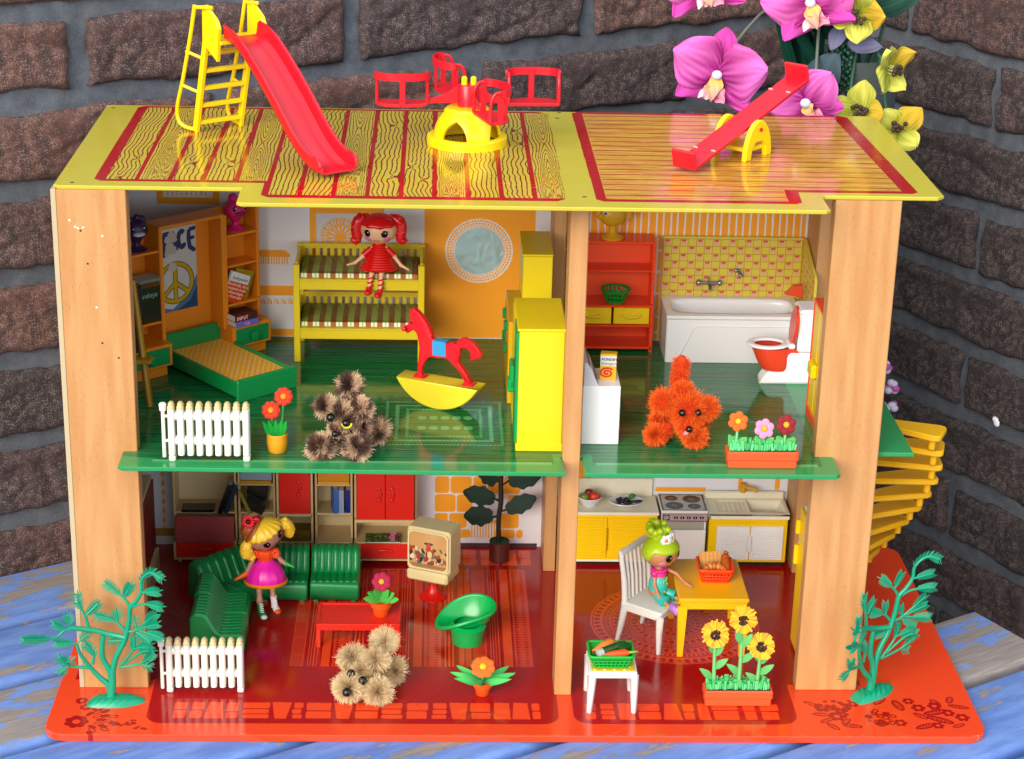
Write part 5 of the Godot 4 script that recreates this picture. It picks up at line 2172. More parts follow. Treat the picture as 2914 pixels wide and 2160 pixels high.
func pom(b: B, c: Vector3, r: float, n: int, ca: Color, cb: Color, axis := Vector3.ZERO, flatn := 0.0, patch := 0.0):
	# a tuft of chenille: thin blades from near the centre outwards; flattened along `axis` by flatn
	for i in n:
		var d := Vector3(rng.randfn(), rng.randfn(), rng.randfn()).normalized()
		if flatn > 0:
			d = (d - axis * d.dot(axis) * flatn).normalized()
		var L := r * (rng.randf_range(0.70, 1.04) if rng.randf() < 0.9 else rng.randf_range(1.0, 1.22))
		var s := d.cross(Vector3(rng.randfn(), rng.randfn(), rng.randfn())).normalized() * rng.randf_range(0.012, 0.024)
		var t := rng.randf()
		if patch > 0:
			t = clampf(0.40 + 3.0 * sin(d.x * 3.4 + c.x * 5.0) * sin(d.y * 3.4 + c.y * 3.0 + d.z * 2.0) + rng.randf_range(-0.3, 0.3), 0, 1)
		var ck := ca.lerp(cb, t).srgb_to_linear()
		var ct := ck.lerp(cb.srgb_to_linear(), 0.08 if patch > 0 else 0.45)
		var tip := c + d * L
		var o := c + d * L * 0.18
		var bend := Vector3(rng.randfn(), rng.randfn(), rng.randfn()) * r * 0.10
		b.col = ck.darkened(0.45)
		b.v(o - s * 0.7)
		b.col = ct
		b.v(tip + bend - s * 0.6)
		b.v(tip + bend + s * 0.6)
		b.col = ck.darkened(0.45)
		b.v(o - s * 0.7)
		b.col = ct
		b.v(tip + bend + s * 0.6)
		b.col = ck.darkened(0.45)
		b.v(o + s * 0.7)

func fuzz(b: B, p0: Vector3, p1: Vector3, r: float, n: int, ca: Color, cb: Color, patch := 0.0):
	# chenille stem: blades all round the line p0-p1
	var ax := (p1 - p0).normalized()
	for i in n:
		var f := rng.randf()
		var q := p0.lerp(p1, f)
		var d := Vector3(rng.randfn(), rng.randfn(), rng.randfn())
		d = (d - ax * d.dot(ax) * 0.75).normalized()
		var L := r * rng.randf_range(0.8, 1.1)
		var s := d.cross(ax + Vector3(rng.randfn(), rng.randfn(), rng.randfn()) * 0.5).normalized() * rng.randf_range(0.012, 0.024)
		var t := rng.randf()
		if patch > 0:
			t = clampf(0.5 + sin(f * patch + q.x * 3.0) * 0.9 + rng.randf_range(-0.3, 0.3), 0, 1)
		var ck := ca.lerp(cb, t).srgb_to_linear()
		var o := q + d * L * 0.15
		var tip := q + d * L
		for w in [o - s, tip - s * 0.5, tip + s * 0.5, o - s, tip + s * 0.5, o + s]:
			b.col = ck
			b.v(w)

func dog(called: String, label: String, at: Vector3, J: Dictionary, ca: Color, cb: Color, core: Color, patch := 0.0) -> Node3D:
	# a dog twisted from chenille stems; J holds joints: segments [a, b, radius] and tufts [centre, radius, axis, flat]
	var t := thing(called, label, "toy dog", at)
	var b := B.new()
	var segs: Array = J.segs
	var poms: Array = J.poms
	b.nets(func(p: Vector3) -> float:
		var d := 9.0
		for s in segs:
			d = smin(d, seg(p, s[0], s[1], s[2] * 0.5, s[2] * 0.5), 0.25)
		for q in poms:
			d = smin(d, (p - q[0]).length() - q[1] * (0.68 if q[3] == 0.0 else (0.42 if q[3] < 0.45 else 0.2)), 0.25)
		return d, J.lo, J.hi, 0.16)
	obj("body", b, mat(core, 0.9), t)
	b = B.new()
	for s in segs:
		fuzz(b, s[0], s[1], s[2], int(1100 * s[2] * (s[0] - s[1]).length() + 500), ca, cb, patch)
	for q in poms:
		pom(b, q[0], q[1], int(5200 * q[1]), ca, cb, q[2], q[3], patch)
	var f := obj("fur", b, vmat(0.8), t)
	f.set_meta("kind", "stuff")
	for e in J.eyes:
		b = B.new()
		b.ell(e[0], Vector3.ONE * e[1], Basis.IDENTITY, 14, 10)
		obj(e[2], b, mat(C(0.012, 0.012, 0.016), 0.12), t)
	return t

func flower_head(t: Node3D, c: Vector3, r: float, n: int, col: Color, mid: Color, tilt := 0.5, pr := 0.42, ragged := false):
	var nrm := Vector3(0, sin(tilt), cos(tilt))
	var up := Vector3(0, cos(tilt), -sin(tilt))
	var rt := Vector3.RIGHT
	for k in n:
		var b := B.new()
		var a := TAU * k / n + 0.2
		var d := up * cos(a) + rt * sin(a)
		if ragged:
			petal(b, c, (d + nrm * rng.randf_range(-0.15, 0.2)).normalized(), nrm, r * rng.randf_range(0.85, 1.1), r * 0.2, 0.1, col.darkened(0.1), col, 0.1, 0.6)
			obj("petal", b, petal_mat(), t)
		else:
			b.ell(c + d * r * 0.6, Vector3(r * pr, r * pr, r * 0.14), Basis(rt, up, nrm), 12, 6)
			obj("petal", b, mat(col, 0.8), t)
	var b := B.new()
	b.ell(c + nrm * r * 0.12, Vector3(r * 0.3, r * 0.3, r * 0.22), Basis(rt, up, nrm), 14, 8)
	obj("flower_centre", b, mat(mid, 0.7), t)

func leaf(t: Node3D, o: Vector3, d: Vector3, L: float, W: float, col: Color, cup := 0.12):
	var b := B.new()
	petal(b, o, d.normalized(), Vector3(-d.x * 0.3, 0.6, 1.0).normalized(), L, W, cup, col.darkened(0.1), col, 0.02, 0.85)
	obj("leaf", b, petal_mat(), t)

func planter(label: String, at: Vector3) -> Node3D:
	var t := thing("planter", label, "planter", at)
	var m := mat(C(0.84, 0.30, 0.10), 0.6)
	var b := B.new()
	b.bx(-2.72, 2.72, 0, 0.72, -0.75, 0.75, 0.1)
	b.bx(-2.82, 2.82, 0.66, 1.42, -0.83, 0.83, 0.1)
	obj("trough", b, m, t)
	b = B.new()
	b.bx(-2.6, 2.6, 1.3, 1.46, -0.66, 0.66, 0.02)
	obj("soil", b, mat(C(0.06, 0.16, 0.12), 0.9), t)
	b = B.new()
	for r in 4:
		var x := -2.55
		while x < 2.55:
			var z := -0.55 + r * 0.36
			var h := rng.randf_range(0.55, 0.95)
			var l := rng.randf_range(-0.12, 0.12)
			var w := rng.randf_range(0.12, 0.2)
			b.c(C(0.26, 0.70, 0.38).lerp(C(0.40, 0.84, 0.52), rng.randf()))
			b.box(Vector3(x, 1.4 + h * 0.5, z), Vector3(w, h, 0.04), 0.0, Basis(Vector3.BACK, l) * Basis(Vector3.RIGHT, rng.randf_range(-0.1, 0.45)))
			x += w + 0.03
	tag(obj("paper_grass", b, vmat(0.7), t), "", "", "", "stuff")
	return t

func build_upper_right():
	var OR := mat(C(0.90, 0.255, 0.09), 0.32)
	var YE := mat(C(0.90, 0.76, 0.06), 0.35)
	var WH := mat(C(0.90, 0.90, 0.91), 0.22)
	# ---- orange hutch
	var t := thing("hutch", "orange open hutch with two yellow drawers by the bathroom wall", "hutch", Vector3(44.5, F2, -25.45))
	var b := B.new()
	for s in [-1.0, 1.0]:
		b = B.new()
		b.bx(s * 3.55 - 0.14, s * 3.55 + 0.14, 0, 10.2, -1.5, 1.0, 0.05)
		b.bx(s * 3.55 - 0.16, s * 3.55 + 0.16, 0, 4.4, -1.5, 1.5, 0.05)
		obj("side", b, OR, t)
	b = B.new()
	b.bx(-3.6, 3.6, 0.2, 10.2, -1.6, -1.45, 0.03)
	obj("back", b, mat(C(0.92, 0.32, 0.15), 0.35), t)
	for q in [[10.1, 10.35, 1.1], [7.4, 7.6, 0.9], [4.3, 4.5, 1.6], [2.4, 2.6, 1.5], [0.3, 0.55, 1.5]]:
		b = B.new()
		b.bx(-3.66, 3.66, q[0], q[1], -1.5, q[2], 0.05)
		obj("shelf", b, OR, t)
	for s in [-1.0, 1.0]:
		b = B.new()
		b.bx(s * 1.72 - 1.62, s * 1.72 + 1.62, 2.66, 4.25, 0.6, 1.4, 0.06)
		var dr := obj("drawer", b, YE, t)
		b = B.new()
		var hp := []
		for i in 9:
			var a := PI + PI * i / 8
			hp.append(Vector3(s * 1.72 + cos(a) * 0.75, 3.65 + sin(a) * 0.3, 1.45 + 0.12 * sin(PI * i / 8)))
		b.tube(hp, 0.12, 8)
		obj("handle", b, YE, dr)
	# ---- yellow fish figurine
	t = thing("fish_figurine", "yellow vinyl fish figurine on a round foot on top of the hutch", "figurine", Vector3(44.3, F2 + 10.35, -25.4), 0.0)
	var FY := mat(C(0.80, 0.60, 0.10), 0.38)
	b = B.new()
	b.lathe([Vector2(0, 0), Vector2(0.98, 0), Vector2(1.0, 0.14), Vector2(0.6, 0.32), Vector2(0.34, 0.6), Vector2(0.36, 1.2)], 20)
	obj("foot", b, FY, t)
	b = B.new()
	b.ell(Vector3(0, 2.15, 0), Vector3(1.2, 1.05, 0.75), Basis(Vector3.BACK, 0.12), 20, 12)
	b.ell(Vector3(-1.15, 2.0, 0.1), Vector3(0.25, 0.3, 0.3), Basis.IDENTITY, 10, 6)
	obj("body", b, FY, t)
	b = B.new()
	b.prism([Vector2(0.95, 2.3), Vector2(1.7, 3.1), Vector2(1.85, 2.7), Vector2(1.6, 2.35), Vector2(1.75, 1.9), Vector2(1.2, 1.9)], -0.12, 0.12, 0.04)
	b.prism([Vector2(-0.5, 3.0), Vector2(0.1, 3.5), Vector2(0.9, 3.3), Vector2(0.7, 2.8)], -0.12, 0.12, 0.04)
	obj("fin", b, FY, t)
	b = B.new()
	b.c(C(0.9, 0.9, 0.9))
	b.ell(Vector3(-0.72, 2.45, 0.58), Vector3(0.2, 0.2, 0.1), Basis.IDENTITY, 10, 6)
	b.c(C(0.02, 0.02, 0.02))
	b.ell(Vector3(-0.74, 2.45, 0.66), Vector3(0.13, 0.13, 0.06), Basis.IDENTITY, 8, 5)
	obj("eye", b, vmat(0.2), t)
	# ---- round green basket
	basket_round("basket", "small round green basket with slots on the hutch counter", Vector3(44.75, F2 + 4.5, -24.9))

	# ---- bath with tiled splash walls
	t = thing("bathtub", "white bathtub with yellow patterned tile splash walls", "bathtub", Vector3(55.2, F2, -24.0))
	b = B.new()
	# rim with an oval-cornered opening, then the bowl
	var rimf := func(u: float, v: float) -> Vector3:
		var a := u * TAU
		var ce := Vector2(cos(a), sin(a))
		var sq := ce / pow(pow(absf(ce.x), 5) + pow(absf(ce.y), 5), 0.2)
		var outer := Vector2(signf(ce.x) * 6.1, signf(ce.y) * 2.8)
		var m := maxf(absf(ce.x), absf(ce.y))
		outer = ce / m * Vector2(6.1, 2.8)
		var inner := sq * Vector2(5.45, 2.0) + Vector2(0.0, -0.1)
		if v < 0.2:
			return Vector3(outer.x, 4.5, -outer.y).lerp(Vector3(inner.x, 4.55, -inner.y), v / 0.2)
		var f := (v - 0.2) / 0.8
		var r := 1.0 - 0.22 * f - (0.75 * pow(maxf(0, f - 0.55) / 0.45, 2) if f > 0.55 else 0.0)
		return Vector3(inner.x * r, 4.55 - 3.4 * sin(minf(1.0, f * 1.35) * PI / 2), -inner.y * r)
	b.grid(rimf, 64, 20)
	obj("basin", b, WH, t)
	b = B.new()
	b.bx(-6.05, 6.05, 0.0, 4.2, 2.45, 2.6, 0.05)
	b.bx(-6.15, 6.15, 4.15, 4.5, 2.35, 2.85, 0.1)
	b.bx(-6.08, -5.9, 0, 4.4, -2.7, 2.5, 0.04)
	b.bx(5.9, 6.08, 0, 4.4, -2.7, 2.5, 0.04)
	# raised outline on the front panel
	b.tube([Vector3(-5.0, 0.2, 2.62), Vector3(-3.7, 3.2, 2.62), Vector3(-3.3, 3.5, 2.62), Vector3(5.5, 3.5, 2.62)], 0.06, 6)
	obj("apron", b, WH, t)
	var tt := T.new(13.0, 5.6, 60.0, 0, 0, C(0.82, 0.75, 0.30))
	var LN := C(0.72, 0.56, 0.08)
	for r in 8:
		for c in 18:
			if (c + r) % 2 == 0:
				tt.rect(c * 0.76 + 0.1, r * 0.7 + 0.08, c * 0.76 + 0.66, r * 0.7 + 0.6, C(0.84, 0.66, 0.50))
				var o := Vector2(c * 0.76 + 0.38, r * 0.7 + 0.16)
				tt.line([o + Vector2(-0.2, -0.08), o + Vector2(-0.1, 0.12), o + Vector2(0, -0.06), o + Vector2(0.1, 0.12), o + Vector2(0.2, -0.08)], 0.08, C(0.80, 0.10, 0.08))
	for r in 9:
		tt.rect(0, r * 0.7, 13, r * 0.7 + 0.06, LN)
	for c in 18:
		tt.rect(c * 0.76, 0, c * 0.76 + 0.06, 5.6, LN)
	var tm := tmat(tt.tex(), 0.25)
	b = B.new()
	b.bx(-6.15, 6.65, 0.0, 10.1, -3.2, -2.9, 0.06)
	b.bx(-6.15, 6.65, 9.95, 10.15, -3.2, -2.75, 0.05)
	obj("rear_tile_wall", b, mat(C(0.84, 0.76, 0.30), 0.3), t)
	b = B.new()
	b.quad(Vector3(-6.1, 4.4, -2.88), Vector3(6.6, 4.4, -2.88), Vector3(6.6, 9.95, -2.88), Vector3(-6.1, 9.95, -2.88))
	obj("tile_print", b, tm, t)
	b = B.new()
	b.x = Transform3D(Basis(Vector3(0, 0, -1), Vector3.UP, Vector3(1, 0, 0)), Vector3(6.65, 0, 0))
	b.prism([Vector2(-3.5, 0), Vector2(3.0, 0), Vector2(3.0, 10.1), Vector2(2.4, 10.1), Vector2(-3.2, 8.4), Vector2(-3.5, 8.1)], 0, 0.28, 0.05)
	b.x = Transform3D.IDENTITY
	obj("side_tile_wall", b, mat(C(0.82, 0.72, 0.26), 0.3), t)
	b = B.new()
	b.flat()
	b.uvm = Vector4.ZERO
	var q4 := [Vector3(6.635, 4.5, -2.85), Vector3(6.635, 4.5, 3.4), Vector3(6.635, 8.2, 3.2), Vector3(6.635, 9.9, -2.4)]
	b.tri(q4[0], q4[1], q4[2], Vector2(0, 0.98), Vector2(0.48, 0.98), Vector2(0.48, 0.33))
	b.tri(q4[0], q4[2], q4[3], Vector2(0, 0.98), Vector2(0.48, 0.33), Vector2(0.03, 0.02))
	obj("side_tile_print", b, tm, t)
	var CH := mat(C(0.62, 0.62, 0.64), 0.2, 0.9)
	b = B.new()
	b.tube([Vector3(-2.7, 5.9, -2.5), Vector3(-0.9, 5.9, -2.5)], 0.16, 10)
	for s in [-2.75, -0.85]:
		b.ell(Vector3(s, 5.9, -2.5), Vector3(0.26, 0.32, 0.3), Basis.IDENTITY, 10, 6)
		b.tube([Vector3(s, 5.9, -2.9), Vector3(s, 5.9, -2.4)], 0.14, 8)
	b.tube([Vector3(-1.8, 5.9, -2.5), Vector3(-1.75, 5.75, -2.1), Vector3(-1.7, 5.3, -1.9)], 0.17, 8)
	b.tube([Vector3(-1.85, 5.9, -2.5), Vector3(-1.85, 6.45, -2.5)], 0.07, 6)
	obj("bath_tap", b, CH, t)
	b = B.new()
	b.tube([Vector3(0.8, 7.0, -2.9), Vector3(0.8, 7.15, -2.4), Vector3(1.05, 6.7, -2.2)], 0.15, 8)
	b.ell(Vector3(0.6, 7.1, -2.5), Vector3(0.2, 0.22, 0.2), Basis.IDENTITY, 8, 6)
	b.ell(Vector3(1.0, 6.7, -2.25), Vector3(0.24, 0.18, 0.2), Basis.IDENTITY, 8, 6)
	obj("wall_tap", b, CH, t)
	b = B.new()
	b.prism([Vector2(4.5, 6.2), Vector2(5.2, 7.0), Vector2(6.0, 7.1), Vector2(6.1, 5.9)], 1.0, 1.7, 0.08)
	obj("corner_dish", b, mat(C(0.84, 0.28, 0.12), 0.35), t)

	# ---- toilet
	t = thing("toilet", "white toilet with orange bowl, lid and seat, beside the bath", "toilet", Vector3(58.8, F2, -17.0))
	var TO := mat(C(0.88, 0.26, 0.15), 0.28)
	b = B.new()
	b.bx(1.15, 3.2, 2.9, 6.75, -1.75, 1.0, 0.25)
	b.bx(1.1, 3.25, 6.4, 6.9, -1.8, 1.05, 0.2)
	obj("cistern", b, WH, t)
	b = B.new()
	b.prism([Vector2(-1.95, 0), Vector2(3.1, 0), Vector2(3.1, 3.0), Vector2(0.6, 3.0), Vector2(-0.2, 2.2), Vector2(-1.0, 1.3), Vector2(-1.45, 0.85), Vector2(-1.75, 0.35)], -1.2, 0.8, 0.22, true)
	obj("foot", b, WH, t)
	b = B.new()
	var bowl := func(u: float, v: float) -> Vector3:
		var a := u * TAU
		var r := lerpf(0.75, 1.0, pow(v, 0.6))
		return Vector3(-1.0 + cos(a) * 1.75 * r - (1.0 - v) * -0.6, 1.2 + v * 2.1, sin(a) * 1.45 * r - 0.2)
	b.grid(bowl, 32, 8)
	b.bx(0.3, 3.0, 2.5, 3.2, -1.1, 0.7, 0.15)
	obj("bowl", b, TO, t)
	b = B.new()
	b.grid(func(u: float, v: float) -> Vector3:
		var a := u * TAU
		var q := v * TAU
		return Vector3(-1.25 + cos(a) * (1.55 + 0.36 * cos(q)), 3.45 + 0.16 * sin(q), -0.2 - sin(a) * (1.2 + 0.34 * cos(q))), 36, 10)
	obj("seat", b, WH, t)
	b = B.new()
	b.ell(Vector3(-1.25, 2.9, -0.2), Vector3(1.3, 0.35, 1.0), Basis.IDENTITY, 20, 6)
	obj("bowl_inside", b, mat(C(0.72, 0.10, 0.05), 0.25), t)
	b = B.new()
	b.x = Transform3D(Basis(Vector3(0, 0, -1), Vector3(0.10, 1, 0).normalized(), Vector3(1, 0.0, 0)), Vector3(0.75, 3.4, -0.2))
	var lid := []
	for i in 25:
		var a := TAU * i / 24
		lid.append(Vector2(cos(a) * 1.35, 1.75 + sin(a) * 1.75))
	lid.pop_back()
	b.prism(lid, -0.14, 0.14, 0.06, true)
	b.x = Transform3D.IDENTITY
	obj("lid", b, mat(C(0.84, 0.24, 0.14), 0.3), t)
	b = B.new()
	b.bx(0.35, 0.95, 3.3, 3.75, -0.6, 1.0, 0.12)
	obj("hinge", b, WH, t)

	# ---- washing machine and detergent box
	t = thing("washing_machine", "white washing machine against the centre post, seen from its side", "washing machine", Vector3(41.85, F2, -4.35))
	b = B.new()
	b.bx(-1.55, 1.5, 0.0, 5.0, -2.15, 2.15, 0.07)
	obj("body", b, mat(C(0.88, 0.88, 0.88), 0.35), t)
	b = B.new()
	b.x = Transform3D(Basis.IDENTITY, Vector3(0, 0, 0))
	b.prism([Vector2(-1.5, 4.95), Vector2(-0.25, 4.95), Vector2(-0.85, 6.3), Vector2(-1.2, 6.9), Vector2(-1.5, 6.9)], -1.9, 2.05, 0.06)
	obj("control_hood", b, mat(C(0.78, 0.78, 0.78), 0.35), t)
	b = B.new()
	b.quad(Vector3(-0.30, 5.1, 1.9), Vector3(-0.30, 5.1, -1.7), Vector3(-1.12, 6.8, -1.7), Vector3(-1.12, 6.8, 1.9))
	var ct := T.new(3.6, 1.8, 40.0, 0, 0, C(0.30, 0.26, 0.22))
	for i in 5:
		ct.ell(0.5 + i * 0.65, 0.9, 0.22, 0.22, C(0.75, 0.72, 0.66))
	ct.rect(0, 0, 3.6, 0.25, C(0.05, 0.05, 0.05))
	ct.rect(0, 1.5, 3.6, 1.8, C(0.05, 0.05, 0.05))
	obj("control_print", b, tmat(ct.tex(), 0.3), t)
	for n in t.get_children():
		if n.name == "control_print":
			n.position = Vector3(0.012, 0.008, 0) * U
	t = thing("detergent_box", "small yellow and white laundry detergent box standing on the washing machine", "box", Vector3(42.45, F2 + 5.0, -4.0), -0.15)
	b = B.new()
	b.bx(-0.65, 0.65, 0, 2.25, -0.36, 0.36, 0.03)
	obj("carton", b, mat(C(0.82, 0.62, 0.05), 0.45), t)
	var dt := T.new(1.28, 2.2, 100.0, 0, 0, C(0.84, 0.84, 0.82))
	dt.rect(0, 1.0, 1.28, 2.2, C(0.84, 0.66, 0.06))
	dt.rect(0, 0, 1.28, 0.14, C(0.84, 0.66, 0.06))
	var sw := []
	for i in 40:
		var a := i * 0.30
		sw.append(Vector2(0.55, 1.6) + Vector2(cos(a), sin(a) * 0.72) * (0.06 + 0.047 * a))
	dt.line(sw, 0.16, C(0.80, 0.12, 0.05))
	b = B.new()
	b.quad(Vector3(-0.64, 0.02, 0.368), Vector3(0.64, 0.02, 0.368), Vector3(0.64, 2.22, 0.368), Vector3(-0.64, 2.22, 0.368))
	obj("front_print", b, tmat(dt.tex(), 0.4), t)
	text("lettering", "LAUNDRY", 0.135, C(0.06, 0.06, 0.06), Transform3D(Basis.IDENTITY, Vector3(0, 1.78, 0.372)), t, true)
	text("lettering", "Detergent", 0.115, C(0.2, 0.2, 0.2), Transform3D(Basis.IDENTITY, Vector3(0, 1.42, 0.372)), t)

	# ---- orange and yellow cupboard in the right opening
	t = thing("cupboard", "narrow cupboard with orange case and yellow doors facing the bathroom, by the right post", "cupboard", Vector3(61.0, F2, -6.9))
	b = B.new()
	b.bx(-1.1, 1.3, 0.5, 10.2, -2.3, 2.3, 0.05)
	b.bx(-1.3, 1.3, 10.0, 10.3, -2.5, 2.5, 0.06)
	b.bx(-1.3, 1.3, 0.0, 0.9, -2.5, 2.5, 0.06)
	b.bx(-1.28, 1.3, 0.3, 10.2, -2.5, -2.2, 0.05)
	b.bx(-1.28, 1.3, 0.3, 10.2, 2.2, 2.5, 0.05)
	obj("case", b, OR, t)
	for s in [-1.0, 1.0]:
		b = B.new()
		b.bx(-1.22, -1.0, 0.95, 9.95, s * 1.1 - 1.05, s * 1.1 + 1.05, 0.05)
		obj("door", b, YE, t)
	b = B.new()
	b.bx(-1.75, -1.2, 4.3, 5.5, -0.9, 0.9, 0.15)
	obj("handle", b, mat(C(0.86, 0.76, 0.05), 0.35), t)

	# ---- orange dog
	var A := C(0.88, 0.22, 0.03)
	var A2 := C(0.99, 0.47, 0.10)
	var Z := Vector3.ZERO
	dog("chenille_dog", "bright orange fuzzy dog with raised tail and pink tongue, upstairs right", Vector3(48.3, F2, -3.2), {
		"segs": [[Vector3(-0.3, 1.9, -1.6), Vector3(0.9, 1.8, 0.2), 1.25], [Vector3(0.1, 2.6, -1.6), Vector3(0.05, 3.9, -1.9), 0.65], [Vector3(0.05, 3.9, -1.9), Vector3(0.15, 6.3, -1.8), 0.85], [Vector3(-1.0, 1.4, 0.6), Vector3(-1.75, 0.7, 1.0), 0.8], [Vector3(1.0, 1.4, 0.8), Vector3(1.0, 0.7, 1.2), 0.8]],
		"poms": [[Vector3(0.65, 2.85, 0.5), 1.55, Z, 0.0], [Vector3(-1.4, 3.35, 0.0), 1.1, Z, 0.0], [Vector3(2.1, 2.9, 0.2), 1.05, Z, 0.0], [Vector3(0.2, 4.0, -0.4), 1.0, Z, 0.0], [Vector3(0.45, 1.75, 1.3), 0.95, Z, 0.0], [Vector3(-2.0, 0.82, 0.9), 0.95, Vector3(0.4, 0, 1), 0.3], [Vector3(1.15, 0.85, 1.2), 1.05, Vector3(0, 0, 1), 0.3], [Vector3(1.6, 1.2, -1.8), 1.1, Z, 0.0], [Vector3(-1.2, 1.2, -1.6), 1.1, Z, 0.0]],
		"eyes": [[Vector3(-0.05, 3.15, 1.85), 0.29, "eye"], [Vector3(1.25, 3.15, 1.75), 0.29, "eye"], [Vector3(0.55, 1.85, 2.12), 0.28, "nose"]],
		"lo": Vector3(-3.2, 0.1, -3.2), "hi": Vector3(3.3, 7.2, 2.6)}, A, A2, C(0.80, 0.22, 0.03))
	b = B.new()
	b.ell(Vector3(0.35, 1.5, 2.05), Vector3(0.3, 0.2, 0.14), Basis(Vector3.BACK, 0.5), 10, 6)
	obj("tongue", b, mat(C(0.85, 0.50, 0.58), 0.6), get_node("chenille_dog"))

	# ---- planter with three felt flowers
	t = planter("orange trough with orange, pink and dark red felt flowers on the upper floor edge", Vector3(54.3, F2, 1.72))
	var fl := [[-2.05, 3.75, C(0.86, 0.36, 0.05), C(0.9, 0.65, 0.05)], [0.05, 3.15, C(0.86, 0.52, 0.66), C(0.9, 0.62, 0.05)], [1.75, 3.5, C(0.50, 0.02, 0.09), C(0.9, 0.62, 0.05)]]
	for q in fl:
		b = B.new()
		b.tube([Vector3(q[0], 1.3, -0.1), Vector3(q[0], q[1], 0.0)], 0.11, 6)
		obj("stem", b, mat(C(0.50, 0.78, 0.52), 0.6), t)
		leaf(t, Vector3(q[0], 1.6, 0.0), Vector3(-0.6, 0.8, 0.2), 1.3, 0.36, C(0.42, 0.74, 0.42))
		leaf(t, Vector3(q[0], 1.5, 0.0), Vector3(0.6, 0.75, 0.2), 1.3, 0.36, C(0.36, 0.68, 0.36))
		flower_head(t, Vector3(q[0], q[1], 0.1), 0.80, 6, q[2], q[3], 0.35)

func basket_round(called: String, label: String, at: Vector3):
	var t := thing(called, label, "basket", at)
	var m := mat(C(0.02, 0.52, 0.16), 0.35)
	var b := B.new()
	b.lathe([Vector2(0, 0), Vector2(0.75, 0), Vector2(0.8, 0.1), Vector2(0.75, 0.15), Vector2(0, 0.15)], 24)
	b.lathe([Vector2(0.77, 0.0), Vector2(0.92, 0.35), Vector2(0.86, 0.35), Vector2(0.72, 0.1)], 24)
	b.lathe([Vector2(1.18, 1.15), Vector2(1.36, 1.15), Vector2(1.38, 1.3), Vector2(1.28, 1.36), Vector2(1.16, 1.3)], 32)
	b.lathe([Vector2(1.0, 0.62), Vector2(1.08, 0.62), Vector2(1.12, 0.76), Vector2(1.04, 0.76)], 32)
	for i in 18:
		var a := TAU * i / 18
		b.tube([Vector3(cos(a) * 0.86, 0.25, sin(a) * 0.86), Vector3(cos(a) * 1.22, 1.2, sin(a) * 1.22)], 0.085, 5)
	obj("bowl", b, m, t)

func doll(called: String, label: String, at: Vector3, turn: float, S: Dictionary) -> Node3D:
	var t := thing(called, label, "doll", at, turn)
	var hc: Vector3 = S.head
	var hr: Vector3 = S.hr
	var hi: Basis = (S.hb as Basis).inverse()
	var segs: Array = S.segs
	var b := B.new()
	var mr := minf(hr.x, minf(hr.y, hr.z))
	b.nets(func(p: Vector3) -> float:
		var q := hi * (p - hc)
		var d := ((q / hr).length() - 1.0) * mr
		for s in segs:
			d = smin(d, seg(p, s[0], s[1], s[2], s[3]), 0.10)
		return d, S.lo, S.hi, 0.085, func(p: Vector3) -> Color:
			var q := hi * (p - hc)
			var best := ((q / hr).length() - 1.0) * mr
			var c: Color = S.skin
			for s in segs:
				var d := seg(p, s[0], s[1], s[2], s[3])
				if d < best:
					best = d
					c = s[4] if s.size() > 4 else S.skin
			return c.srgb_to_linear())
	obj("body", b, vmat(0.42), t)
	for e in S.eyes:
		b = B.new()
		b.c(C(0.012, 0.014, 0.018))
		var q := face_pt(S, e.x, e.y, 0.995)
		var fb := face_basis(S, e.x, e.y)
		var sz: float = S.get("eye", 0.27)
		b.ell(q, Vector3(sz, sz * 1.1, 0.10), fb, 16, 8)
		for k in [-1.0, 0.0, 1.0]:
			var sgn := signf(e.x) if absf(e.x) > 0.05 else 1.0
			var d: Vector3 = fb * Vector3(sgn * 0.8, 0.35 + 0.35 * k, 0).normalized()
			b.tube([q + d * sz * 0.8, q + d * sz * 1.45], [0.035, 0.012], 4, false)
		b.c(C(0.8, 0.85, 0.9))
		b.ell(q + fb * Vector3(0.09, 0.1, 0.09), Vector3(0.05, 0.05, 0.03), fb, 6, 4)
		obj("eye", b, vmat(0.1), t)
	for e in S.cheeks:
		b = B.new()
		b.ell(face_pt(S, e.x, e.y, 0.985), Vector3(0.34, 0.27, 0.06), face_basis(S, e.x, e.y), 14, 6)
		obj("cheek", b, mat(S.get("blush", C(0.80, 0.46, 0.62)), 0.45), t)
	b = B.new()
	var mo := []
	var mc: Vector2 = S.mouth
	for i in 9:
		var f := i / 4.0 - 1.0
		mo.append(face_pt(S, mc.x + f * 0.17, mc.y + 0.05 * f * f, 1.0))
	b.tube(mo, 0.035, 5)
	obj("mouth", b, mat(C(0.22, 0.06, 0.04), 0.5), t)
	b = B.new()
	b.ell(face_pt(S, mc.x, mc.y + 0.30, 0.98), Vector3(0.09, 0.08, 0.09), face_basis(S, mc.x, mc.y + 0.3), 8, 6)
	obj("nose", b, mat(S.skin, 0.42), t)
	return t

func face_pt(S: Dictionary, x: float, y: float, off: float) -> Vector3:
	var z := sqrt(maxf(0.02, 1.0 - x * x - y * y))
	return S.head + S.hb * (Vector3(x, y, z) * S.hr * off)

func face_basis(S: Dictionary, x: float, y: float) -> Basis:
	var z := sqrt(maxf(0.02, 1.0 - x * x - y * y))
	var n: Vector3 = (S.hb * (Vector3(x, y, z) / S.hr)).normalized()
	var up: Vector3 = S.hb * Vector3.UP
	var rt := up.cross(n).normalized()
	return Basis(rt, n.cross(rt), n)

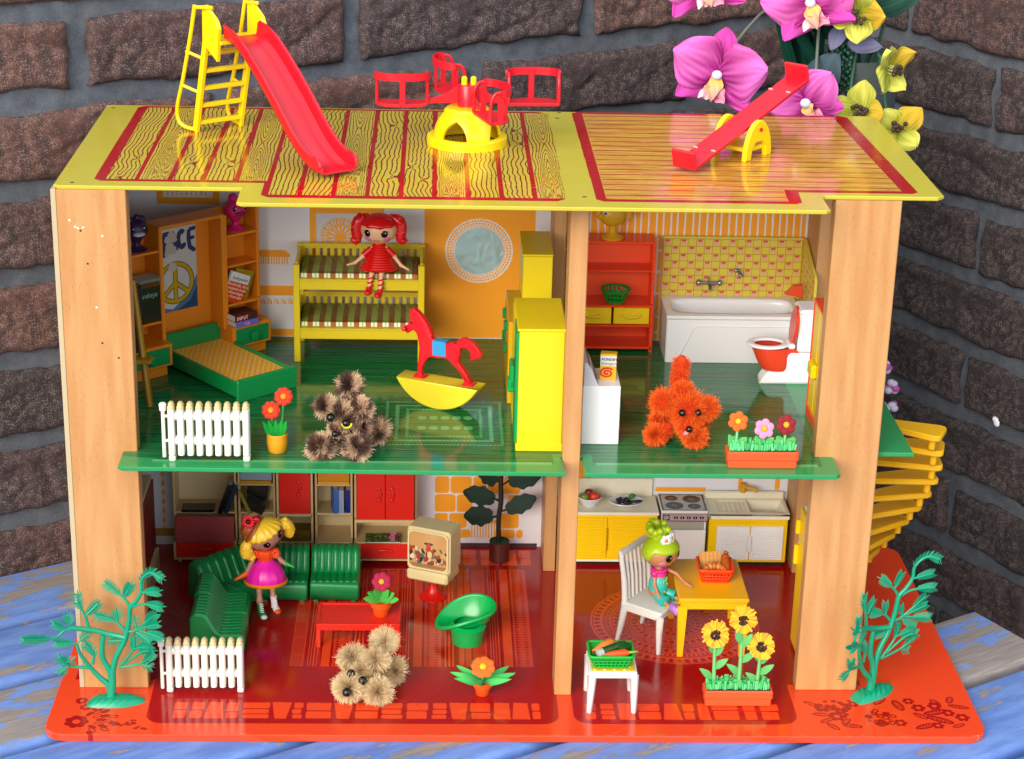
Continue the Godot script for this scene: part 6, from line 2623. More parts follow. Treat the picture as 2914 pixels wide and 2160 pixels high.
func hair_cap(t: Node3D, S: Dictionary, col: Color, front: float, back: float, grooves: int, gd: float, thick := 1.10):
	var b := B.new()
	var hr: Vector3 = S.hr
	b.grid(func(u: float, v: float) -> Vector3:
		var az := -PI + TAU * u
		var fr := 0.5 + 0.5 * cos(az)
		var tm := lerpf(back, front, smoothstep(0.42, 0.62, fr))
		if gd > 0:
			tm += 0.03 * sin(az * grooves)
		var th := v * tm
		var k := thick * (1.0 + gd * sin(az * grooves) * smoothstep(0.2, 0.8, v))
		if v > 0.93:
			k *= 1.0 - (v - 0.93) / 0.07 * 0.085
		return S.head + S.hb * (Vector3(sin(th) * sin(az), cos(th), sin(th) * cos(az)) * hr * k), 72, 18)
	obj("hair", b, mat(col, 0.3), t)

func bumpy(t: Node3D, called: String, pts: Array, rad: Array, col: Color, bump: float, n: int):
	var b := B.new()
	var P := cat(pts, 4)
	var R := []
	for i in P.size():
		var f := float(i) / (P.size() - 1) * (rad.size() - 1)
		var k := mini(int(f), rad.size() - 2)
		R.append(lerpf(rad[k], rad[k + 1], f - k))
	b.tube(P, R, 12)
	if bump > 0:
		for i in n:
			var k := rng.randi() % P.size()
			var d := Vector3(rng.randfn(), rng.randfn(), rng.randfn()).normalized()
			b.ell(P[k] + d * R[k] * 0.72, Vector3.ONE * R[k] * bump, Basis.IDENTITY, 8, 6)
	obj(called, b, mat(col, 0.3), t)

func skirt(t: Node3D, called: String, base: Vector3, bs: Basis, prof: Array, mt: Material, wob := 0.0, wn := 0):
	var b := B.new()
	b.lathe(prof, 40, base, bs, wob, wn)
	obj(called, b, mt, t)

func build_dolls():
	var RED := C(0.80, 0.055, 0.085)
	# ---- red-haired doll on the edge of the upper bunk
	var skin := C(0.86, 0.67, 0.52)
	var S := {"head": Vector3(0, 3.75, -0.15), "hr": Vector3(1.6, 1.28, 1.35), "hb": Basis.from_euler(Vector3(0.1, -0.12, 0.0)), "skin": skin,
		"segs": [[Vector3(0, 2.7, -0.2), Vector3(0, 2.2, -0.2), 0.26, 0.3], [Vector3(0, 1.9, -0.2), Vector3(0, 0.8, -0.1), 0.55, 0.8], 
			[Vector3(-0.6, 2.05, -0.15), Vector3(-1.35, 1.35, 0.0), 0.2, 0.22], [Vector3(-1.35, 1.35, 0.0), Vector3(-2.05, 0.75, 0.15), 0.2, 0.15], [Vector3(-2.05, 0.75, 0.15), Vector3(-2.75, 0.62, 0.4), 0.16, 0.10],
			[Vector3(0.6, 2.05, -0.15), Vector3(1.3, 1.4, 0.0), 0.2, 0.22], [Vector3(1.3, 1.4, 0.0), Vector3(1.95, 0.6, 0.3), 0.2, 0.15], [Vector3(1.95, 0.6, 0.3), Vector3(2.65, 0.28, 0.6), 0.16, 0.10],
			[Vector3(-0.45, 0.3, 0.4), Vector3(-0.6, 0.05, 1.15), 0.3, 0.22], [Vector3(-0.6, 0.05, 1.15), Vector3(-0.85, -1.35, 1.45), 0.21, 0.17],
			[Vector3(0.35, 0.3, 0.4), Vector3(0.25, 0.05, 1.2), 0.3, 0.22], [Vector3(0.25, 0.05, 1.2), Vector3(0.15, -1.55, 1.6), 0.21, 0.17]],
		"eyes": [Vector2(-0.52, 0.02), Vector2(0.42, 0.02)], "cheeks": [Vector2(-0.50, -0.42), Vector2(0.52, -0.42)], "mouth": Vector2(-0.03, -0.52), "eye": 0.30,
		"lo": Vector3(-3.1, -2.0, -1.7), "hi": Vector3(3.1, 5.2, 2.2)}
	var t := doll("doll", "red-haired doll in a shiny red dress sitting on the edge of the upper bunk", Vector3(23.55, F2 + 8.2, -21.75), 0.0, S)
	hair_cap(t, S, RED, 1.18, 2.0, 9, 0.012, 1.12)
	for s in [-1.0, 1.0]:
		bumpy(t, "pigtail", [Vector3(1.15 * s, 4.75, -0.35), Vector3(1.75 * s, 4.45, -0.3), Vector3(1.95 * s, 3.7, -0.2), Vector3(1.9 * s, 3.05, -0.1), Vector3(2.05 * s, 2.75, 0.0), Vector3(2.45 * s, 2.85, 0.05)], [0.35, 0.55, 0.5, 0.45, 0.36, 0.14], RED, 0.5, 26)
	var rm := mat(C(0.82, 0.045, 0.055), 0.25)
	var pr := [Vector2(0.32, 2.45), Vector2(0.55, 2.42)]
	for i in 22:
		var f := i / 21.0
		pr.append(Vector2(0.56 + 1.15 * pow(f, 1.1) + 0.06 * (i % 2), 2.35 - 2.15 * f))
	pr.append(Vector2(1.66, 0.1))
	pr.append(Vector2(1.2, 0.05))
	pr.append(Vector2(0.4, 0.2))
	pr.reverse()
	skirt(t, "dress", Vector3(0, 0, 0.0), Basis(Vector3.RIGHT, -0.14), pr, rm)
	for s in [-1.0, 1.0]:
		bumpy(t, "sleeve", [Vector3(0.68 * s, 2.0, -0.12), Vector3(1.32 * s, 1.42, 0.0)], [0.27, 0.31], C(0.78, 0.05, 0.06), 0.0, 0)
	for q in [[Vector3(-0.62, -0.15, 1.2), Vector3(-0.84, -1.3, 1.45)], [Vector3(0.24, -0.3, 1.28), Vector3(0.15, -1.5, 1.6)]]:
		var b := B.new()
		var hel := []
		for i in 37:
			var f := i / 36.0
			var a := f * TAU * 3.0
			hel.append(q[0].lerp(q[1], f) + Vector3(cos(a), 0, sin(a)) * 0.21)
		b.tube(hel, 0.08, 6)
		b.ell(q[1] + Vector3(-0.05 if q[0].x < 0 else -0.15, -0.12, 0.28), Vector3(0.37, 0.27, 0.5), Basis(Vector3.UP, -0.25), 16, 10)
		b.ell(q[1] + Vector3(0, 0.05, -0.02), Vector3(0.27, 0.25, 0.27), Basis.IDENTITY, 12, 8)
		obj("shoe", b, mat(C(0.80, 0.06, 0.10), 0.3), t)

	# ---- blonde doll on the corner sofa
	skin = C(0.63, 0.43, 0.35)
	var tilt := Basis.from_euler(Vector3(0.12, 0.52, 0.40))
	S = {"head": Vector3(0.05, 5.35, -0.2), "hr": Vector3(1.62, 1.30, 1.38), "hb": tilt, "skin": skin,
		"segs": [[Vector3(0.1, 4.3, -0.2), Vector3(0.05, 3.6, -0.2), 0.26, 0.3], [Vector3(0.05, 3.3, -0.2), Vector3(0, 1.5, -0.2), 0.55, 0.8],
			[Vector3(-0.7, 3.55, -0.1), Vector3(-1.25, 2.55, 0.15), 0.2, 0.22], [Vector3(-1.25, 2.55, 0.15), Vector3(-1.65, 1.75, 0.5), 0.22, 0.2], [Vector3(-1.65, 1.8, 0.5), Vector3(-2.55, 1.35, 0.75), 0.26, 0.13, C(0.86, 0.30, 0.04)],
			[Vector3(0.85, 3.6, -0.1), Vector3(1.5, 2.9, 0.1), 0.2, 0.22], [Vector3(1.5, 2.9, 0.1), Vector3(1.85, 2.75, 0.3), 0.22, 0.2], [Vector3(1.9, 2.75, 0.3), Vector3(2.6, 2.55, 0.6), 0.2, 0.1, C(0.05, 0.60, 0.20)],
			[Vector3(-0.45, 1.1, 0.6), Vector3(-0.4, 0.7, 1.5), 0.3, 0.26], [Vector3(-0.4, 0.7, 1.5), Vector3(-0.35, -0.3, 1.75), 0.25, 0.22], [Vector3(-0.36, -0.1, 1.75), Vector3(-0.35, -0.3, 1.75), 0.30, 0.30],
			[Vector3(0.55, 1.2, 0.6), Vector3(0.75, 0.9, 1.5), 0.3, 0.26], [Vector3(0.75, 0.9, 1.5), Vector3(0.85, -0.05, 1.75), 0.24, 0.2], [Vector3(0.84, 0.25, 1.72), Vector3(0.85, 0.1, 1.75), 0.28, 0.28]],
		"eyes": [Vector2(-0.30, -0.10), Vector2(0.62, -0.02)], "cheeks": [Vector2(-0.36, -0.62), Vector2(0.78, -0.48)], "mouth": Vector2(0.3, -0.5), "eye": 0.30, "blush": C(0.72, 0.32, 0.50),
		"lo": Vector3(-3.0, -1.0, -1.9), "hi": Vector3(3.0, 7.2, 2.4)}
	t = doll("doll", "blonde doll with hat, orange top and pink skirt sitting on the green corner sofa", Vector3(13.7, 1.95, -14.1), 0.0, S)
	var BLD := C(0.94, 0.76, 0.20)
	hair_cap(t, S, BLD, 1.30, 1.9, 17, 0.03, 1.13)
	for s in [-1.0, 1.0]:
		var o: Vector3 = S.head
		var pts := []
		for q in [Vector3(1.45, 0.15, -0.1), Vector3(1.95, -0.1, 0.0), Vector3(2.15, -0.7, 0.0), Vector3(1.95, -1.3, 0.0), Vector3(1.95, -1.75, 0.0)]:
			pts.append(o + tilt * (q * Vector3(s, 1, 1)))
		bumpy(t, "pigtail", pts, [0.35, 0.55, 0.58, 0.45, 0.14], BLD, 0.5, 30)
	# hat: flat brim on the tilted crown with a flower
	var b := B.new()
	var hb := tilt * Basis.from_euler(Vector3(-0.55, 0, 0.55))
	b.lathe([Vector2(0, 0.3), Vector2(1.25, 0.2), Vector2(1.42, 0.1), Vector2(1.38, 0.28), Vector2(0.95, 0.42), Vector2(0.8, 0.95), Vector2(0.65, 1.05), Vector2(0, 1.1)], 36, S.head + hb * Vector3(-0.1, 1.0, -0.1), hb)
	obj("hat", b, mat(C(0.62, 0.29, 0.10), 0.5), t)
	b = B.new()
	var fc: Vector3 = S.head + Vector3(-1.35, 1.55, 0.75)
	var FB := Basis.from_euler(Vector3(-0.2, -0.25, 0.1))
	for i in 14:
		var a := TAU * i / 14
		b.c(C(0.82, 0.10, 0.14))
		b.ell(fc + FB * (Vector3(cos(a), sin(a), 0.1) * 0.42), Vector3(0.26, 0.11, 0.1), FB * Basis(Vector3.BACK, a), 8, 6)
	b.c(C(0.03, 0.02, 0.03))
	b.ell(fc + FB * Vector3(0, 0, 0.14), Vector3(0.2, 0.2, 0.12), FB, 10, 6)
	b.c(C(0.78, 0.08, 0.12))
	b.ell(S.head + Vector3(-0.7, 1.75, 0.6), Vector3(0.4, 0.28, 0.3), FB, 12, 8)
	obj("hat_flower", b, vmat(0.35), t)
	skirt(t, "skirt", Vector3(0.05, 0.9, 0.0), Basis(Vector3.RIGHT, -0.12), [Vector2(0.6, 0.12), Vector2(1.70, 0.0), Vector2(1.78, 0.2), Vector2(1.62, 0.9), Vector2(1.2, 1.55), Vector2(0.72, 1.95), Vector2(0.62, 2.25)], mat(C(0.86, 0.10, 0.62), 0.32), 0.03, 14)
	skirt(t, "hem_ruffle", Vector3(0.05, 0.9, 0.0), Basis(Vector3.RIGHT, -0.12), [Vector2(1.6, -0.06), Vector2(1.86, -0.10), Vector2(1.92, 0.05), Vector2(1.80, 0.16), Vector2(1.6, 0.1)], mat(C(0.84, 0.48, 0.07), 0.4), 0.025, 40)
	skirt(t, "bodice", Vector3(0.05, 2.95, -0.15), Basis.IDENTITY, [Vector2(0.64, 0.0), Vector2(0.72, 0.25), Vector2(0.8, 0.7), Vector2(0.72, 0.95), Vector2(0.45, 1.1), Vector2(0.2, 1.12)], mat(C(0.88, 0.27, 0.03), 0.4), 0.06, 12)
	for q in [Vector3(-0.85, 3.55, -0.08), Vector3(0.98, 3.62, -0.08)]:
		b = B.new()
		for i in 12:
			var a := TAU * i / 12
			b.ell(q + Vector3(cos(a) * 0.22, sin(a) * 0.32, 0.05), Vector3(0.2, 0.17, 0.34), Basis.IDENTITY, 8, 6)
		obj("puff_sleeve", b, mat(C(0.88, 0.27, 0.03), 0.4), t)
	for q in [[Vector3(-0.36, -0.35, 1.75), C(0.02, 0.46, 0.16), C(0.80, 0.82, 0.82), 1.0, 0.3], [Vector3(0.85, 0.05, 1.75), C(0.80, 0.76, 0.74), C(0.88, 0.30, 0.06), 0.85, 0.1]]:
		b = B.new()
		var o: Vector3 = q[0]
		var k: float = q[3]
		b.c(q[1])
		b.tube([o + Vector3(0, 0.25, 0), o + Vector3(0.05, -0.5 * k, 0), o + Vector3(0.12, -0.95 * k, 0.08)], [0.30, 0.27, 0.32], 12)
		b.ell(o + Vector3(0.28, -1.05 * k, 0.38), Vector3(0.32, 0.26, 0.58), Basis.from_euler(Vector3(0.35, 0.45, 0)), 14, 8)
		b.c(q[2])
		b.ell(o + Vector3(0.42, -1.1 * k, 0.72), Vector3(0.30, 0.2, 0.3), Basis.IDENTITY, 12, 8)
		for i in 5:
			var f := i / 4.0
			var lp: Vector3 = o + Vector3(0.14 + 0.08 * f, -0.05 - 0.72 * f * k, 0.28 + 0.12 * f)
			b.c(C(0.86, 0.86, 0.88))
			b.tube([lp + Vector3(-0.15, 0.05, -0.02), lp + Vector3(0.17, -0.05, -0.02)], 0.05, 5)
		obj("shoe", b, vmat(0.4), t)

	# ---- green-haired doll on the white chair, facing the table
	skin = C(0.70, 0.47, 0.31)
	S = {"head": Vector3(0, 4.6, 0.2), "hr": Vector3(1.68, 1.36, 1.48), "hb": Basis.from_euler(Vector3(0.10, 0.05, -0.05)), "skin": skin,
		"segs": [[Vector3(0, 3.4, 0.1), Vector3(0, 2.9, 0.1), 0.25, 0.3], [Vector3(0, 2.6, 0.1), Vector3(0, 1.0, 0.1), 0.55, 0.85],
			[Vector3(-0.65, 2.75, 0.1), Vector3(-0.95, 1.75, 0.35), 0.17, 0.17], [Vector3(-0.95, 1.75, 0.35), Vector3(-0.95, 0.75, 0.9), 0.17, 0.14], [Vector3(-0.95, 0.75, 0.9), Vector3(-0.92, 0.35, 1.05), 0.16, 0.10],
			[Vector3(0.65, 2.8, 0.2), Vector3(0.85, 2.5, 1.4), 0.17, 0.16], [Vector3(0.85, 2.5, 1.4), Vector3(0.6, 2.05, 2.5), 0.16, 0.13], [Vector3(0.6, 2.05, 2.5), Vector3(0.5, 1.98, 3.2), 0.19, 0.10], [Vector3(0.6, 2.08, 2.6), Vector3(0.85, 2.12, 2.85), 0.08, 0.07],
			[Vector3(-0.45, 0.5, 0.5), Vector3(-0.75, 0.4, 1.2), 0.3, 0.25], [Vector3(-0.75, 0.4, 1.2), Vector3(-1.0, 0.25, 2.1), 0.2, 0.17],
			[Vector3(0.45, 0.5, 0.5), Vector3(0.6, 0.4, 1.3), 0.3, 0.25], [Vector3(0.6, 0.4, 1.3), Vector3(0.65, 0.2, 2.2), 0.2, 0.17]],
		"eyes": [Vector2(-0.46, 0.0), Vector2(0.46, 0.0)], "cheeks": [Vector2(-0.66, -0.42), Vector2(0.64, -0.42)], "mouth": Vector2(0.0, -0.52), "eye": 0.33, "blush": C(0.80, 0.44, 0.66),
		"lo": Vector3(-2.2, -0.3, -1.6), "hi": Vector3(2.2, 6.4, 3.7)}
	t = doll("doll", "green-haired doll in turquoise overalls sitting on the white chair at the table", Vector3(47.95, 3.95, -8.95), deg_to_rad(50.0), S)
	var LM := C(0.62, 0.72, 0.09)
	hair_cap(t, S, LM, 1.32, 2.0, 1, 0.0, 1.10)
	b = B.new()
	var hd: Vector3 = S.head
	for i in 46:
		var f := rng.randf()
		var a := rng.randf() * TAU
		var r := lerpf(0.55, 1.15, f) * sqrt(rng.randf_range(0.3, 1.0))
		b.ell(hd + Vector3(cos(a) * r - 0.1, 1.35 + f * 0.95, sin(a) * r * 0.9 - 0.35), Vector3.ONE * 0.33, Basis.IDENTITY, 9, 7)
	b.tube([hd + Vector3(0, 1.1, -0.2), hd + Vector3(-0.05, 2.0, -0.3)], [0.75, 0.95], 14)
	obj("hair_bun", b, mat(LM, 0.3), t)
	for k in 3:
		var a := -0.55 + 0.55 * k
		var c := hd + Vector3(sin(a) * 1.05, 1.38 + 0.12 * cos(a * 2), cos(a) * 0.95 + 0.0)
		b = B.new()
		b.c(C(0.84, 0.86, 0.88))
		var nb := Basis(Vector3.UP, a)
		for i in 6:
			var q := TAU * i / 6
			b.ell(c + nb * Vector3(cos(q) * 0.30, sin(q) * 0.30, 0), Vector3(0.24, 0.24, 0.14), nb, 8, 6)
		b.c(C(0.84, 0.50, 0.08))
		b.ell(c + nb * Vector3(0, 0, 0.1), Vector3(0.17, 0.17, 0.09), nb, 10, 6)
		obj("hair_flower", b, vmat(0.35), t)
	b = B.new()
	b.ell(Vector3(0, 1.35, 0.12), Vector3(0.88, 1.25, 0.85), Basis.IDENTITY, 24, 14)
	for s in [-1.0, 1.0]:
		b.tube([Vector3(0.42 * s, 0.6, 0.5), Vector3(0.7 * s, 0.45, 1.15), Vector3(0.78 * s, 0.42, 1.4)], [0.5, 0.46, 0.56], 14)
	obj("overalls", b, mat(C(0.16, 0.70, 0.66), 0.35), t)
	b = B.new()
	for i in 14:
		var a := rng.randf_range(-1.6, 1.2)
		var y := rng.randf_range(0.7, 2.2)
		var rr2 := sqrt(maxf(0.05, 1.0 - pow((y - 1.35) / 1.25, 2)))
		b.ell(Vector3(sin(a) * 0.88 * rr2, y, 0.12 + cos(a) * 0.85 * rr2), Vector3.ONE * 0.1, Basis.IDENTITY, 7, 5)
	obj("overall_dots", b, mat(C(0.55, 0.72, 0.12), 0.4), t)
	b = B.new()
	for i in 20:
		var a := TAU * i / 20
		b.ell(Vector3(cos(a) * 0.62, 2.85 + 0.05 * (i % 2), 0.12 + sin(a) * 0.55), Vector3(0.2, 0.17, 0.2), Basis.IDENTITY, 8, 6)
	for s in [-1.0, 1.0]:
		b.ell(Vector3(0.7 * s, 2.65, 0.12), Vector3(0.32, 0.36, 0.34), Basis.IDENTITY, 12, 8)
	b.lathe([Vector2(0.3, 3.0), Vector2(0.62, 2.75), Vector2(0.7, 2.4), Vector2(0.5, 2.3)], 24, Vector3(0, 0, 0.1))
	obj("collar", b, mat(C(0.84, 0.10, 0.50), 0.4), t)
	for s in [-1.0, 1.0]:
		b = B.new()
		var o := Vector3(-1.05, 0.2, 2.2) if s < 0 else Vector3(0.68, 0.15, 2.3)
		b.c(C(0.60, 0.68, 0.12))
		b.tube([o + Vector3(0, 0, -0.25), o + Vector3(0, 0, -0.1)], 0.26, 12)
		b.c(C(0.62, 0.40, 0.72))
		b.ell(o + Vector3(-0.05, 0.05, 0.35), Vector3(0.34, 0.42, 0.6), Basis.from_euler(Vector3(0.25, -0.2, 0)), 14, 8)
		b.c(C(0.70, 0.50, 0.80))
		b.ell(o + Vector3(-0.1, 0.0, 0.78), Vector3(0.36, 0.48, 0.22), Basis.from_euler(Vector3(0.25, -0.2, 0)), 14, 8)
		obj("shoe", b, vmat(0.4), t)

func sofa_section(label: String, at: Vector3, turn: float, corner: bool, w := 4.35) -> Node3D:
	# faces +z; width along x, 4.6 deep
	var t := thing("sofa_section", label, "sofa section", at, turn, "green ribbed sofa sections")
	var m := mat(C(0.04, 0.48, 0.24), 0.28)
	var b := B.new()
	var prof := [Vector2(-2.3, 0.35), Vector2(2.3, 0.35), Vector2(2.35, 1.6), Vector2(2.15, 1.95), Vector2(1.7, 1.98), Vector2(0.35, 1.9), Vector2(-0.05, 2.1), Vector2(-0.75, 3.5), Vector2(-1.1, 3.85), Vector2(-1.9, 3.9), Vector2(-2.25, 3.55)]
	b.x = Transform3D(Basis(Vector3(0, 0, 1), Vector3.UP, Vector3(-1, 0, 0)), Vector3.ZERO)
	b.prism(prof, -w * 0.5, w * 0.5, 0.12, true)
	b.x = Transform3D.IDENTITY
	obj("shell", b, m, t)
	# ribs over seat and back
	var n := 7
	for i in n:
		var x := -w * 0.5 + 0.38 + (w - 0.76) * i / (n - 1)
		b = B.new()
		b.tube(cat([Vector3(x, 1.78, 2.0), Vector3(x, 1.76, 0.5), Vector3(x, 2.0, -0.1), Vector3(x, 3.35, -0.86), Vector3(x, 3.68, -1.15), Vector3(x, 3.72, -1.85)], 3), 0.30, 8)
		obj("rib", b, m, t)
	if corner:
		b = B.new()
		b.bx(-w * 0.5, w * 0.5, 0.35, 1.85, 2.2, 2.5, 0.1)
		obj("skirt_panel", b, m, t)
	b = B.new()
	for sx in [-1.0, 1.0]:
		for sz in [-1.0, 1.0]:
			b = B.new()
			b.bx(sx * (w * 0.5 - 0.5) - 0.22, sx * (w * 0.5 - 0.5) + 0.22, 0, 0.4, sz * 1.9 - 0.22, sz * 1.9 + 0.22, 0.04)
			obj("foot", b, m, t)
	return t

func clay_pot(called: String, label: String, at: Vector3, k: float) -> Node3D:
	var t := thing(called, label, "potted flower", at)
	var b := B.new()
	b.lathe([Vector2(0, 0), Vector2(0.55, 0), Vector2(0.6, 0.05), Vector2(0.74, 0.85), Vector2(0.88, 0.86), Vector2(0.95, 1.35), Vector2(0.86, 1.37), Vector2(0.80, 1.15), Vector2(0, 1.12)], 28, Vector3.ZERO, Basis.from_scale(Vector3.ONE * k))
	obj("pot", b, mat(C(0.84, 0.30, 0.06), 0.5), t)
	return t

func build_living_room():
	var CR := mat(C(0.80, 0.69, 0.49), 0.4)
	var CR2 := mat(C(0.86, 0.78, 0.60), 0.45)
	var RD := mat(C(0.84, 0.13, 0.075), 0.32)
	# ---- wall units: [x0, x1, kind]
	var units := [[4.45, 10.3, 0, "leftmost wide wall unit with open shelf and dark red drop front"], [10.45, 13.9, 1, "narrow wall unit with leaning books, second from the left"], [14.05, 17.4, 2, "narrow wall unit with single red upper door, third from the left"], [17.55, 21.05, 3, "narrow wall unit with blue folders, second from the right"], [21.2, 27.0, 4, "rightmost wall unit with two red upper doors above a magazine shelf"]]
	for u in units:
		var x0: float = u[0]
		var x1: float = u[1]
		var w := x1 - x0
		var t := thing("wall_unit", "cream and red toy " + u[3], "wall unit", Vector3((x0 + x1) * 0.5, 0, -25.3), 0.0, "cream and red wall units along the living room wall")
		var h := w * 0.5
		var zf := 1.75
		var b := B.new()
		for s in [-1.0, 1.0]:
			b = B.new()
			b.bx(s * (h - 0.1) - 0.1, s * (h - 0.1) + 0.1, 2.25, 10.4, -1.7, zf - 0.6 if u[2] != 2 else zf, 0.03)
			b.bx(s * (h - 0.1) - 0.1, s * (h - 0.1) + 0.1, 0.45, 2.3, -1.7, zf + 0.3, 0.03)
			obj("side", b, CR, t)
		b = B.new()
		b.bx(-h + 0.02, h - 0.02, 0.45, 10.4, -1.9, -1.68, 0.02)
		obj("back", b, CR2, t)
		var ys: Array = [[0.4, 0.55, 0.3], [2.15, 2.32, 0.3], [10.2, 10.4, -0.6]]
		if u[2] == 0:
			ys.append([4.75, 4.92, -0.6])
		elif u[2] == 1:
			ys.append([4.75, 4.92, -0.6])
			ys.append([7.6, 7.75, -0.6])
		elif u[2] == 2:
			ys.append([4.75, 5.0, 0.0])
		elif u[2] == 3:
			ys.append([4.65, 4.85, -0.6])
			ys.append([7.6, 7.75, -0.6])
		else:
			ys.append([4.15, 4.45, 0.0])
		for y in ys:
			b = B.new()
			b.bx(-h + 0.05, h - 0.05, y[0], y[1], -1.7, zf + y[2], 0.03)
			obj("shelf", b, CR, t)
		b = B.new()
		b.bx(-h + 0.22, h - 0.22, 0.62, 2.1, zf - 0.2, zf + 0.26, 0.05)
		var dr := obj("drawer", b, RD, t)
		b = B.new()
		b.tube([Vector3(-0.55, 1.45, zf + 0.3), Vector3(0, 1.55, zf + 0.42), Vector3(0.55, 1.45, zf + 0.3)], 0.11, 8)
		b.ell(Vector3(-0.55, 1.42, zf + 0.3), Vector3(0.2, 0.17, 0.12), Basis.IDENTITY, 8, 6)
		b.ell(Vector3(0.55, 1.42, zf + 0.3), Vector3(0.2, 0.17, 0.12), Basis.IDENTITY, 8, 6)
		obj("handle", b, RD, dr)
		if u[2] == 0:
			b = B.new()
			b.box(Vector3(0, 3.45, zf + 0.05), Vector3(w - 0.4, 2.5, 0.2), 0.05, Basis(Vector3.RIGHT, -0.28))
			obj("drop_front", b, mat(C(0.58, 0.055, 0.04), 0.5), t)
		elif u[2] == 2 or u[2] == 4:
			var nd := 1 if u[2] == 2 else 2
			var y0 := 5.0 if nd == 1 else 4.45
			for k in nd:
				var dw := (w - 0.42) / nd
				var cx := -h + 0.21 + dw * (k + 0.5)
				b = B.new()
				b.bx(cx - dw * 0.5 + 0.02, cx + dw * 0.5 - 0.02, y0 + 0.03, 10.2, zf - 0.35, zf - 0.05, 0.06)
				var d := obj("door", b, RD, t)
				b = B.new()
				var hx := cx + (0.35 if nd == 1 else (0.75 if k == 0 else -0.75))
				b.tube([Vector3(hx, y0 + 2.1, zf), Vector3(hx + 0.2, y0 + 2.6, zf + 0.12), Vector3(hx, y0 + 3.1, zf)], 0.1, 8)
				for s in [2.0, 3.2]:
					b.ell(Vector3(hx, y0 + s, zf), Vector3(0.2, 0.2, 0.12), Basis.IDENTITY, 8, 6)
				obj("handle", b, RD, d)
		for s in [-1.0, 1.0]:
			b = B.new()
			b.bx(s * (h - 0.5) - 0.15, s * (h - 0.5) + 0.15, 0, 0.45, zf - 0.4, zf - 0.1, 0.03)
			obj("foot", b, CR, t)
	# books in the units
	var I := Basis.IDENTITY
	var flat := Basis(Vector3.RIGHT, -PI / 2)
	var lean := Basis(Vector3.BACK, -0.35)
	var side := Basis(Vector3.UP, PI / 2)
	book_flat("black book lying flat on the leftmost unit's open shelf", Vector3(6.7, 4.93, -24.7), 3.0, 1.5, 0.26, I, C(0.025, 0.025, 0.03), C(0.035, 0.035, 0.04))
	book("book", "leaning black and white book, left of the pair in the leftmost unit", Vector3(8.75, 4.95, -24.6), Vector3(1.9, 3.1, 0.42), lean * side, C(0.02, 0.025, 0.03), C(0.04, 0.05, 0.06))
	book("book", "leaning dark blue book, right of the pair in the leftmost unit", Vector3(9.3, 4.95, -24.6), Vector3(1.9, 3.1, 0.42), lean * side, C(0.06, 0.10, 0.18), C(0.10, 0.16, 0.26))
	book_flat("grey blue striped book on top of the pile in the second unit", Vector3(12.15, 8.15, -24.9), 2.9, 1.4, 0.85, I, C(0.60, 0.66, 0.72), C(0.56, 0.62, 0.68), "", C(0.2, 0.2, 0.24))
	book_flat("gold book under the grey blue one in the second unit", Vector3(12.1, 7.76, -24.85), 2.9, 1.5, 0.36, I, C(0.70, 0.50, 0.08), C(0.72, 0.52, 0.10))
	book("book", "thin tilted yellow edged book in the second unit", Vector3(11.6, 4.95, -24.5), Vector3(1.8, 2.5, 0.3), Basis(Vector3.BACK, 0.40) * side, C(0.45, 0.42, 0.14), C(0.55, 0.50, 0.16))
	book("book", "dark slanted book leaning right in the second unit", Vector3(12.8, 5.05, -24.7), Vector3(1.6, 1.9, 0.8), Basis(Vector3.BACK, 1.1) * side, C(0.10, 0.07, 0.06), C(0.16, 0.12, 0.10))
	book("book", "large grey brown book standing behind others in the second unit", Vector3(11.9, 4.95, -26.3), Vector3(1.9, 2.5, 0.3), Basis(Vector3.BACK, -0.15), C(0.18, 0.16, 0.14), C(0.2, 0.18, 0.16))
	book_flat("brown and gold book lying on the low shelf of the third unit", Vector3(15.75, 2.33, -24.2), 2.7, 1.7, 1.1, I, C(0.50, 0.38, 0.12), C(0.46, 0.35, 0.12), "", C(0.85, 0.87, 0.9))
	book_flat("orange yellow book on top of the pile in the fourth unit", Vector3(19.3, 8.1, -24.9), 2.9, 1.4, 0.95, I, C(0.80, 0.52, 0.08), C(0.80, 0.50, 0.09), "", C(0.9, 0.9, 0.92))
	book_flat("thin gold book at the bottom of the fourth unit's pile", Vector3(19.3, 7.76, -24.85), 2.9, 1.4, 0.32, I, C(0.76, 0.58, 0.14), C(0.78, 0.60, 0.16))
	for k in 3:
		book("folder", ["light blue folder, left of three in the fourth unit", "pale grey blue folder, middle of three in the fourth unit", "dark blue folder, right of three in the fourth unit"][k], Vector3(19.35 + 0.62 * k, 4.9, -24.7 - 0.1 * k), Vector3(1.5, 2.4 - 0.05 * k, 0.45), side * Basis(Vector3.UP, 0.25 if k == 0 else 0.05), [C(0.20, 0.36, 0.66), C(0.50, 0.56, 0.66), C(0.06, 0.16, 0.46)][k], [C(0.22, 0.38, 0.68), C(0.55, 0.60, 0.70), C(0.07, 0.17, 0.48)][k])
	var mg := book("magazine", "green camouflage magazine with pink band on the right wall unit shelf", Vector3(23.9, 2.4, -22.9) + Vector3(0, 0.06, 0), Vector3(3.2, 1.9, 0.16), Basis(Vector3.UP, 0.03) * flat, C(0.18, 0.32, 0.10), C(0.15, 0.25, 0.1))
	var ct := T.new(3.2, 1.9, 40.0, 0, 0, C(0.22, 0.36, 0.12))
	for i in 160:
		var p := Vector2(rng.randf() * 3.2, rng.randf() * 1.9)
		ct.rect(p.x, p.y, p.x + rng.randf_range(0.1, 0.3), p.y + rng.randf_range(0.08, 0.2), [C(0.06, 0.13, 0.05), C(0.34, 0.50, 0.20), C(0.50, 0.62, 0.34), C(0.10, 0.2, 0.06)][rng.randi() % 4])
	ct.rect(2.0, 0, 3.0, 1.5, C(0.62, 0.06, 0.28))
	var b := B.new()
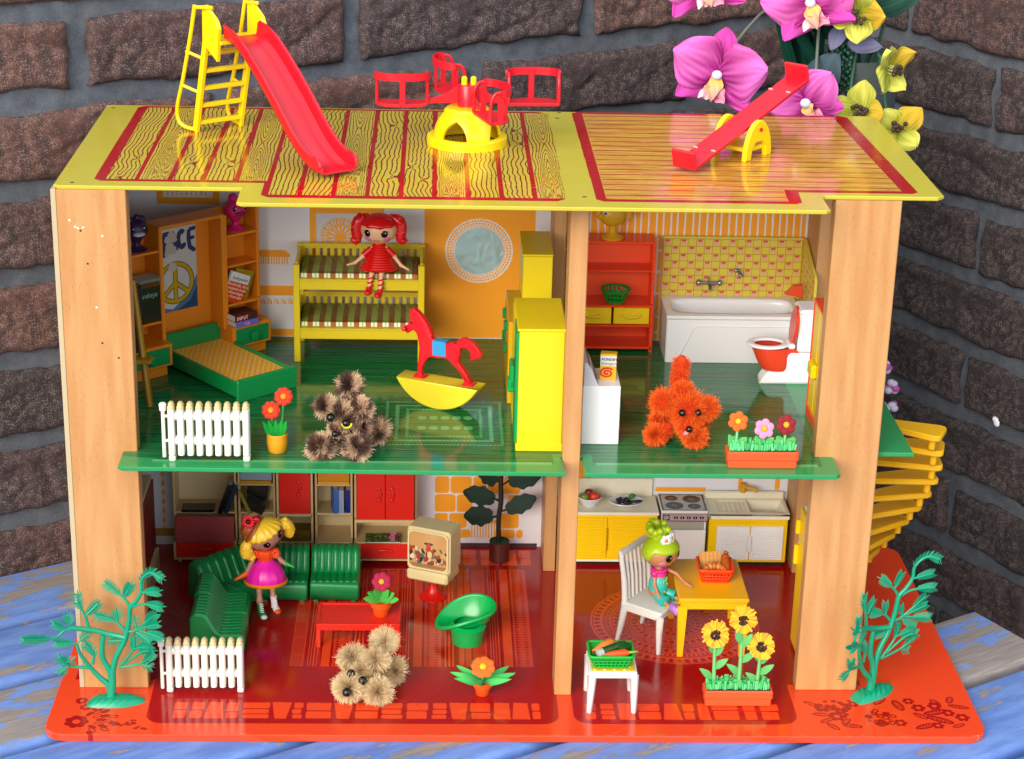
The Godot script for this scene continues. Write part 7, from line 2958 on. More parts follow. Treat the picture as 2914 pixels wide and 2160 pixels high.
	b.quad(Vector3(-1.6, 0, 0.092), Vector3(1.6, 0, 0.092), Vector3(1.6, 1.9, 0.092), Vector3(-1.6, 1.9, 0.092))
	obj("cover_print", b, tmat(ct.tex(), 0.25), mg)
	text("lettering", "Vlieger", 0.5, C(0.88, 0.66, 0.76), Transform3D(Basis(Vector3(0, -1, 0), Vector3(1, 0, 0), Vector3(0, 0, 1)), Vector3(0.95, 1.1, 0.096)), mg)
	# ---- dark red cabinet on the left side wall
	var t := thing("side_cabinet", "dark red cabinet with cream frame along the left wall, seen past the post", "cabinet", Vector3(1.6, 0, -15.5))
	b = B.new()
	b.bx(-1.4, 1.3, 0.5, 9.6, -6.5, 6.5, 0.06)
	obj("case", b, CR, t)
	for k in 3:
		b = B.new()
		b.bx(1.2, 1.48, 2.6, 9.3, -6.2 + 4.2 * k, -2.2 + 4.2 * k, 0.05)
		obj("door", b, mat(C(0.42, 0.035, 0.03), 0.35), t)
	b = B.new()
	b.bx(-1.4, 1.7, 0.0, 2.3, -6.5, 6.5, 0.06)
	obj("lower_case", b, CR, t)

	# ---- sofa
	sofa_section("rightmost green sofa section beside the red table", Vector3(19.75, 0, -17.7), 0.0, false, 4.4)
	sofa_section("green sofa section behind the blonde doll's raised hand", Vector3(15.2, 0, -17.6), 0.0, false, 4.3)
	sofa_section("green corner sofa section under the blonde doll", Vector3(10.5, 0, -16.3), 0.75, true, 6.2)
	sofa_section("middle green sofa section of the left row", Vector3(10.2, 0, -11.7), PI / 2, false, 4.1)
	sofa_section("nearest green sofa section behind the lower radiator", Vector3(10.3, 0, -7.5), PI / 2, false, 4.1)

	# ---- red table
	t = thing("coffee_table", "low red coffee table with a raised rim carrying the potted flower", "table", Vector3(22.2, 0, -9.1))
	b = B.new()
	b.bx(-3.55, 3.55, 1.98, 2.18, -2.0, 2.0, 0.04)
	for s in [-1.0, 1.0]:
		b.bx(-3.6, 3.6, 1.65, 2.27, s * 1.93 - 0.14, s * 1.93 + 0.14, 0.05)
		b.bx(s * 3.46 - 0.14, s * 3.46 + 0.14, 1.65, 2.27, -2.0, 2.0, 0.05)
	obj("top", b, mat(C(0.84, 0.14, 0.08), 0.3), t)
	for sx in [-1.0, 1.0]:
		for sz in [-1.0, 1.0]:
			b = B.new()
			b.box(Vector3(sx * 3.42, 0.85, sz * 1.88), Vector3(0.34, 1.7, 0.34), 0.04)
			obj("leg", b, mat(C(0.86, 0.20, 0.10), 0.3), t)

	# ---- pot with magenta flower on the table
	t = clay_pot("potted_flower", "orange clay pot with magenta felt flower on the red table", Vector3(24.1, 2.2, -9.0), 1.05)
	b = B.new()
	b.tube([Vector3(0, 1.0, 0), Vector3(0.05, 3.2, 0)], 0.09, 6)
	obj("stem", b, mat(C(0.34, 0.60, 0.26), 0.6), t)
	for q in [[-0.9, 0.9], [-1.1, 0.35], [0.9, 0.8], [1.2, 0.3], [0.5, 1.0], [-0.4, 1.1]]:
		leaf(t, Vector3(0, 1.4, 0), Vector3(q[0], q[1] * 0.9, 0.45), 1.75, 0.36, C(0.30, 0.68, 0.28))
	flower_head(t, Vector3(0.05, 3.25, 0.15), 0.85, 7, C(0.60, 0.01, 0.22), C(0.88, 0.60, 0.04), 0.5)

	# ---- television
	t = thing("television", "cream toy television on a red trumpet foot", "television", Vector3(28.6, 0, -16.9), -0.40)
	b = B.new()
	b.lathe([Vector2(0, 0), Vector2(1.27, 0), Vector2(1.28, 0.12), Vector2(0.9, 0.28), Vector2(0.5, 0.7), Vector2(0.36, 1.3), Vector2(0.38, 2.3)], 32)
	obj("pedestal", b, mat(C(0.80, 0.085, 0.05), 0.3), t)
	var TC := mat(C(0.82, 0.75, 0.55), 0.35)
	b = B.new()
	b.x = Transform3D(Basis.IDENTITY, Vector3(0, 0, -1.4))
	b.prism(rr(-2.1, 2.95, 2.1, 7.15, 0.35), 0.0, 2.6, 0.16, true)
	b.prism(rr(-2.0, 2.05, 2.0, 3.1, 0.3), 0.1, 3.0, 0.2, true)
	b.x = Transform3D.IDENTITY
	for i in 7:
		b.ell(Vector3(-1.2 + 0.32 * i, 2.75, 1.5), Vector3(0.12, 0.1, 0.1), Basis.IDENTITY, 8, 5)
	obj("case", b, TC, t)
	b = B.new()
	for k in 1:
		var ro := rr(-1.95, 3.2, 1.95, 6.95, 0.5, 6)
		var ri := rr(-1.82, 3.33, 1.82, 6.82, 0.5, 6)
		for i in ro.size():
			var j := (i + 1) % ro.size()
			b.flat()
			var z0 := 1.2
			var z1 := 1.33
			b.quad(Vector3(ro[i].x, ro[i].y, z0), Vector3(ro[j].x, ro[j].y, z0), Vector3(ro[j].x, ro[j].y, z1), Vector3(ro[i].x, ro[i].y, z1))
			b.quad(Vector3(ro[i].x, ro[i].y, z1), Vector3(ro[j].x, ro[j].y, z1), Vector3(ri[j].x, ri[j].y, z1), Vector3(ri[i].x, ri[i].y, z1))
			b.quad(Vector3(ri[j].x, ri[j].y, z0), Vector3(ri[i].x, ri[i].y, z0), Vector3(ri[i].x, ri[i].y, z1), Vector3(ri[j].x, ri[j].y, z1))
	obj("bezel", b, TC, t)
	var sc := T.new(3.4, 3.1, 50.0, 0, 0, C(0.72, 0.55, 0.34))
	for i in 70:
		var p := Vector2(rng.randf_range(0.1, 3.3), rng.randf_range(1.4, 2.7))
		sc.ell(p.x, p.y, rng.randf_range(0.06, 0.2), rng.randf_range(0.1, 0.28), [C(0.60, 0.22, 0.12), C(0.30, 0.36, 0.36), C(0.78, 0.76, 0.70), C(0.5, 0.28, 0.2), C(0.70, 0.60, 0.40), C(0.22, 0.18, 0.16)][rng.randi() % 6], rng.randf_range(-0.6, 0.6))
	sc.ell(1.75, 0.95, 0.42, 0.12, C(0.20, 0.18, 0.18))
	sc.ell(1.75, 1.3, 0.22, 0.42, C(0.66, 0.20, 0.12))
	sc.ell(1.85, 1.85, 0.22, 0.3, C(0.78, 0.70, 0.50))
	sc.rect(0, 2.75, 3.4, 3.1, C(0.58, 0.42, 0.28))
	b = B.new()
	b.grid(func(u: float, v: float) -> Vector3: return Vector3(lerpf(-1.86, 1.86, u), lerpf(3.3, 6.85, v), 1.22 + 0.09 * (1.0 - pow(u * 2 - 1, 2)) * (1.0 - pow(v * 2 - 1, 2))), 10, 10)
	obj("screen_picture", b, tmat(sc.tex(), 0.15), t)

	# ---- green shell chair
	t = thing("shell_chair", "glossy green moulded tub chair facing the sofa", "chair", Vector3(31.35, 0, -8.85))
	var EG := mat(C(0.02, 0.60, 0.28), 0.22)
	b = B.new()
	var rim := func(a: float) -> Vector3:
		var d := Vector2(cos(a), -sin(a))
		return Vector3(d.x * 2.5 + 0.1, 2.1 + 0.85 * d.x + 0.55 * d.y * d.y - 0.42 * d.y, d.y * 1.65 - 0.3)
	b.grid(func(u: float, v: float) -> Vector3:
		var p: Vector3 = rim.call(u * TAU)
		var bot := Vector3(0.2, 1.0, 0.1)
		var f := pow(v, 0.42)
		var q := bot.lerp(p, v)
		q.y = lerpf(bot.y, p.y, pow(v, 1.7))
		q.x = lerpf(bot.x, p.x, f)
		q.z = lerpf(bot.z, p.z, f)
		return q, 56, 14, 0.22)
	var rl := []
	for i in 57:
		rl.append(rim.call(TAU * i / 56.0) + Vector3(0, -0.02, 0))
	b.tube(rl, 0.20, 8, false)
	obj("shell", b, EG, t)
	b = B.new()
	b.lathe([Vector2(0, 0), Vector2(1.36, 0), Vector2(1.4, 0.1), Vector2(1.4, 0.8), Vector2(1.6, 1.5), Vector2(1.2, 1.75)], 36, Vector3(0.25, 0, 0.45))
	obj("base", b, EG, t)

	# ---- rubber plant
	t = thing("house_plant", "dark toy rubber plant with lobed leaves in a brown pot at the back wall", "plant", Vector3(34.8, 0, -24.5))
	b = B.new()
	b.lathe([Vector2(0, 0), Vector2(0.9, 0), Vector2(0.95, 0.05), Vector2(0.95, 2.0), Vector2(0.88, 2.02), Vector2(0.88, 1.85)], 28)
	obj("pot", b, mat(C(0.30, 0.10, 0.075), 0.45), t)
	b = B.new()
	b.lathe([Vector2(0, 1.95), Vector2(0.88, 1.9)], 20)
	obj("moss", b, mat(C(0.03, 0.26, 0.13), 0.9), t)
	b = B.new()
	b.c(C(0.11, 0.06, 0.045))
	b.tube(cat([Vector3(-0.05, 1.7, 0), Vector3(-0.12, 4.2, 0), Vector3(0.05, 6.0, 0), Vector3(0, 8.4, 0), Vector3(0.1, 10.0, 0)], 4), 0.24, 8)
	for q in [[4.6, -1, -0.25], [5.0, 1, 0.2], [6.0, -1, 0.4], [7.6, 1, 0.5], [8.0, -1, 0.3]]:
		b.tube([Vector3(0, q[0], 0), Vector3(q[1] * 0.75, q[0] + q[2] + 0.1, 0.15)], 0.11, 6)
	obj("stem", b, vmat(0.6), t)
	for q in [[-0.7, 4.6, -1.0, 0.12, 2.7, 0.95], [0.6, 5.2, 1.0, 0.62, 3.1, 0.85], [-0.55, 6.3, -1.0, 0.38, 3.1, 0.9], [0.75, 8.2, 1.0, 0.30, 3.0, 0.95], [-0.5, 7.9, -0.55, 0.75, 2.6, 0.8], [0.3, 9.5, 0.5, 0.9, 2.6, 0.8]]:
		b = B.new()
		var o := Vector3(q[0], q[1], 0.15)
		var d := Vector3(q[2], q[3], 0.25).normalized()
		var nn := Vector3(0, 0.55, 1).normalized()
		var s := d.cross(nn).normalized()
		nn = s.cross(d).normalized()
		b.grid(func(u: float, v: float) -> Vector3:
			var w: float = q[5] * pow(sin(PI * clampf(v * 0.93 + 0.06, 0, 1)), 0.6) * (1.0 + 0.10 * sin(v * 19.0))
			var x := (u * 2 - 1)
			return o + d * q[4] * v + s * x * w + nn * (-0.35 * v * v + 0.12 * absf(x)), 8, 22, 0.05)
		obj("leaf", b, mat(C(0.03, 0.15, 0.09), 0.75), t)

func basket_rect(called: String, label: String, at: Vector3, turn: float, w: float, dpt: float, h: float, col: Color) -> Node3D:
	# tapered plastic basket with rows of square holes
	var t := thing(called, label, "basket", at, turn)
	var m := mat(col, 0.35)
	var b := B.new()
	var k := 0.74
	b.bx(-w * k * 0.5, w * k * 0.5, 0, 0.12, -dpt * k * 0.5, dpt * k * 0.5, 0.04)
	# bars of the four sides: three hoops and uprights
	for y in [0.12, 0.42, 0.72]:
		var f: float = lerpf(k, 1.0, y / h)
		var P := []
		for p in rr(-w * f * 0.5, -dpt * f * 0.5, w * f * 0.5, dpt * f * 0.5, 0.3, 3):
			P.append(Vector3(p.x, y, p.y))
		P.append(P[0])
		b.tube(P, 0.09, 4, false)
	for s in 4:
		var n := 9 if s % 2 == 0 else 6
		for i in n:
			var f := (float(i) + 0.5) / n - 0.5
			var v0: Vector3
			var v1: Vector3
			if s % 2 == 0:
				var sg := 1.0 if s == 0 else -1.0
				v0 = Vector3(f * w * k, 0.05, sg * dpt * k * 0.5)
				v1 = Vector3(f * w * lerpf(k, 1.0, 0.8), h * 0.8, sg * dpt * lerpf(k, 1.0, 0.8) * 0.5)
			else:
				var sg := 1.0 if s == 1 else -1.0
				v0 = Vector3(sg * w * k * 0.5, 0.05, f * dpt * k)
				v1 = Vector3(sg * w * lerpf(k, 1.0, 0.8) * 0.5, h * 0.8, f * dpt * lerpf(k, 1.0, 0.8))
			b.tube([v0, v1], 0.085, 4, false)
	# solid upper band and rolled rim
	b.smooth()
	var lo := rr(-w * 0.5 * 0.93, -dpt * 0.5 * 0.93, w * 0.5 * 0.93, dpt * 0.5 * 0.93, 0.3, 4)
	var hi := rr(-w * 0.5, -dpt * 0.5, w * 0.5, dpt * 0.5, 0.35, 4)
	for i in lo.size():
		var j := (i + 1) % lo.size()
		b.quad(Vector3(lo[j].x, h * 0.74, lo[j].y), Vector3(lo[i].x, h * 0.74, lo[i].y), Vector3(hi[i].x, h, hi[i].y), Vector3(hi[j].x, h, hi[j].y))
	var R := []
	for p in hi:
		R.append(Vector3(p.x, h, p.y))
	R.append(R[0])
	b.tube(R, 0.13, 8, false)
	obj("basket_body", b, m, t)
	return t

func build_kitchen():
	var YE := mat(C(0.92, 0.75, 0.02), 0.33)
	var IV := mat(C(0.90, 0.87, 0.77), 0.35)
	var WH := mat(C(0.89, 0.88, 0.86), 0.3)
	var DK := mat(C(0.02, 0.025, 0.035), 0.6)
	# ---- worktop cabinet
	var t := thing("kitchen_cabinet", "yellow kitchen base cabinet with cream worktop and splashback", "cabinet", Vector3(44.9, 0, -25.2))
	var b := B.new()
	b.bx(-4.75, 4.6, 0.5, 5.2, -1.9, 1.75, 0.05)
	obj("case", b, YE, t)
	b = B.new()
	b.bx(-4.85, 4.72, 5.2, 5.55, -2.0, 2.0, 0.08)
	b.bx(-4.85, 4.4, 5.5, 7.3, -2.05, -1.85, 0.05)
	obj("worktop", b, IV, t)
	for k in 2:
		b = B.new()
		var x0 := -4.45 + 4.5 * k
		b.bx(x0, x0 + 4.35, 0.75, 4.95, 1.7, 1.9, 0.05)
		for i in 13:
			b.box(Vector3(x0 + 2.175, 1.15 + i * 0.29, 1.9), Vector3(3.7, 0.17, 0.09), 0.03)
		var d := obj("door", b, YE, t)
		b = B.new()
		b.bx(x0 + (4.05 if k == 0 else 0.02), x0 + (4.35 if k == 0 else 0.32), 1.6, 3.9, 1.85, 2.15, 0.08)
		if k == 0:
			obj("handle", b, YE, d)
	b = B.new()
	b.bx(-4.7, 4.6, 0.4, 0.6, -1.9, 1.85, 0.04)
	obj("base_strip", b, IV, t)
	b = B.new()
	b.bx(-4.6, 4.5, 0, 0.4, -1.9, 1.4, 0.03)
	obj("plinth", b, DK, t)
	# ---- stove
	t = thing("stove", "white toy stove with four hotplates and an open oven flap", "stove", Vector3(52.0, 0, -25.2))
	b = B.new()
	b.bx(-2.1, 2.1, 0.4, 5.45, -1.9, 1.65, 0.05)
	obj("case", b, WH, t)
	var st := T.new(4.3, 3.8, 50.0, 0, 0, C(0.74, 0.73, 0.70))
	st.rect(0.05, 0.05, 4.25, 3.75, C(0.05, 0.05, 0.06))
	st.rrect(0.2, 0.2, 4.1, 3.6, 0.2, C(0.70, 0.69, 0.67))
	for q in [[1.15, 0.95, 0.62], [3.05, 1.15, 0.85], [1.3, 2.65, 0.85], [3.15, 2.8, 0.62]]:
		st.ell(q[0], q[1], q[2], q[2], C(0.09, 0.09, 0.10))
		st.ell(q[0], q[1], q[2] * 0.3, q[2] * 0.3, C(0.55, 0.55, 0.55))
		st.ell(q[0], q[1], q[2] * 0.2, q[2] * 0.2, C(0.08, 0.08, 0.08))
	b = B.new()
	b.bx(-2.2, 2.2, 5.45, 5.72, -2.0, 1.85, 0.05)
	obj("hob", b, WH, t)
	b = B.new()
	b.quad(Vector3(-2.15, 5.725, 1.8), Vector3(2.15, 5.725, 1.8), Vector3(2.15, 5.725, -1.95), Vector3(-2.15, 5.725, -1.95))
	obj("hotplate_print", b, tmat(st.tex(), 0.2), t)
	var sp := T.new(4.2, 1.0, 60.0, 0, 0, C(0.68, 0.60, 0.60))
	sp.rect(0, 0, 4.2, 0.07, C(0.05, 0.05, 0.05))
	sp.rect(0, 0.86, 4.2, 0.95, C(0.05, 0.05, 0.05))
	sp.rect(0.08, 0.17, 0.72, 0.8, C(0.04, 0.04, 0.04))
	sp.ell(0.4, 0.48, 0.25, 0.25, C(0.62, 0.62, 0.62))
	sp.line([Vector2(0.4, 0.48), Vector2(0.3, 0.3)], 0.05, C(0.05, 0.05, 0.05))
	for i in 5:
		var x := 1.3 + i * 0.6
		sp.ell(x, 0.5, 0.2, 0.2, C(0.04, 0.04, 0.04))
		sp.rect(x - 0.035, 0.27, x + 0.035, 0.73, C(0.70, 0.66, 0.66))
		sp.rect(x - 0.3, 0.2, x - 0.24, 0.26, C(0.2, 0.1, 0.1))
	b = B.new()
	b.bx(-2.15, 2.15, 4.55, 5.45, 1.55, 1.82, 0.04)
	obj("control_panel", b, WH, t)
	b = B.new()
	b.quad(Vector3(-2.12, 4.58, 1.828), Vector3(2.12, 4.58, 1.828), Vector3(2.12, 5.43, 1.828), Vector3(-2.12, 5.43, 1.828))
	obj("control_print", b, tmat(sp.tex(), 0.3), t)
	b = B.new()
	b.bx(-1.9, 1.9, 3.7, 4.5, 1.5, 1.69, 0.03)
	obj("oven_opening", b, mat(C(0.62, 0.60, 0.54), 0.5), t)
	b = B.new()
	b.box(Vector3(0.05, 2.3, 1.95), Vector3(4.0, 3.1, 0.2), 0.06, Basis(Vector3.RIGHT, 0.06))
	obj("oven_flap", b, WH, t)
	b = B.new()
	b.bx(-2.0, 2.0, 0, 0.4, -1.9, 1.4, 0.03)
	obj("plinth", b, DK, t)
	# ---- sink unit
	t = thing("sink_unit", "yellow sink unit with white louvred doors and a yellow tap", "sink unit", Vector3(58.1, 0, -25.1))
	b = B.new()
	b.bx(-3.75, 3.65, 0.45, 4.42, -1.9, 1.75, 0.05)
	b.bx(-3.75, 3.65, 4.4, 5.1, 1.5, 1.75, 0.05)
	obj("case", b, YE, t)
	b = B.new()
	# basin top: rim, drainer and bowl as a height field
	var bf := func(u: float, v: float) -> Vector3:
		var x := lerpf(-3.85, 3.75, u)
		var z := lerpf(2.0, -2.0, v)
		var y := 5.5
		var dr := maxf(absf(x + 1.45) - 1.3, absf(z) - 1.2)
		if dr < 0.12:
			y -= 0.13 * clampf((0.12 - dr) / 0.15, 0, 1) - (0.04 * sin(x * 14.0) if dr < -0.1 else 0.0)
		var bo := maxf(absf(x - 1.75) - 1.55, absf(z) - 1.3)
		if bo < 0.15:
			y -= 0.95 * smoothstep(0.0, 1.0, clampf((0.15 - bo) / 0.5, 0, 1))
		return Vector3(x, y, z)
	b.grid(bf, 72, 36)
	b.bx(-3.85, 3.75, 4.95, 5.3, 1.8, 2.0, 0.05)
	b.bx(-3.85, -3.65, 4.95, 5.3, -2.0, 2.0, 0.05)
	b.bx(-3.85, 3.75, 5.45, 6.2, -2.0, -1.6, 0.12)
	obj("sink_top", b, IV, t)
	for k in 2:
		b = B.new()
		var x0 := -3.0 + 3.2 * k
		b.bx(x0, x0 + 3.1, 0.75, 4.2, 1.7, 1.92, 0.05)
		for i in 13:
			b.box(Vector3(x0 + 1.55, 1.1 + i * 0.22, 1.95), Vector3(2.4, 0.12, 0.1), 0.03, Basis(Vector3.RIGHT, 0.4))
		var d := obj("door", b, WH, t)
		if k == 0:
			b = B.new()
			b.bx(x0 + 2.9, x0 + 3.3, 1.7, 3.4, 1.85, 2.2, 0.1)
			obj("handle", b, WH, d)
	b = B.new()
	b.bx(-3.6, 3.5, 0, 0.45, -1.9, 1.4, 0.03)
	obj("plinth", b, DK, t)
	b = B.new()
	b.tube([Vector3(-0.2, 6.1, -1.8), Vector3(-0.2, 7.0, -1.8)], 0.28, 10)
	b.tube(cat([Vector3(-0.2, 6.75, -1.7), Vector3(0.3, 6.75, -1.3), Vector3(0.8, 6.75, -1.0), Vector3(1.0, 6.5, -0.9)], 3), 0.17, 8)
	obj("tap", b, mat(C(0.82, 0.58, 0.02), 0.35), t)
	# ---- things on the worktop
	t = thing("fruit_bowl", "white bowl of fruit on the cream worktop beside the post", "bowl", Vector3(43.2, 5.56, -25.0))
	b = B.new()
	b.lathe([Vector2(0, 0), Vector2(0.6, 0), Vector2(0.85, 0.25), Vector2(1.15, 0.85), Vector2(1.1, 0.92), Vector2(0.78, 0.35), Vector2(0, 0.18)], 28)
	obj("bowl", b, mat(C(0.84, 0.84, 0.86), 0.3), t)
	for q in [["orange", "small orange in the white fruit bowl, right", Vector3(0.42, 0.86, 0.2), 0.52, C(0.82, 0.20, 0.03)], ["apple", "small green apple in the white fruit bowl, left", Vector3(-0.5, 0.82, 0.25), 0.46, C(0.42, 0.52, 0.10)], ["apple", "small dark red apple at the back of the white fruit bowl", Vector3(-0.05, 1.0, -0.35), 0.46, C(0.50, 0.03, 0.05)]]:
		b = B.new()
		b.lathe([Vector2(0, -0.9), Vector2(0.5, -0.92), Vector2(0.92, -0.4), Vector2(1.0, 0.1), Vector2(0.8, 0.65), Vector2(0.35, 0.85), Vector2(0, 0.72)], 18, Vector3.ZERO, Basis.from_scale(Vector3.ONE * q[3]))
		var fo := obj(q[0], b, mat(q[4], 0.4))
		fo.position = (Vector3(43.2, 5.56, -25.0) + q[2]) * U
		tag(fo, q[1], "fruit")
	t = thing("plate", "white oval plate with dark grapes on the cream worktop", "plate", Vector3(46.6, 5.56, -24.9))
	b = B.new()
	b.lathe([Vector2(0, 0), Vector2(0.8, 0), Vector2(1.2, 0.2), Vector2(1.65, 0.45), Vector2(1.62, 0.52), Vector2(1.15, 0.3), Vector2(0, 0.12)], 32, Vector3.ZERO, Basis.from_scale(Vector3(1, 1, 0.75)))
	obj("dish", b, mat(C(0.84, 0.84, 0.86), 0.3), t)
	t = thing("grapes", "bunch of black grapes with a green leaf on the white plate", "fruit", Vector3(46.6, 5.7, -24.9))
	for i in 22:
		b = B.new()
		var f := rng.randf()
		b.ell(Vector3(lerpf(-0.75, 0.6, f), 0.18 + 0.42 * rng.randf() * sin(PI * clampf(f, 0.1, 0.9)), rng.randf_range(-0.4, 0.45)), Vector3.ONE * 0.18, Basis.IDENTITY, 10, 7)
		obj("grape", b, mat(C(0.03, 0.018, 0.05), 0.25), t)
	b = B.new()
	b.ell(Vector3(0.55, 0.75, -0.1), Vector3(0.36, 0.24, 0.25), Basis(Vector3.BACK, 0.4), 12, 8)
	obj("grape_leaf", b, mat(C(0.20, 0.48, 0.08), 0.5), t)
	b = B.new()
	b.ell(Vector3(1.0, 0.3, 0.1), Vector3(0.62, 0.14, 0.16), Basis(Vector3.BACK, 0.1), 10, 6)
	obj("date", b, mat(C(0.12, 0.04, 0.03), 0.3), t)

	# ---- yellow table
	t = thing("dining_table", "plain yellow dining table with the bread basket on it", "table", Vector3(52.55, 0, -9.5))
	b = B.new()
	b.bx(-3.05, 2.95, 5.2, 5.6, -3.95, 3.9, 0.07)
	b.bx(-2.9, 2.8, 4.55, 5.22, 3.55, 3.8, 0.04)
	b.bx(-2.9, 2.8, 4.55, 5.22, -3.8, -3.55, 0.04)
	for s in [-2.78, 2.68]:
		b.bx(s - 0.12, s + 0.12, 4.55, 5.22, -3.6, 3.6, 0.04)
	obj("top", b, mat(C(0.90, 0.66, 0.015), 0.4), t)
	for sx in [-1.0, 1.0]:
		for sz in [-1.0, 1.0]:
			b = B.new()
			b.x = Transform3D(Basis(Vector3(1, 0, 0), Vector3(0, 0, -1), Vector3(0, 1, 0)), Vector3(-0.05 + sx * 2.68, 0, sz * 3.5))
			# tapering square leg
			b.x = Transform3D.IDENTITY
			var cx: float = -0.05 + sx * 2.66
			var cz: float = sz * 3.5
			var q0 := 0.24
			var q1 := 0.40
			for k in 4:
				var c0: Vector2 = [Vector2(-1, -1), Vector2(1, -1), Vector2(1, 1), Vector2(-1, 1)][k]
				var c1: Vector2 = [Vector2(1, -1), Vector2(1, 1), Vector2(-1, 1), Vector2(-1, -1)][k]
				b.quad(Vector3(cx + c1.x * q0, 0, cz + c1.y * q0), Vector3(cx + c0.x * q0, 0, cz + c0.y * q0), Vector3(cx + c0.x * q1, 4.9, cz + c0.y * q1), Vector3(cx + c1.x * q1, 4.9, cz + c1.y * q1))
			obj("leg", b, mat(C(0.92, 0.70, 0.015), 0.4), t)
	# ---- bread basket
	basket_rect("bread_basket", "orange plastic basket of bread on the yellow table", Vector3(53.0, 5.6, -9.7), -0.03, 3.0, 2.8, 1.3, C(0.92, 0.24, 0.04))
	var BR := C(0.66, 0.30, 0.07)
	t = thing("croissant", "golden croissant in front in the bread basket", "bread", Vector3(52.9, 6.45, -9.3))
	b = B.new()
	for i in 9:
		var f := i / 8.0
		var a := lerpf(-0.35, PI + 0.35, f)
		var r := lerpf(0.22, 0.42, sin(PI * f))
		b.c(C(0.72, 0.36, 0.10).lerp(C(0.80, 0.58, 0.30), 0.5 * (i % 2)))
		b.ell(Vector3(-cos(a) * 0.85, 0.1 + 0.25 * sin(a), 0.35 - sin(a) * 0.55), Vector3(0.30, r, r), Basis(Vector3.UP, PI / 2 - a), 12, 8)
	obj("body", b, vmat(0.45), t)
	t = thing("bread_roll", "long brown bread loaf standing at the right of the bread basket", "bread", Vector3(53.95, 6.2, -9.9))
	b = B.new()
	b.tube(cat([Vector3(0.05, 0.0, 0.6), Vector3(0.0, 0.45, 0.2), Vector3(0, 0.8, -0.4), Vector3(0.05, 1.2, -0.9)], 4), [0.28, 0.4, 0.44, 0.44, 0.44, 0.44, 0.44, 0.44, 0.42, 0.4, 0.36, 0.3, 0.2], 12)
	for i in 4:
		b.tube([Vector3(-0.3, 0.45 + i * 0.24, 0.45 - 0.35 * i), Vector3(0.0, 0.85 + i * 0.24, 0.4 - 0.35 * i), Vector3(0.3, 0.6 + i * 0.24, 0.3 - 0.35 * i)], 0.07, 6)
	obj("body", b, mat(BR, 0.4), t)
	t = thing("bread_roll", "small brown roll lying low at the left of the bread basket", "bread", Vector3(52.2, 6.35, -9.1))
	b = B.new()
	b.ell(Vector3.ZERO, Vector3(0.35, 0.32, 0.7), Basis(Vector3.UP, 0.5), 14, 8)
	obj("body", b, mat(C(0.70, 0.33, 0.09), 0.4), t)
	t = thing("waffle", "square pale waffle standing at the back of the bread basket", "bread", Vector3(52.75, 6.1, -10.4), 0.1)
	t.rotation.x = -0.5
	b = B.new()
	b.bx(-0.95, 0.95, 0.0, 1.5, -0.12, 0.1, 0.05)
	for i in 5:
		b.bx(-0.95, 0.95, 0.05 + i * 0.34, 0.15 + i * 0.34, 0.08, 0.2, 0.02)
	for i in 6:
		b.bx(-0.92 + i * 0.35, -0.82 + i * 0.35, 0.02, 1.5, 0.085, 0.205, 0.02)
	obj("body", b, mat(C(0.78, 0.56, 0.28), 0.6), t)

	# ---- white chair
	t = thing("kitchen_chair", "white slatted kitchen chair turned to the yellow table, doll seated on it", "chair", Vector3(47.75, 0, -8.95), deg_to_rad(53.0))
	var CW := mat(C(0.84, 0.83, 0.80), 0.28)
	b = B.new()
	b.bx(-2.15, 2.15, 3.6, 3.92, -1.9, 2.0, 0.1)
	b.bx(-2.05, 2.05, 3.1, 3.65, 1.6, 1.85, 0.05)
	for s in [-1.0, 1.0]:
		b.bx(s * 2.0 - 0.1, s * 2.0 + 0.1, 3.1, 3.65, -1.7, 1.8, 0.04)
	obj("seat", b, CW, t)
	for s in [-1.0, 1.0]:
		b = B.new()
		b.tube([Vector3(s * 1.95, 3.4, 1.75), Vector3(s * 1.98, 1.8, 1.78), Vector3(s * 2.05, 0, 1.9)], [0.44, 0.34, 0.24], 4)
		obj("leg", b, CW, t)
		b = B.new()
		b.tube([Vector3(s * 2.05, 0, -2.3), Vector3(s * 2.02, 1.8, -2.0), Vector3(s * 2.0, 3.7, -1.75)], [0.24, 0.34, 0.42], 4)
		obj("leg", b, CW, t)
		b = B.new()
		b.tube(cat([Vector3(s * 2.0, 3.6, -1.75), Vector3(s * 2.0, 6.0, -1.95), Vector3(s * 2.02, 8.2, -2.35)], 4), [0.36, 0.34, 0.32, 0.31, 0.30, 0.28, 0.28, 0.28, 0.28], 4)
		obj("back_post", b, CW, t)
	b = B.new()
	b.box(Vector3(0, 8.3, -2.35), Vector3(4.45, 0.6, 0.38), 0.12, Basis(Vector3.RIGHT, -0.17))
	obj("top_rail", b, CW, t)
	for i in 5:
		b = B.new()
		var x := -1.3 + 0.65 * i
		b.tube([Vector3(x, 3.8, -1.75), Vector3(x, 6.0, -1.95), Vector3(x, 8.1, -2.32)], 0.17, 8)
		obj("slat", b, CW, t)

	# ---- fridge in the right opening
	t = thing("refrigerator", "yellow fronted refrigerator with a white case by the right post, seen edge on", "refrigerator", Vector3(61.3, 0, -6.9))
	b = B.new()
	b.bx(-1.15, 1.3, 0.0, 13.0, -1.75, 1.75, 0.08)
	obj("case", b, WH, t)
	for q in [[0.3, 9.9], [10.05, 12.9]]:
		b = B.new()
		b.bx(-1.45, -1.12, q[0], q[1], -1.7, 1.7, 0.07)
		var d := obj("door", b, YE, t)
		b = B.new()
		b.bx(-1.8, -1.4, q[0] + (7.4 if q[0] < 1 else 0.5), q[0] + (9.2 if q[0] < 1 else 1.8), -1.65, -1.15, 0.1)
		obj("handle", b, YE, d)

	build_dolls()

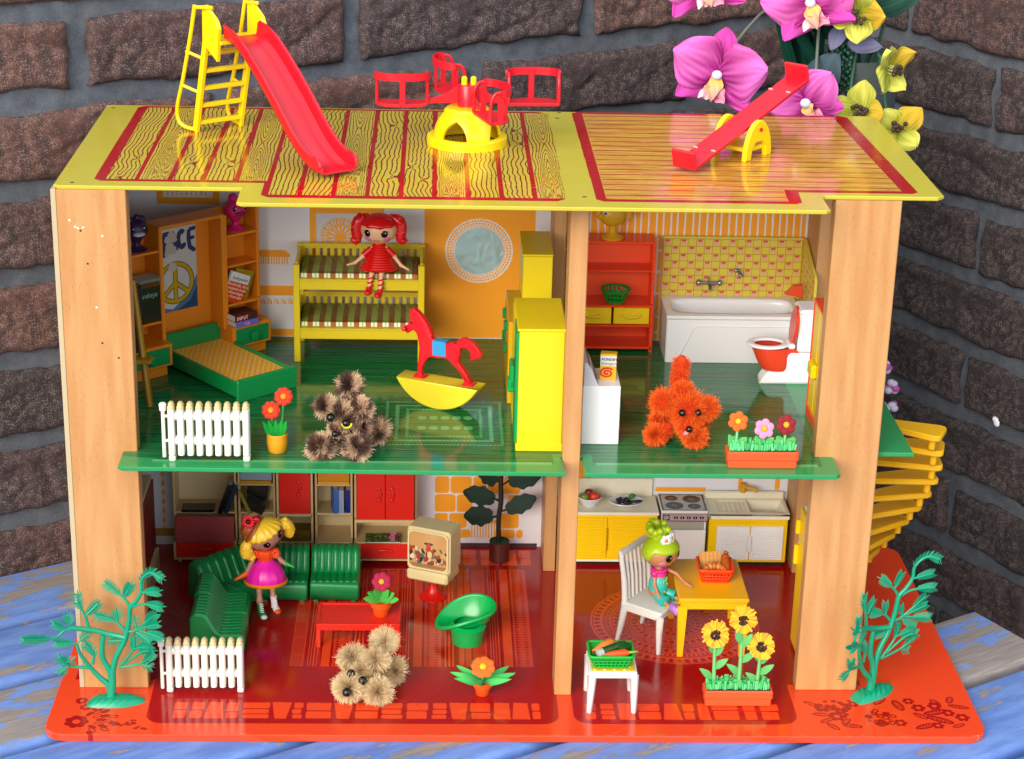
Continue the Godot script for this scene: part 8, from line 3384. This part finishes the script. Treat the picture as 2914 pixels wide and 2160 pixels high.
func build_front():
	radiator("upper white radiator with yellowed tops at the left edge of the green floor", Vector3(11.05, F2, 1.5))
	radiator("lower white radiator with yellowed tops on the red floor behind the left tree", Vector3(9.95, 0, 0.3))
	# ---- pot with two orange flowers upstairs
	var t := thing("potted_flower", "round yellow pot with two orange red flowers beside the upper radiator", "potted flower", Vector3(16.15, F2, -0.35))
	var b := B.new()
	b.lathe([Vector2(0, 0), Vector2(0.66, 0), Vector2(0.74, 0.1), Vector2(0.84, 0.8), Vector2(0.82, 1.5), Vector2(0.76, 1.56), Vector2(0.70, 1.5), Vector2(0.72, 1.2), Vector2(0, 1.2)], 30)
	obj("pot", b, mat(C(0.82, 0.56, 0.06), 0.5), t)
	for q in [Vector3(-0.42, 3.6, 0.35), Vector3(0.55, 4.6, -0.05)]:
		b = B.new()
		b.tube([Vector3(q.x * 0.6, 1.2, 0), q], 0.09, 6)
		obj("stem", b, mat(C(0.20, 0.56, 0.22), 0.6), t)
		for i in 2:
			flower_head(t, q + Vector3(0, 0, 0.08 * i), 0.82 - 0.1 * i, 9, C(0.84, 0.17, 0.03), C(0.90, 0.52, 0.02), 0.45, 0.30)
	for q in [[-0.45, 1.0], [-0.05, 1.0], [0.3, 1.0], [0.55, 0.9], [-0.7, 0.8]]:
		leaf(t, Vector3(q[0] * 0.5, 1.2, 0.3), Vector3(q[0] * 0.55, q[1], 0.1), 1.7, 0.22, C(0.12, 0.58, 0.22), 0.04)
	# ---- small pot at the front of the living room
	t = clay_pot("potted_flower", "small clay pot with orange felt flower and pointed leaves on the red floor", Vector3(32.73, 0, 0.75), 0.92)
	for i in 9:
		var a := TAU * i / 9 + 0.2
		leaf(t, Vector3(cos(a) * 0.2, 1.05, sin(a) * 0.2), Vector3(cos(a) * 1.1, 0.55, sin(a) * 0.9), 2.5, 0.30, C(0.30, 0.72, 0.38), -0.35)
	b = B.new()
	b.tube([Vector3(0, 1.0, 0), Vector3(0, 2.5, 0.1)], 0.09, 6)
	obj("stem", b, mat(C(0.34, 0.60, 0.26), 0.6), t)
	flower_head(t, Vector3(0, 2.6, 0.2), 1.0, 8, C(0.88, 0.38, 0.08), C(0.92, 0.68, 0.05), 1.0)

	# ---- dogs
	var Z := Vector3.ZERO
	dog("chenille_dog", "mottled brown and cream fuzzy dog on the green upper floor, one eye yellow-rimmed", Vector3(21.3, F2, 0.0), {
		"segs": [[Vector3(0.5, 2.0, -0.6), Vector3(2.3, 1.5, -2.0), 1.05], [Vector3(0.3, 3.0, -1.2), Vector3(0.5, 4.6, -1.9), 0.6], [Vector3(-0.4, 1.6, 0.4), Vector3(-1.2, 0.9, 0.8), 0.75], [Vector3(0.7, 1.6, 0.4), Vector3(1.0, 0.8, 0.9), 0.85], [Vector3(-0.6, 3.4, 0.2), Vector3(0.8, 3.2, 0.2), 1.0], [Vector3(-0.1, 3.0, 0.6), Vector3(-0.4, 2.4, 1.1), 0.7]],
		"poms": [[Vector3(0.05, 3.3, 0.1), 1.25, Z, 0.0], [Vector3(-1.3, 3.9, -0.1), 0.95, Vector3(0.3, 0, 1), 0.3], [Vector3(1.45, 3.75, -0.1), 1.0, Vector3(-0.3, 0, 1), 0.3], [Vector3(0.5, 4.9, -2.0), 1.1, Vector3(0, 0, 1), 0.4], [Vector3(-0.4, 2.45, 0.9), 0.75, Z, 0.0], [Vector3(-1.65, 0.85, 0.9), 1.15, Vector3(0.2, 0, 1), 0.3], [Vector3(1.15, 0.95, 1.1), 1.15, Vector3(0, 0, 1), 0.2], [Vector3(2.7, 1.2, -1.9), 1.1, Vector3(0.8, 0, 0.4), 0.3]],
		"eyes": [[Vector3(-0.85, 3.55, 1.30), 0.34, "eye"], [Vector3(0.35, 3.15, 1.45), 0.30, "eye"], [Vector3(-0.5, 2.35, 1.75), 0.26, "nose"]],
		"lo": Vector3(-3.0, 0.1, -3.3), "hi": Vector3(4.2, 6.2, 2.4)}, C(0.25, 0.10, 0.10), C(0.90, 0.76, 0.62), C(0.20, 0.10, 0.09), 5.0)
	b = B.new()
	var rp := []
	for i in 12:
		var a := PI + PI * i / 11.0
		rp.append(Vector3(0.42 + cos(a) * 0.36, 3.12 + sin(a) * 0.36, 1.42))
	b.tube(rp, 0.09, 6)
	obj("eye_rim", b, mat(C(0.82, 0.80, 0.04), 0.4), get_node("chenille_dog_001"))
	dog("chenille_dog", "beige fuzzy dog with round tuft ears and black bead nose on the red floor", Vector3(22.9, 0.0, 0.6), {
		"segs": [[Vector3(0.6, 1.7, -0.4), Vector3(2.2, 1.3, -1.9), 0.9], [Vector3(1.5, 2.0, -1.9), Vector3(1.7, 3.1, -2.3), 0.6], [Vector3(-0.3, 2.3, 0.2), Vector3(0.3, 1.7, 0.5), 0.75], [Vector3(0.6, 1.5, 0.3), Vector3(1.1, 0.9, 1.2), 0.75]],
		"poms": [[Vector3(-0.15, 2.2, 0.2), 0.85, Z, 0.0], [Vector3(-0.95, 3.1, -0.3), 1.15, Vector3(0.3, -0.2, 1), 0.75], [Vector3(1.0, 3.0, -0.1), 1.15, Vector3(-0.1, -0.3, 1), 0.8], [Vector3(1.65, 3.55, -2.2), 1.1, Vector3(0, 0.6, 1), 0.7], [Vector3(-1.15, 1.35, 1.6), 1.22, Vector3(-0.15, 0.2, 1), 0.75], [Vector3(1.25, 0.95, 1.6), 1.2, Vector3(0, 0.1, 1), 0.6], [Vector3(2.6, 1.25, -1.4), 1.15, Vector3(1, 0, 0.4), 0.6], [Vector3(-0.6, 0.9, -0.8), 0.85, Z, 0.0]],
		"eyes": [[Vector3(-0.95, 2.5, 1.35), 0.37, "eye"], [Vector3(0.0, 2.05, 1.65), 0.37, "eye"], [Vector3(-1.25, 1.4, 2.45), 0.38, "nose"]],
		"lo": Vector3(-2.8, 0.1, -3.8), "hi": Vector3(4.2, 5.0, 3.2)}, C(0.72, 0.53, 0.33), C(0.94, 0.86, 0.68), C(0.50, 0.36, 0.23))

	# ---- white stool with the vegetable basket
	t = thing("stool", "small white stool with yellow dotted seat carrying the vegetable basket", "stool", Vector3(43.2, 0, 1.9))
	var CW := mat(C(0.84, 0.84, 0.82), 0.28)
	b = B.new()
	b.bx(-1.95, 1.95, 3.15, 3.72, -1.9, 1.9, 0.08)
	obj("frame", b, CW, t)
	b = B.new()
	b.bx(-1.75, 1.75, 3.7, 3.80, -1.7, 1.72, 0.03)
	obj("seat_pad", b, mat(C(0.80, 0.66, 0.10), 0.5), t)
	b = B.new()
	b.quad(Vector3(-1.73, 3.805, 1.70), Vector3(1.73, 3.805, 1.70), Vector3(1.73, 3.805, -1.68), Vector3(-1.73, 3.805, -1.68))
	obj("seat_print", b, tmat(dots_tex(C(0.82, 0.68, 0.10), C(0.86, 0.84, 0.74), 3.4, 3.4, 0.8, 0.15), 0.5), t)
	for sx in [-1.0, 1.0]:
		for sz in [-1.0, 1.0]:
			b = B.new()
			b.tube([Vector3(sx * 1.82, 0, sz * 1.82), Vector3(sx * 1.7, 3.4, sz * 1.7)], [0.22, 0.40], 4)
			obj("leg", b, CW, t)
	basket_rect("vegetable_basket", "green plastic basket of vegetables on the white stool", Vector3(43.05, 3.81, 2.2), 0.0, 3.6, 2.7, 1.15, C(0.01, 0.62, 0.18))
	var veg := [["carrot", "pale orange carrot lying at the left back of the vegetable basket", Vector3(42.5, 5.1, 2.0), 0.6, C(0.86, 0.46, 0.18), 0.5, 2.3], ["carrot", "bright orange carrot along the front of the vegetable basket", Vector3(43.4, 5.05, 3.1), 0.12, C(0.90, 0.28, 0.04), 0.34, 2.4]]
	for q in veg:
		t = thing(q[0], q[1], "vegetable", q[2], q[3])
		b = B.new()
		b.tube([Vector3(-q[6] * 0.5, 0, 0), Vector3(-q[6] * 0.1, 0.03, 0), Vector3(q[6] * 0.3, 0.05, 0), Vector3(q[6] * 0.42, 0.05, 0)], [0.08, q[5] * 0.75, q[5], q[5] * 0.6], 12)
		obj("root", b, mat(q[4], 0.45), t)
		b = B.new()
		b.tube([Vector3(q[6] * 0.42, 0.05, 0), Vector3(q[6] * 0.75, 0.12, 0)], [0.16, 0.05], 6)
		b.tube([Vector3(q[6] * 0.42, 0.05, 0), Vector3(q[6] * 0.7, 0.2, 0.15)], [0.14, 0.05], 6)
		obj("top", b, mat(C(0.52, 0.62, 0.20), 0.5), t)
	t = thing("zucchini", "dark green zucchini with a white end across the vegetable basket", "vegetable", Vector3(43.0, 5.2, 2.6), 0.55)
	b = B.new()
	b.c(C(0.62, 0.64, 0.60))
	b.tube([Vector3(-1.25, -0.05, 0), Vector3(-0.8, 0, 0)], [0.34, 0.34], 12)
	b.c(C(0.10, 0.27, 0.08))
	b.tube([Vector3(-0.82, 0, 0), Vector3(0.4, 0.1, 0), Vector3(1.1, 0.2, 0)], [0.345, 0.34, 0.22], 12)
	obj("body", b, vmat(0.35), t)
	t = thing("green_pepper", "round green pepper at the right back of the vegetable basket", "vegetable", Vector3(44.0, 5.15, 2.1))
	b = B.new()
	b.lathe([Vector2(0, -0.5), Vector2(0.4, -0.5), Vector2(0.66, -0.1), Vector2(0.62, 0.3), Vector2(0.25, 0.42), Vector2(0, 0.3)], 24, Vector3.ZERO, Basis.IDENTITY, 0.06, 4)
	b.tube([Vector3(0, 0.3, 0), Vector3(0.1, 0.6, 0)], 0.09, 6)
	obj("body", b, mat(C(0.07, 0.28, 0.09), 0.3), t)

	# ---- trough with sunflowers
	t = planter("orange trough with three tall paper sunflowers at the front right of the red floor", Vector3(53.7, 0, 1.95))
	for q in [[-2.15, 6.35, 0.0], [0.05, 7.55, -0.3], [1.65, 5.3, 0.05]]:
		b = B.new()
		b.tube(cat([Vector3(q[0] * 0.92, 1.3, 0), Vector3(q[0] * 0.97, q[1] * 0.55, 0.05), Vector3(q[0], q[1], q[2])], 4), [0.2, 0.2, 0.18, 0.17, 0.16, 0.15, 0.14, 0.13, 0.12], 6)
		obj("stem", b, mat(C(0.42, 0.70, 0.40), 0.6), t)
		for k in [[-0.9, 0.65, 0.35], [0.9, 0.6, 0.5], [0.7, 0.9, 0.68], [-0.5, 0.9, 0.72]]:
			leaf(t, Vector3(q[0], q[1] * k[2], 0.05), Vector3(k[0] * 0.8, k[1] * 1.1, 0.2), 1.5, 0.30, C(0.38, 0.68, 0.38), -0.15)
		var c := Vector3(q[0], q[1], q[2] + 0.15)
		for lay in 2:
			for k in 17:
				b = B.new()
				var a := TAU * (k + 0.5 * lay) / 17
				var tilt := 0.35
				var nrm := Vector3(0, sin(tilt), cos(tilt))
				var d := Vector3(cos(a), sin(a) * cos(tilt), -sin(a) * sin(tilt))
				var sd := nrm.cross(d)
				var L := rng.randf_range(1.0, 1.22)
				var curl := rng.randf_range(-0.15, 0.2)
				b.grid(func(u: float, v: float) -> Vector3: return c + d * L * v + sd * (u - 0.5) * lerpf(0.09, 0.165, v) + nrm * (0.08 * lay + curl * v * v), 1, 4, 0.025)
				obj("petal", b, mat(C(0.88, 0.66, 0.02) if k % 3 else C(0.84, 0.58, 0.03), 0.7), t)
		b = B.new()
		for i in 60:
			var a := rng.randf() * TAU
			var r := 0.40 * sqrt(rng.randf())
			b.c([C(0.16, 0.08, 0.03), C(0.30, 0.17, 0.06), C(0.10, 0.05, 0.02)][i % 3])
			b.ell(c + Vector3(cos(a) * r, sin(a) * r * 0.94, 0.16 - sin(a) * r * 0.34), Vector3.ONE * 0.09, Basis.IDENTITY, 5, 4)
		obj("seed_head", b, vmat(0.9), t)

	# ---- plastic trees
	var tr := plastic_tree("green plastic tree left of the house, its branches over the left post")
	tr.position = Vector3(2.7, 0, 2.3) * U
	dup(tr, "plastic_tree", Vector3(65.2, 0, 0.6), deg_to_rad(32.0), "green plastic tree on the base board right of the right post", "green plastic trees beside the house")

func plastic_tree(label: String) -> Node3D:
	var t := thing("plastic_tree", label, "toy tree", Vector3.ZERO, 0.0, "green plastic trees beside the house")
	var m := mat(C(0.01, 0.55, 0.40), 0.35)
	# foot: ridged oval mound
	var b := B.new()
	b.grid(func(u: float, v: float) -> Vector3:
		var a := u * TAU
		var r := (1.0 - v)
		var rx := 2.3 * (1.0 + 0.10 * sin(a * 3.0 + 1.0))
		var rz := 1.15 * (1.0 + 0.12 * cos(a * 2.0))
		var x := cos(a) * rx * r
		var z := -sin(a) * rz * r
		var y := 0.55 * (1.0 - r * r * r * r) if v > 0.02 else 0.0
		y += 0.07 * sin((x + z * 0.4) * 11.0) * smoothstep(0.1, 0.3, v)
		return Vector3(x + z * -0.35, maxf(0.0, y), z), 64, 12)
	obj("foot", b, m, t)
	# polylines drawn in picture units around the trunk foot, brought to centimetres
	var K := func(x: float, y: float) -> Vector3:
		var X := (x - 880.0) / 96.7
		var Y := (1200.0 - y) / 83.3
		var zz := 2.3 * pow(X / 5.2, 2.0) * smoothstep(1.0, 5.0, Y)
		return Vector3(X, Y + zz * 0.39, zz)
	var br := [
		[[865, 1205], [880, 1050], [885, 960], [920, 850], [990, 730], [1030, 600], [1050, 480], [1100, 430], [1145, 360], [1155, 270], [1230, 215], [1315, 250], 0.34, 0.11, 2],
		[[862, 1205], [872, 1080], [860, 960], [810, 850], [825, 690], 0.36, 0.22, 0],
		[[590, 630], [740, 650], [870, 682], [1000, 705], 0.25, 0.27, 0],
		[[850, 1205], [850, 1080], [780, 1010], [720, 940], [650, 830], [630, 750], 0.34, 0.13, 0],
		[[720, 935], [650, 930], [560, 915], [505, 850], 0.18, 0.09, 1], [[560, 920], [480, 975], 0.1, 0.07, 1], [[520, 890], [590, 880], 0.09, 0.07, 1],
		[[735, 910], [745, 830], [695, 760], 0.15, 0.08, 1], [[630, 750], [490, 735], 0.12, 0.08, 1], [[640, 740], [720, 675], 0.1, 0.07, 1],
		[[590, 635], [540, 650], [470, 700], [285, 690], 0.16, 0.08, 2], [[560, 640], [485, 595], 0.1, 0.07, 1], [[590, 625], [578, 540], 0.1, 0.07, 1],
		[[722, 635], [700, 540], [660, 450], [655, 390], 0.17, 0.08, 1], [[705, 545], [800, 455], 0.12, 0.08, 1],
		[[1010, 670], [930, 590], [785, 545], 0.16, 0.08, 1], [[945, 600], [938, 515], 0.11, 0.08, 1],
		[[1050, 480], [990, 400], [870, 310], 0.16, 0.08, 1], [[1005, 410], [1060, 315], 0.11, 0.07, 1],
		[[1060, 480], [1150, 450], [1300, 462], 0.15, 0.08, 1], [[1145, 365], [1280, 352], 0.12, 0.07, 1],
		[[1030, 660], [1100, 640], [1250, 520], 0.16, 0.08, 1], [[1105, 640], [1260, 590], 0.11, 0.07, 1], [[1105, 645], [1290, 690], 0.11, 0.07, 1], [[1095, 640], [1080, 570], 0.1, 0.07, 1], [[1090, 660], [1195, 725], 0.1, 0.07, 1],
		[[940, 935], [1055, 795], [1070, 700], 0.14, 0.08, 1], [[985, 905], [1130, 810], [1215, 800], 0.13, 0.08, 1], [[935, 935], [1110, 900], [1210, 825], 0.14, 0.08, 1], [[1110, 900], [1185, 922], 0.09, 0.07, 1], [[1060, 790], [1200, 755], 0.1, 0.07, 1], [[985, 730], [870, 735], 0.1, 0.07, 1]]
	for q in br:
		var P := []
		for i in q.size() - 3:
			P.append(K.call(q[i][0], q[i][1]))
		P = cat(P, 4)
		var n := P.size()
		var R := []
		for i in n:
			R.append(lerpf(q[-3], q[-2], float(i) / (n - 1)) * 0.88)
		b = B.new()
		b.tube(P, R, 8)
		var k: int = q[-1]
		if k > 0:
			# needles along the outer end, curved like a feather
			var len := 1.4 if k == 1 else 2.5
			var acc := 0.0
			var i := n - 1
			var last: Vector3 = P[n - 1]
			while i > 0 and acc < len:
				var a: Vector3 = P[i]
				var c: Vector3 = P[i - 1]
				var d := (a - c)
				var st := maxi(1, int(d.length() / 0.125))
				for s in st:
					var o := a.lerp(c, float(s) / st)
					var f := (acc + d.length() * s / st) / len
					if f > 1.0:
						break
					var ax := d.normalized()
					var sd := ax.cross(Vector3(0.2, 0.1, 1.0)).normalized()
					for w in 3:
						var dir: Vector3 = (sd * [1.0, -1.0, 0.1][w] + ax * 0.75 + ax.cross(sd) * [0.1, 0.1, 0.9][w]).normalized()
						var L := 0.50 * (0.65 + 0.6 * sin(PI * clampf(f * 0.8 + 0.15, 0, 1)))
						b.tube([o, o + dir * L * 0.6, o + dir * L + ax * 0.05], [0.058, 0.05, 0.014], 4, false)
				acc += d.length()
				i -= 1
		obj("branch", b, m, t)
	return t
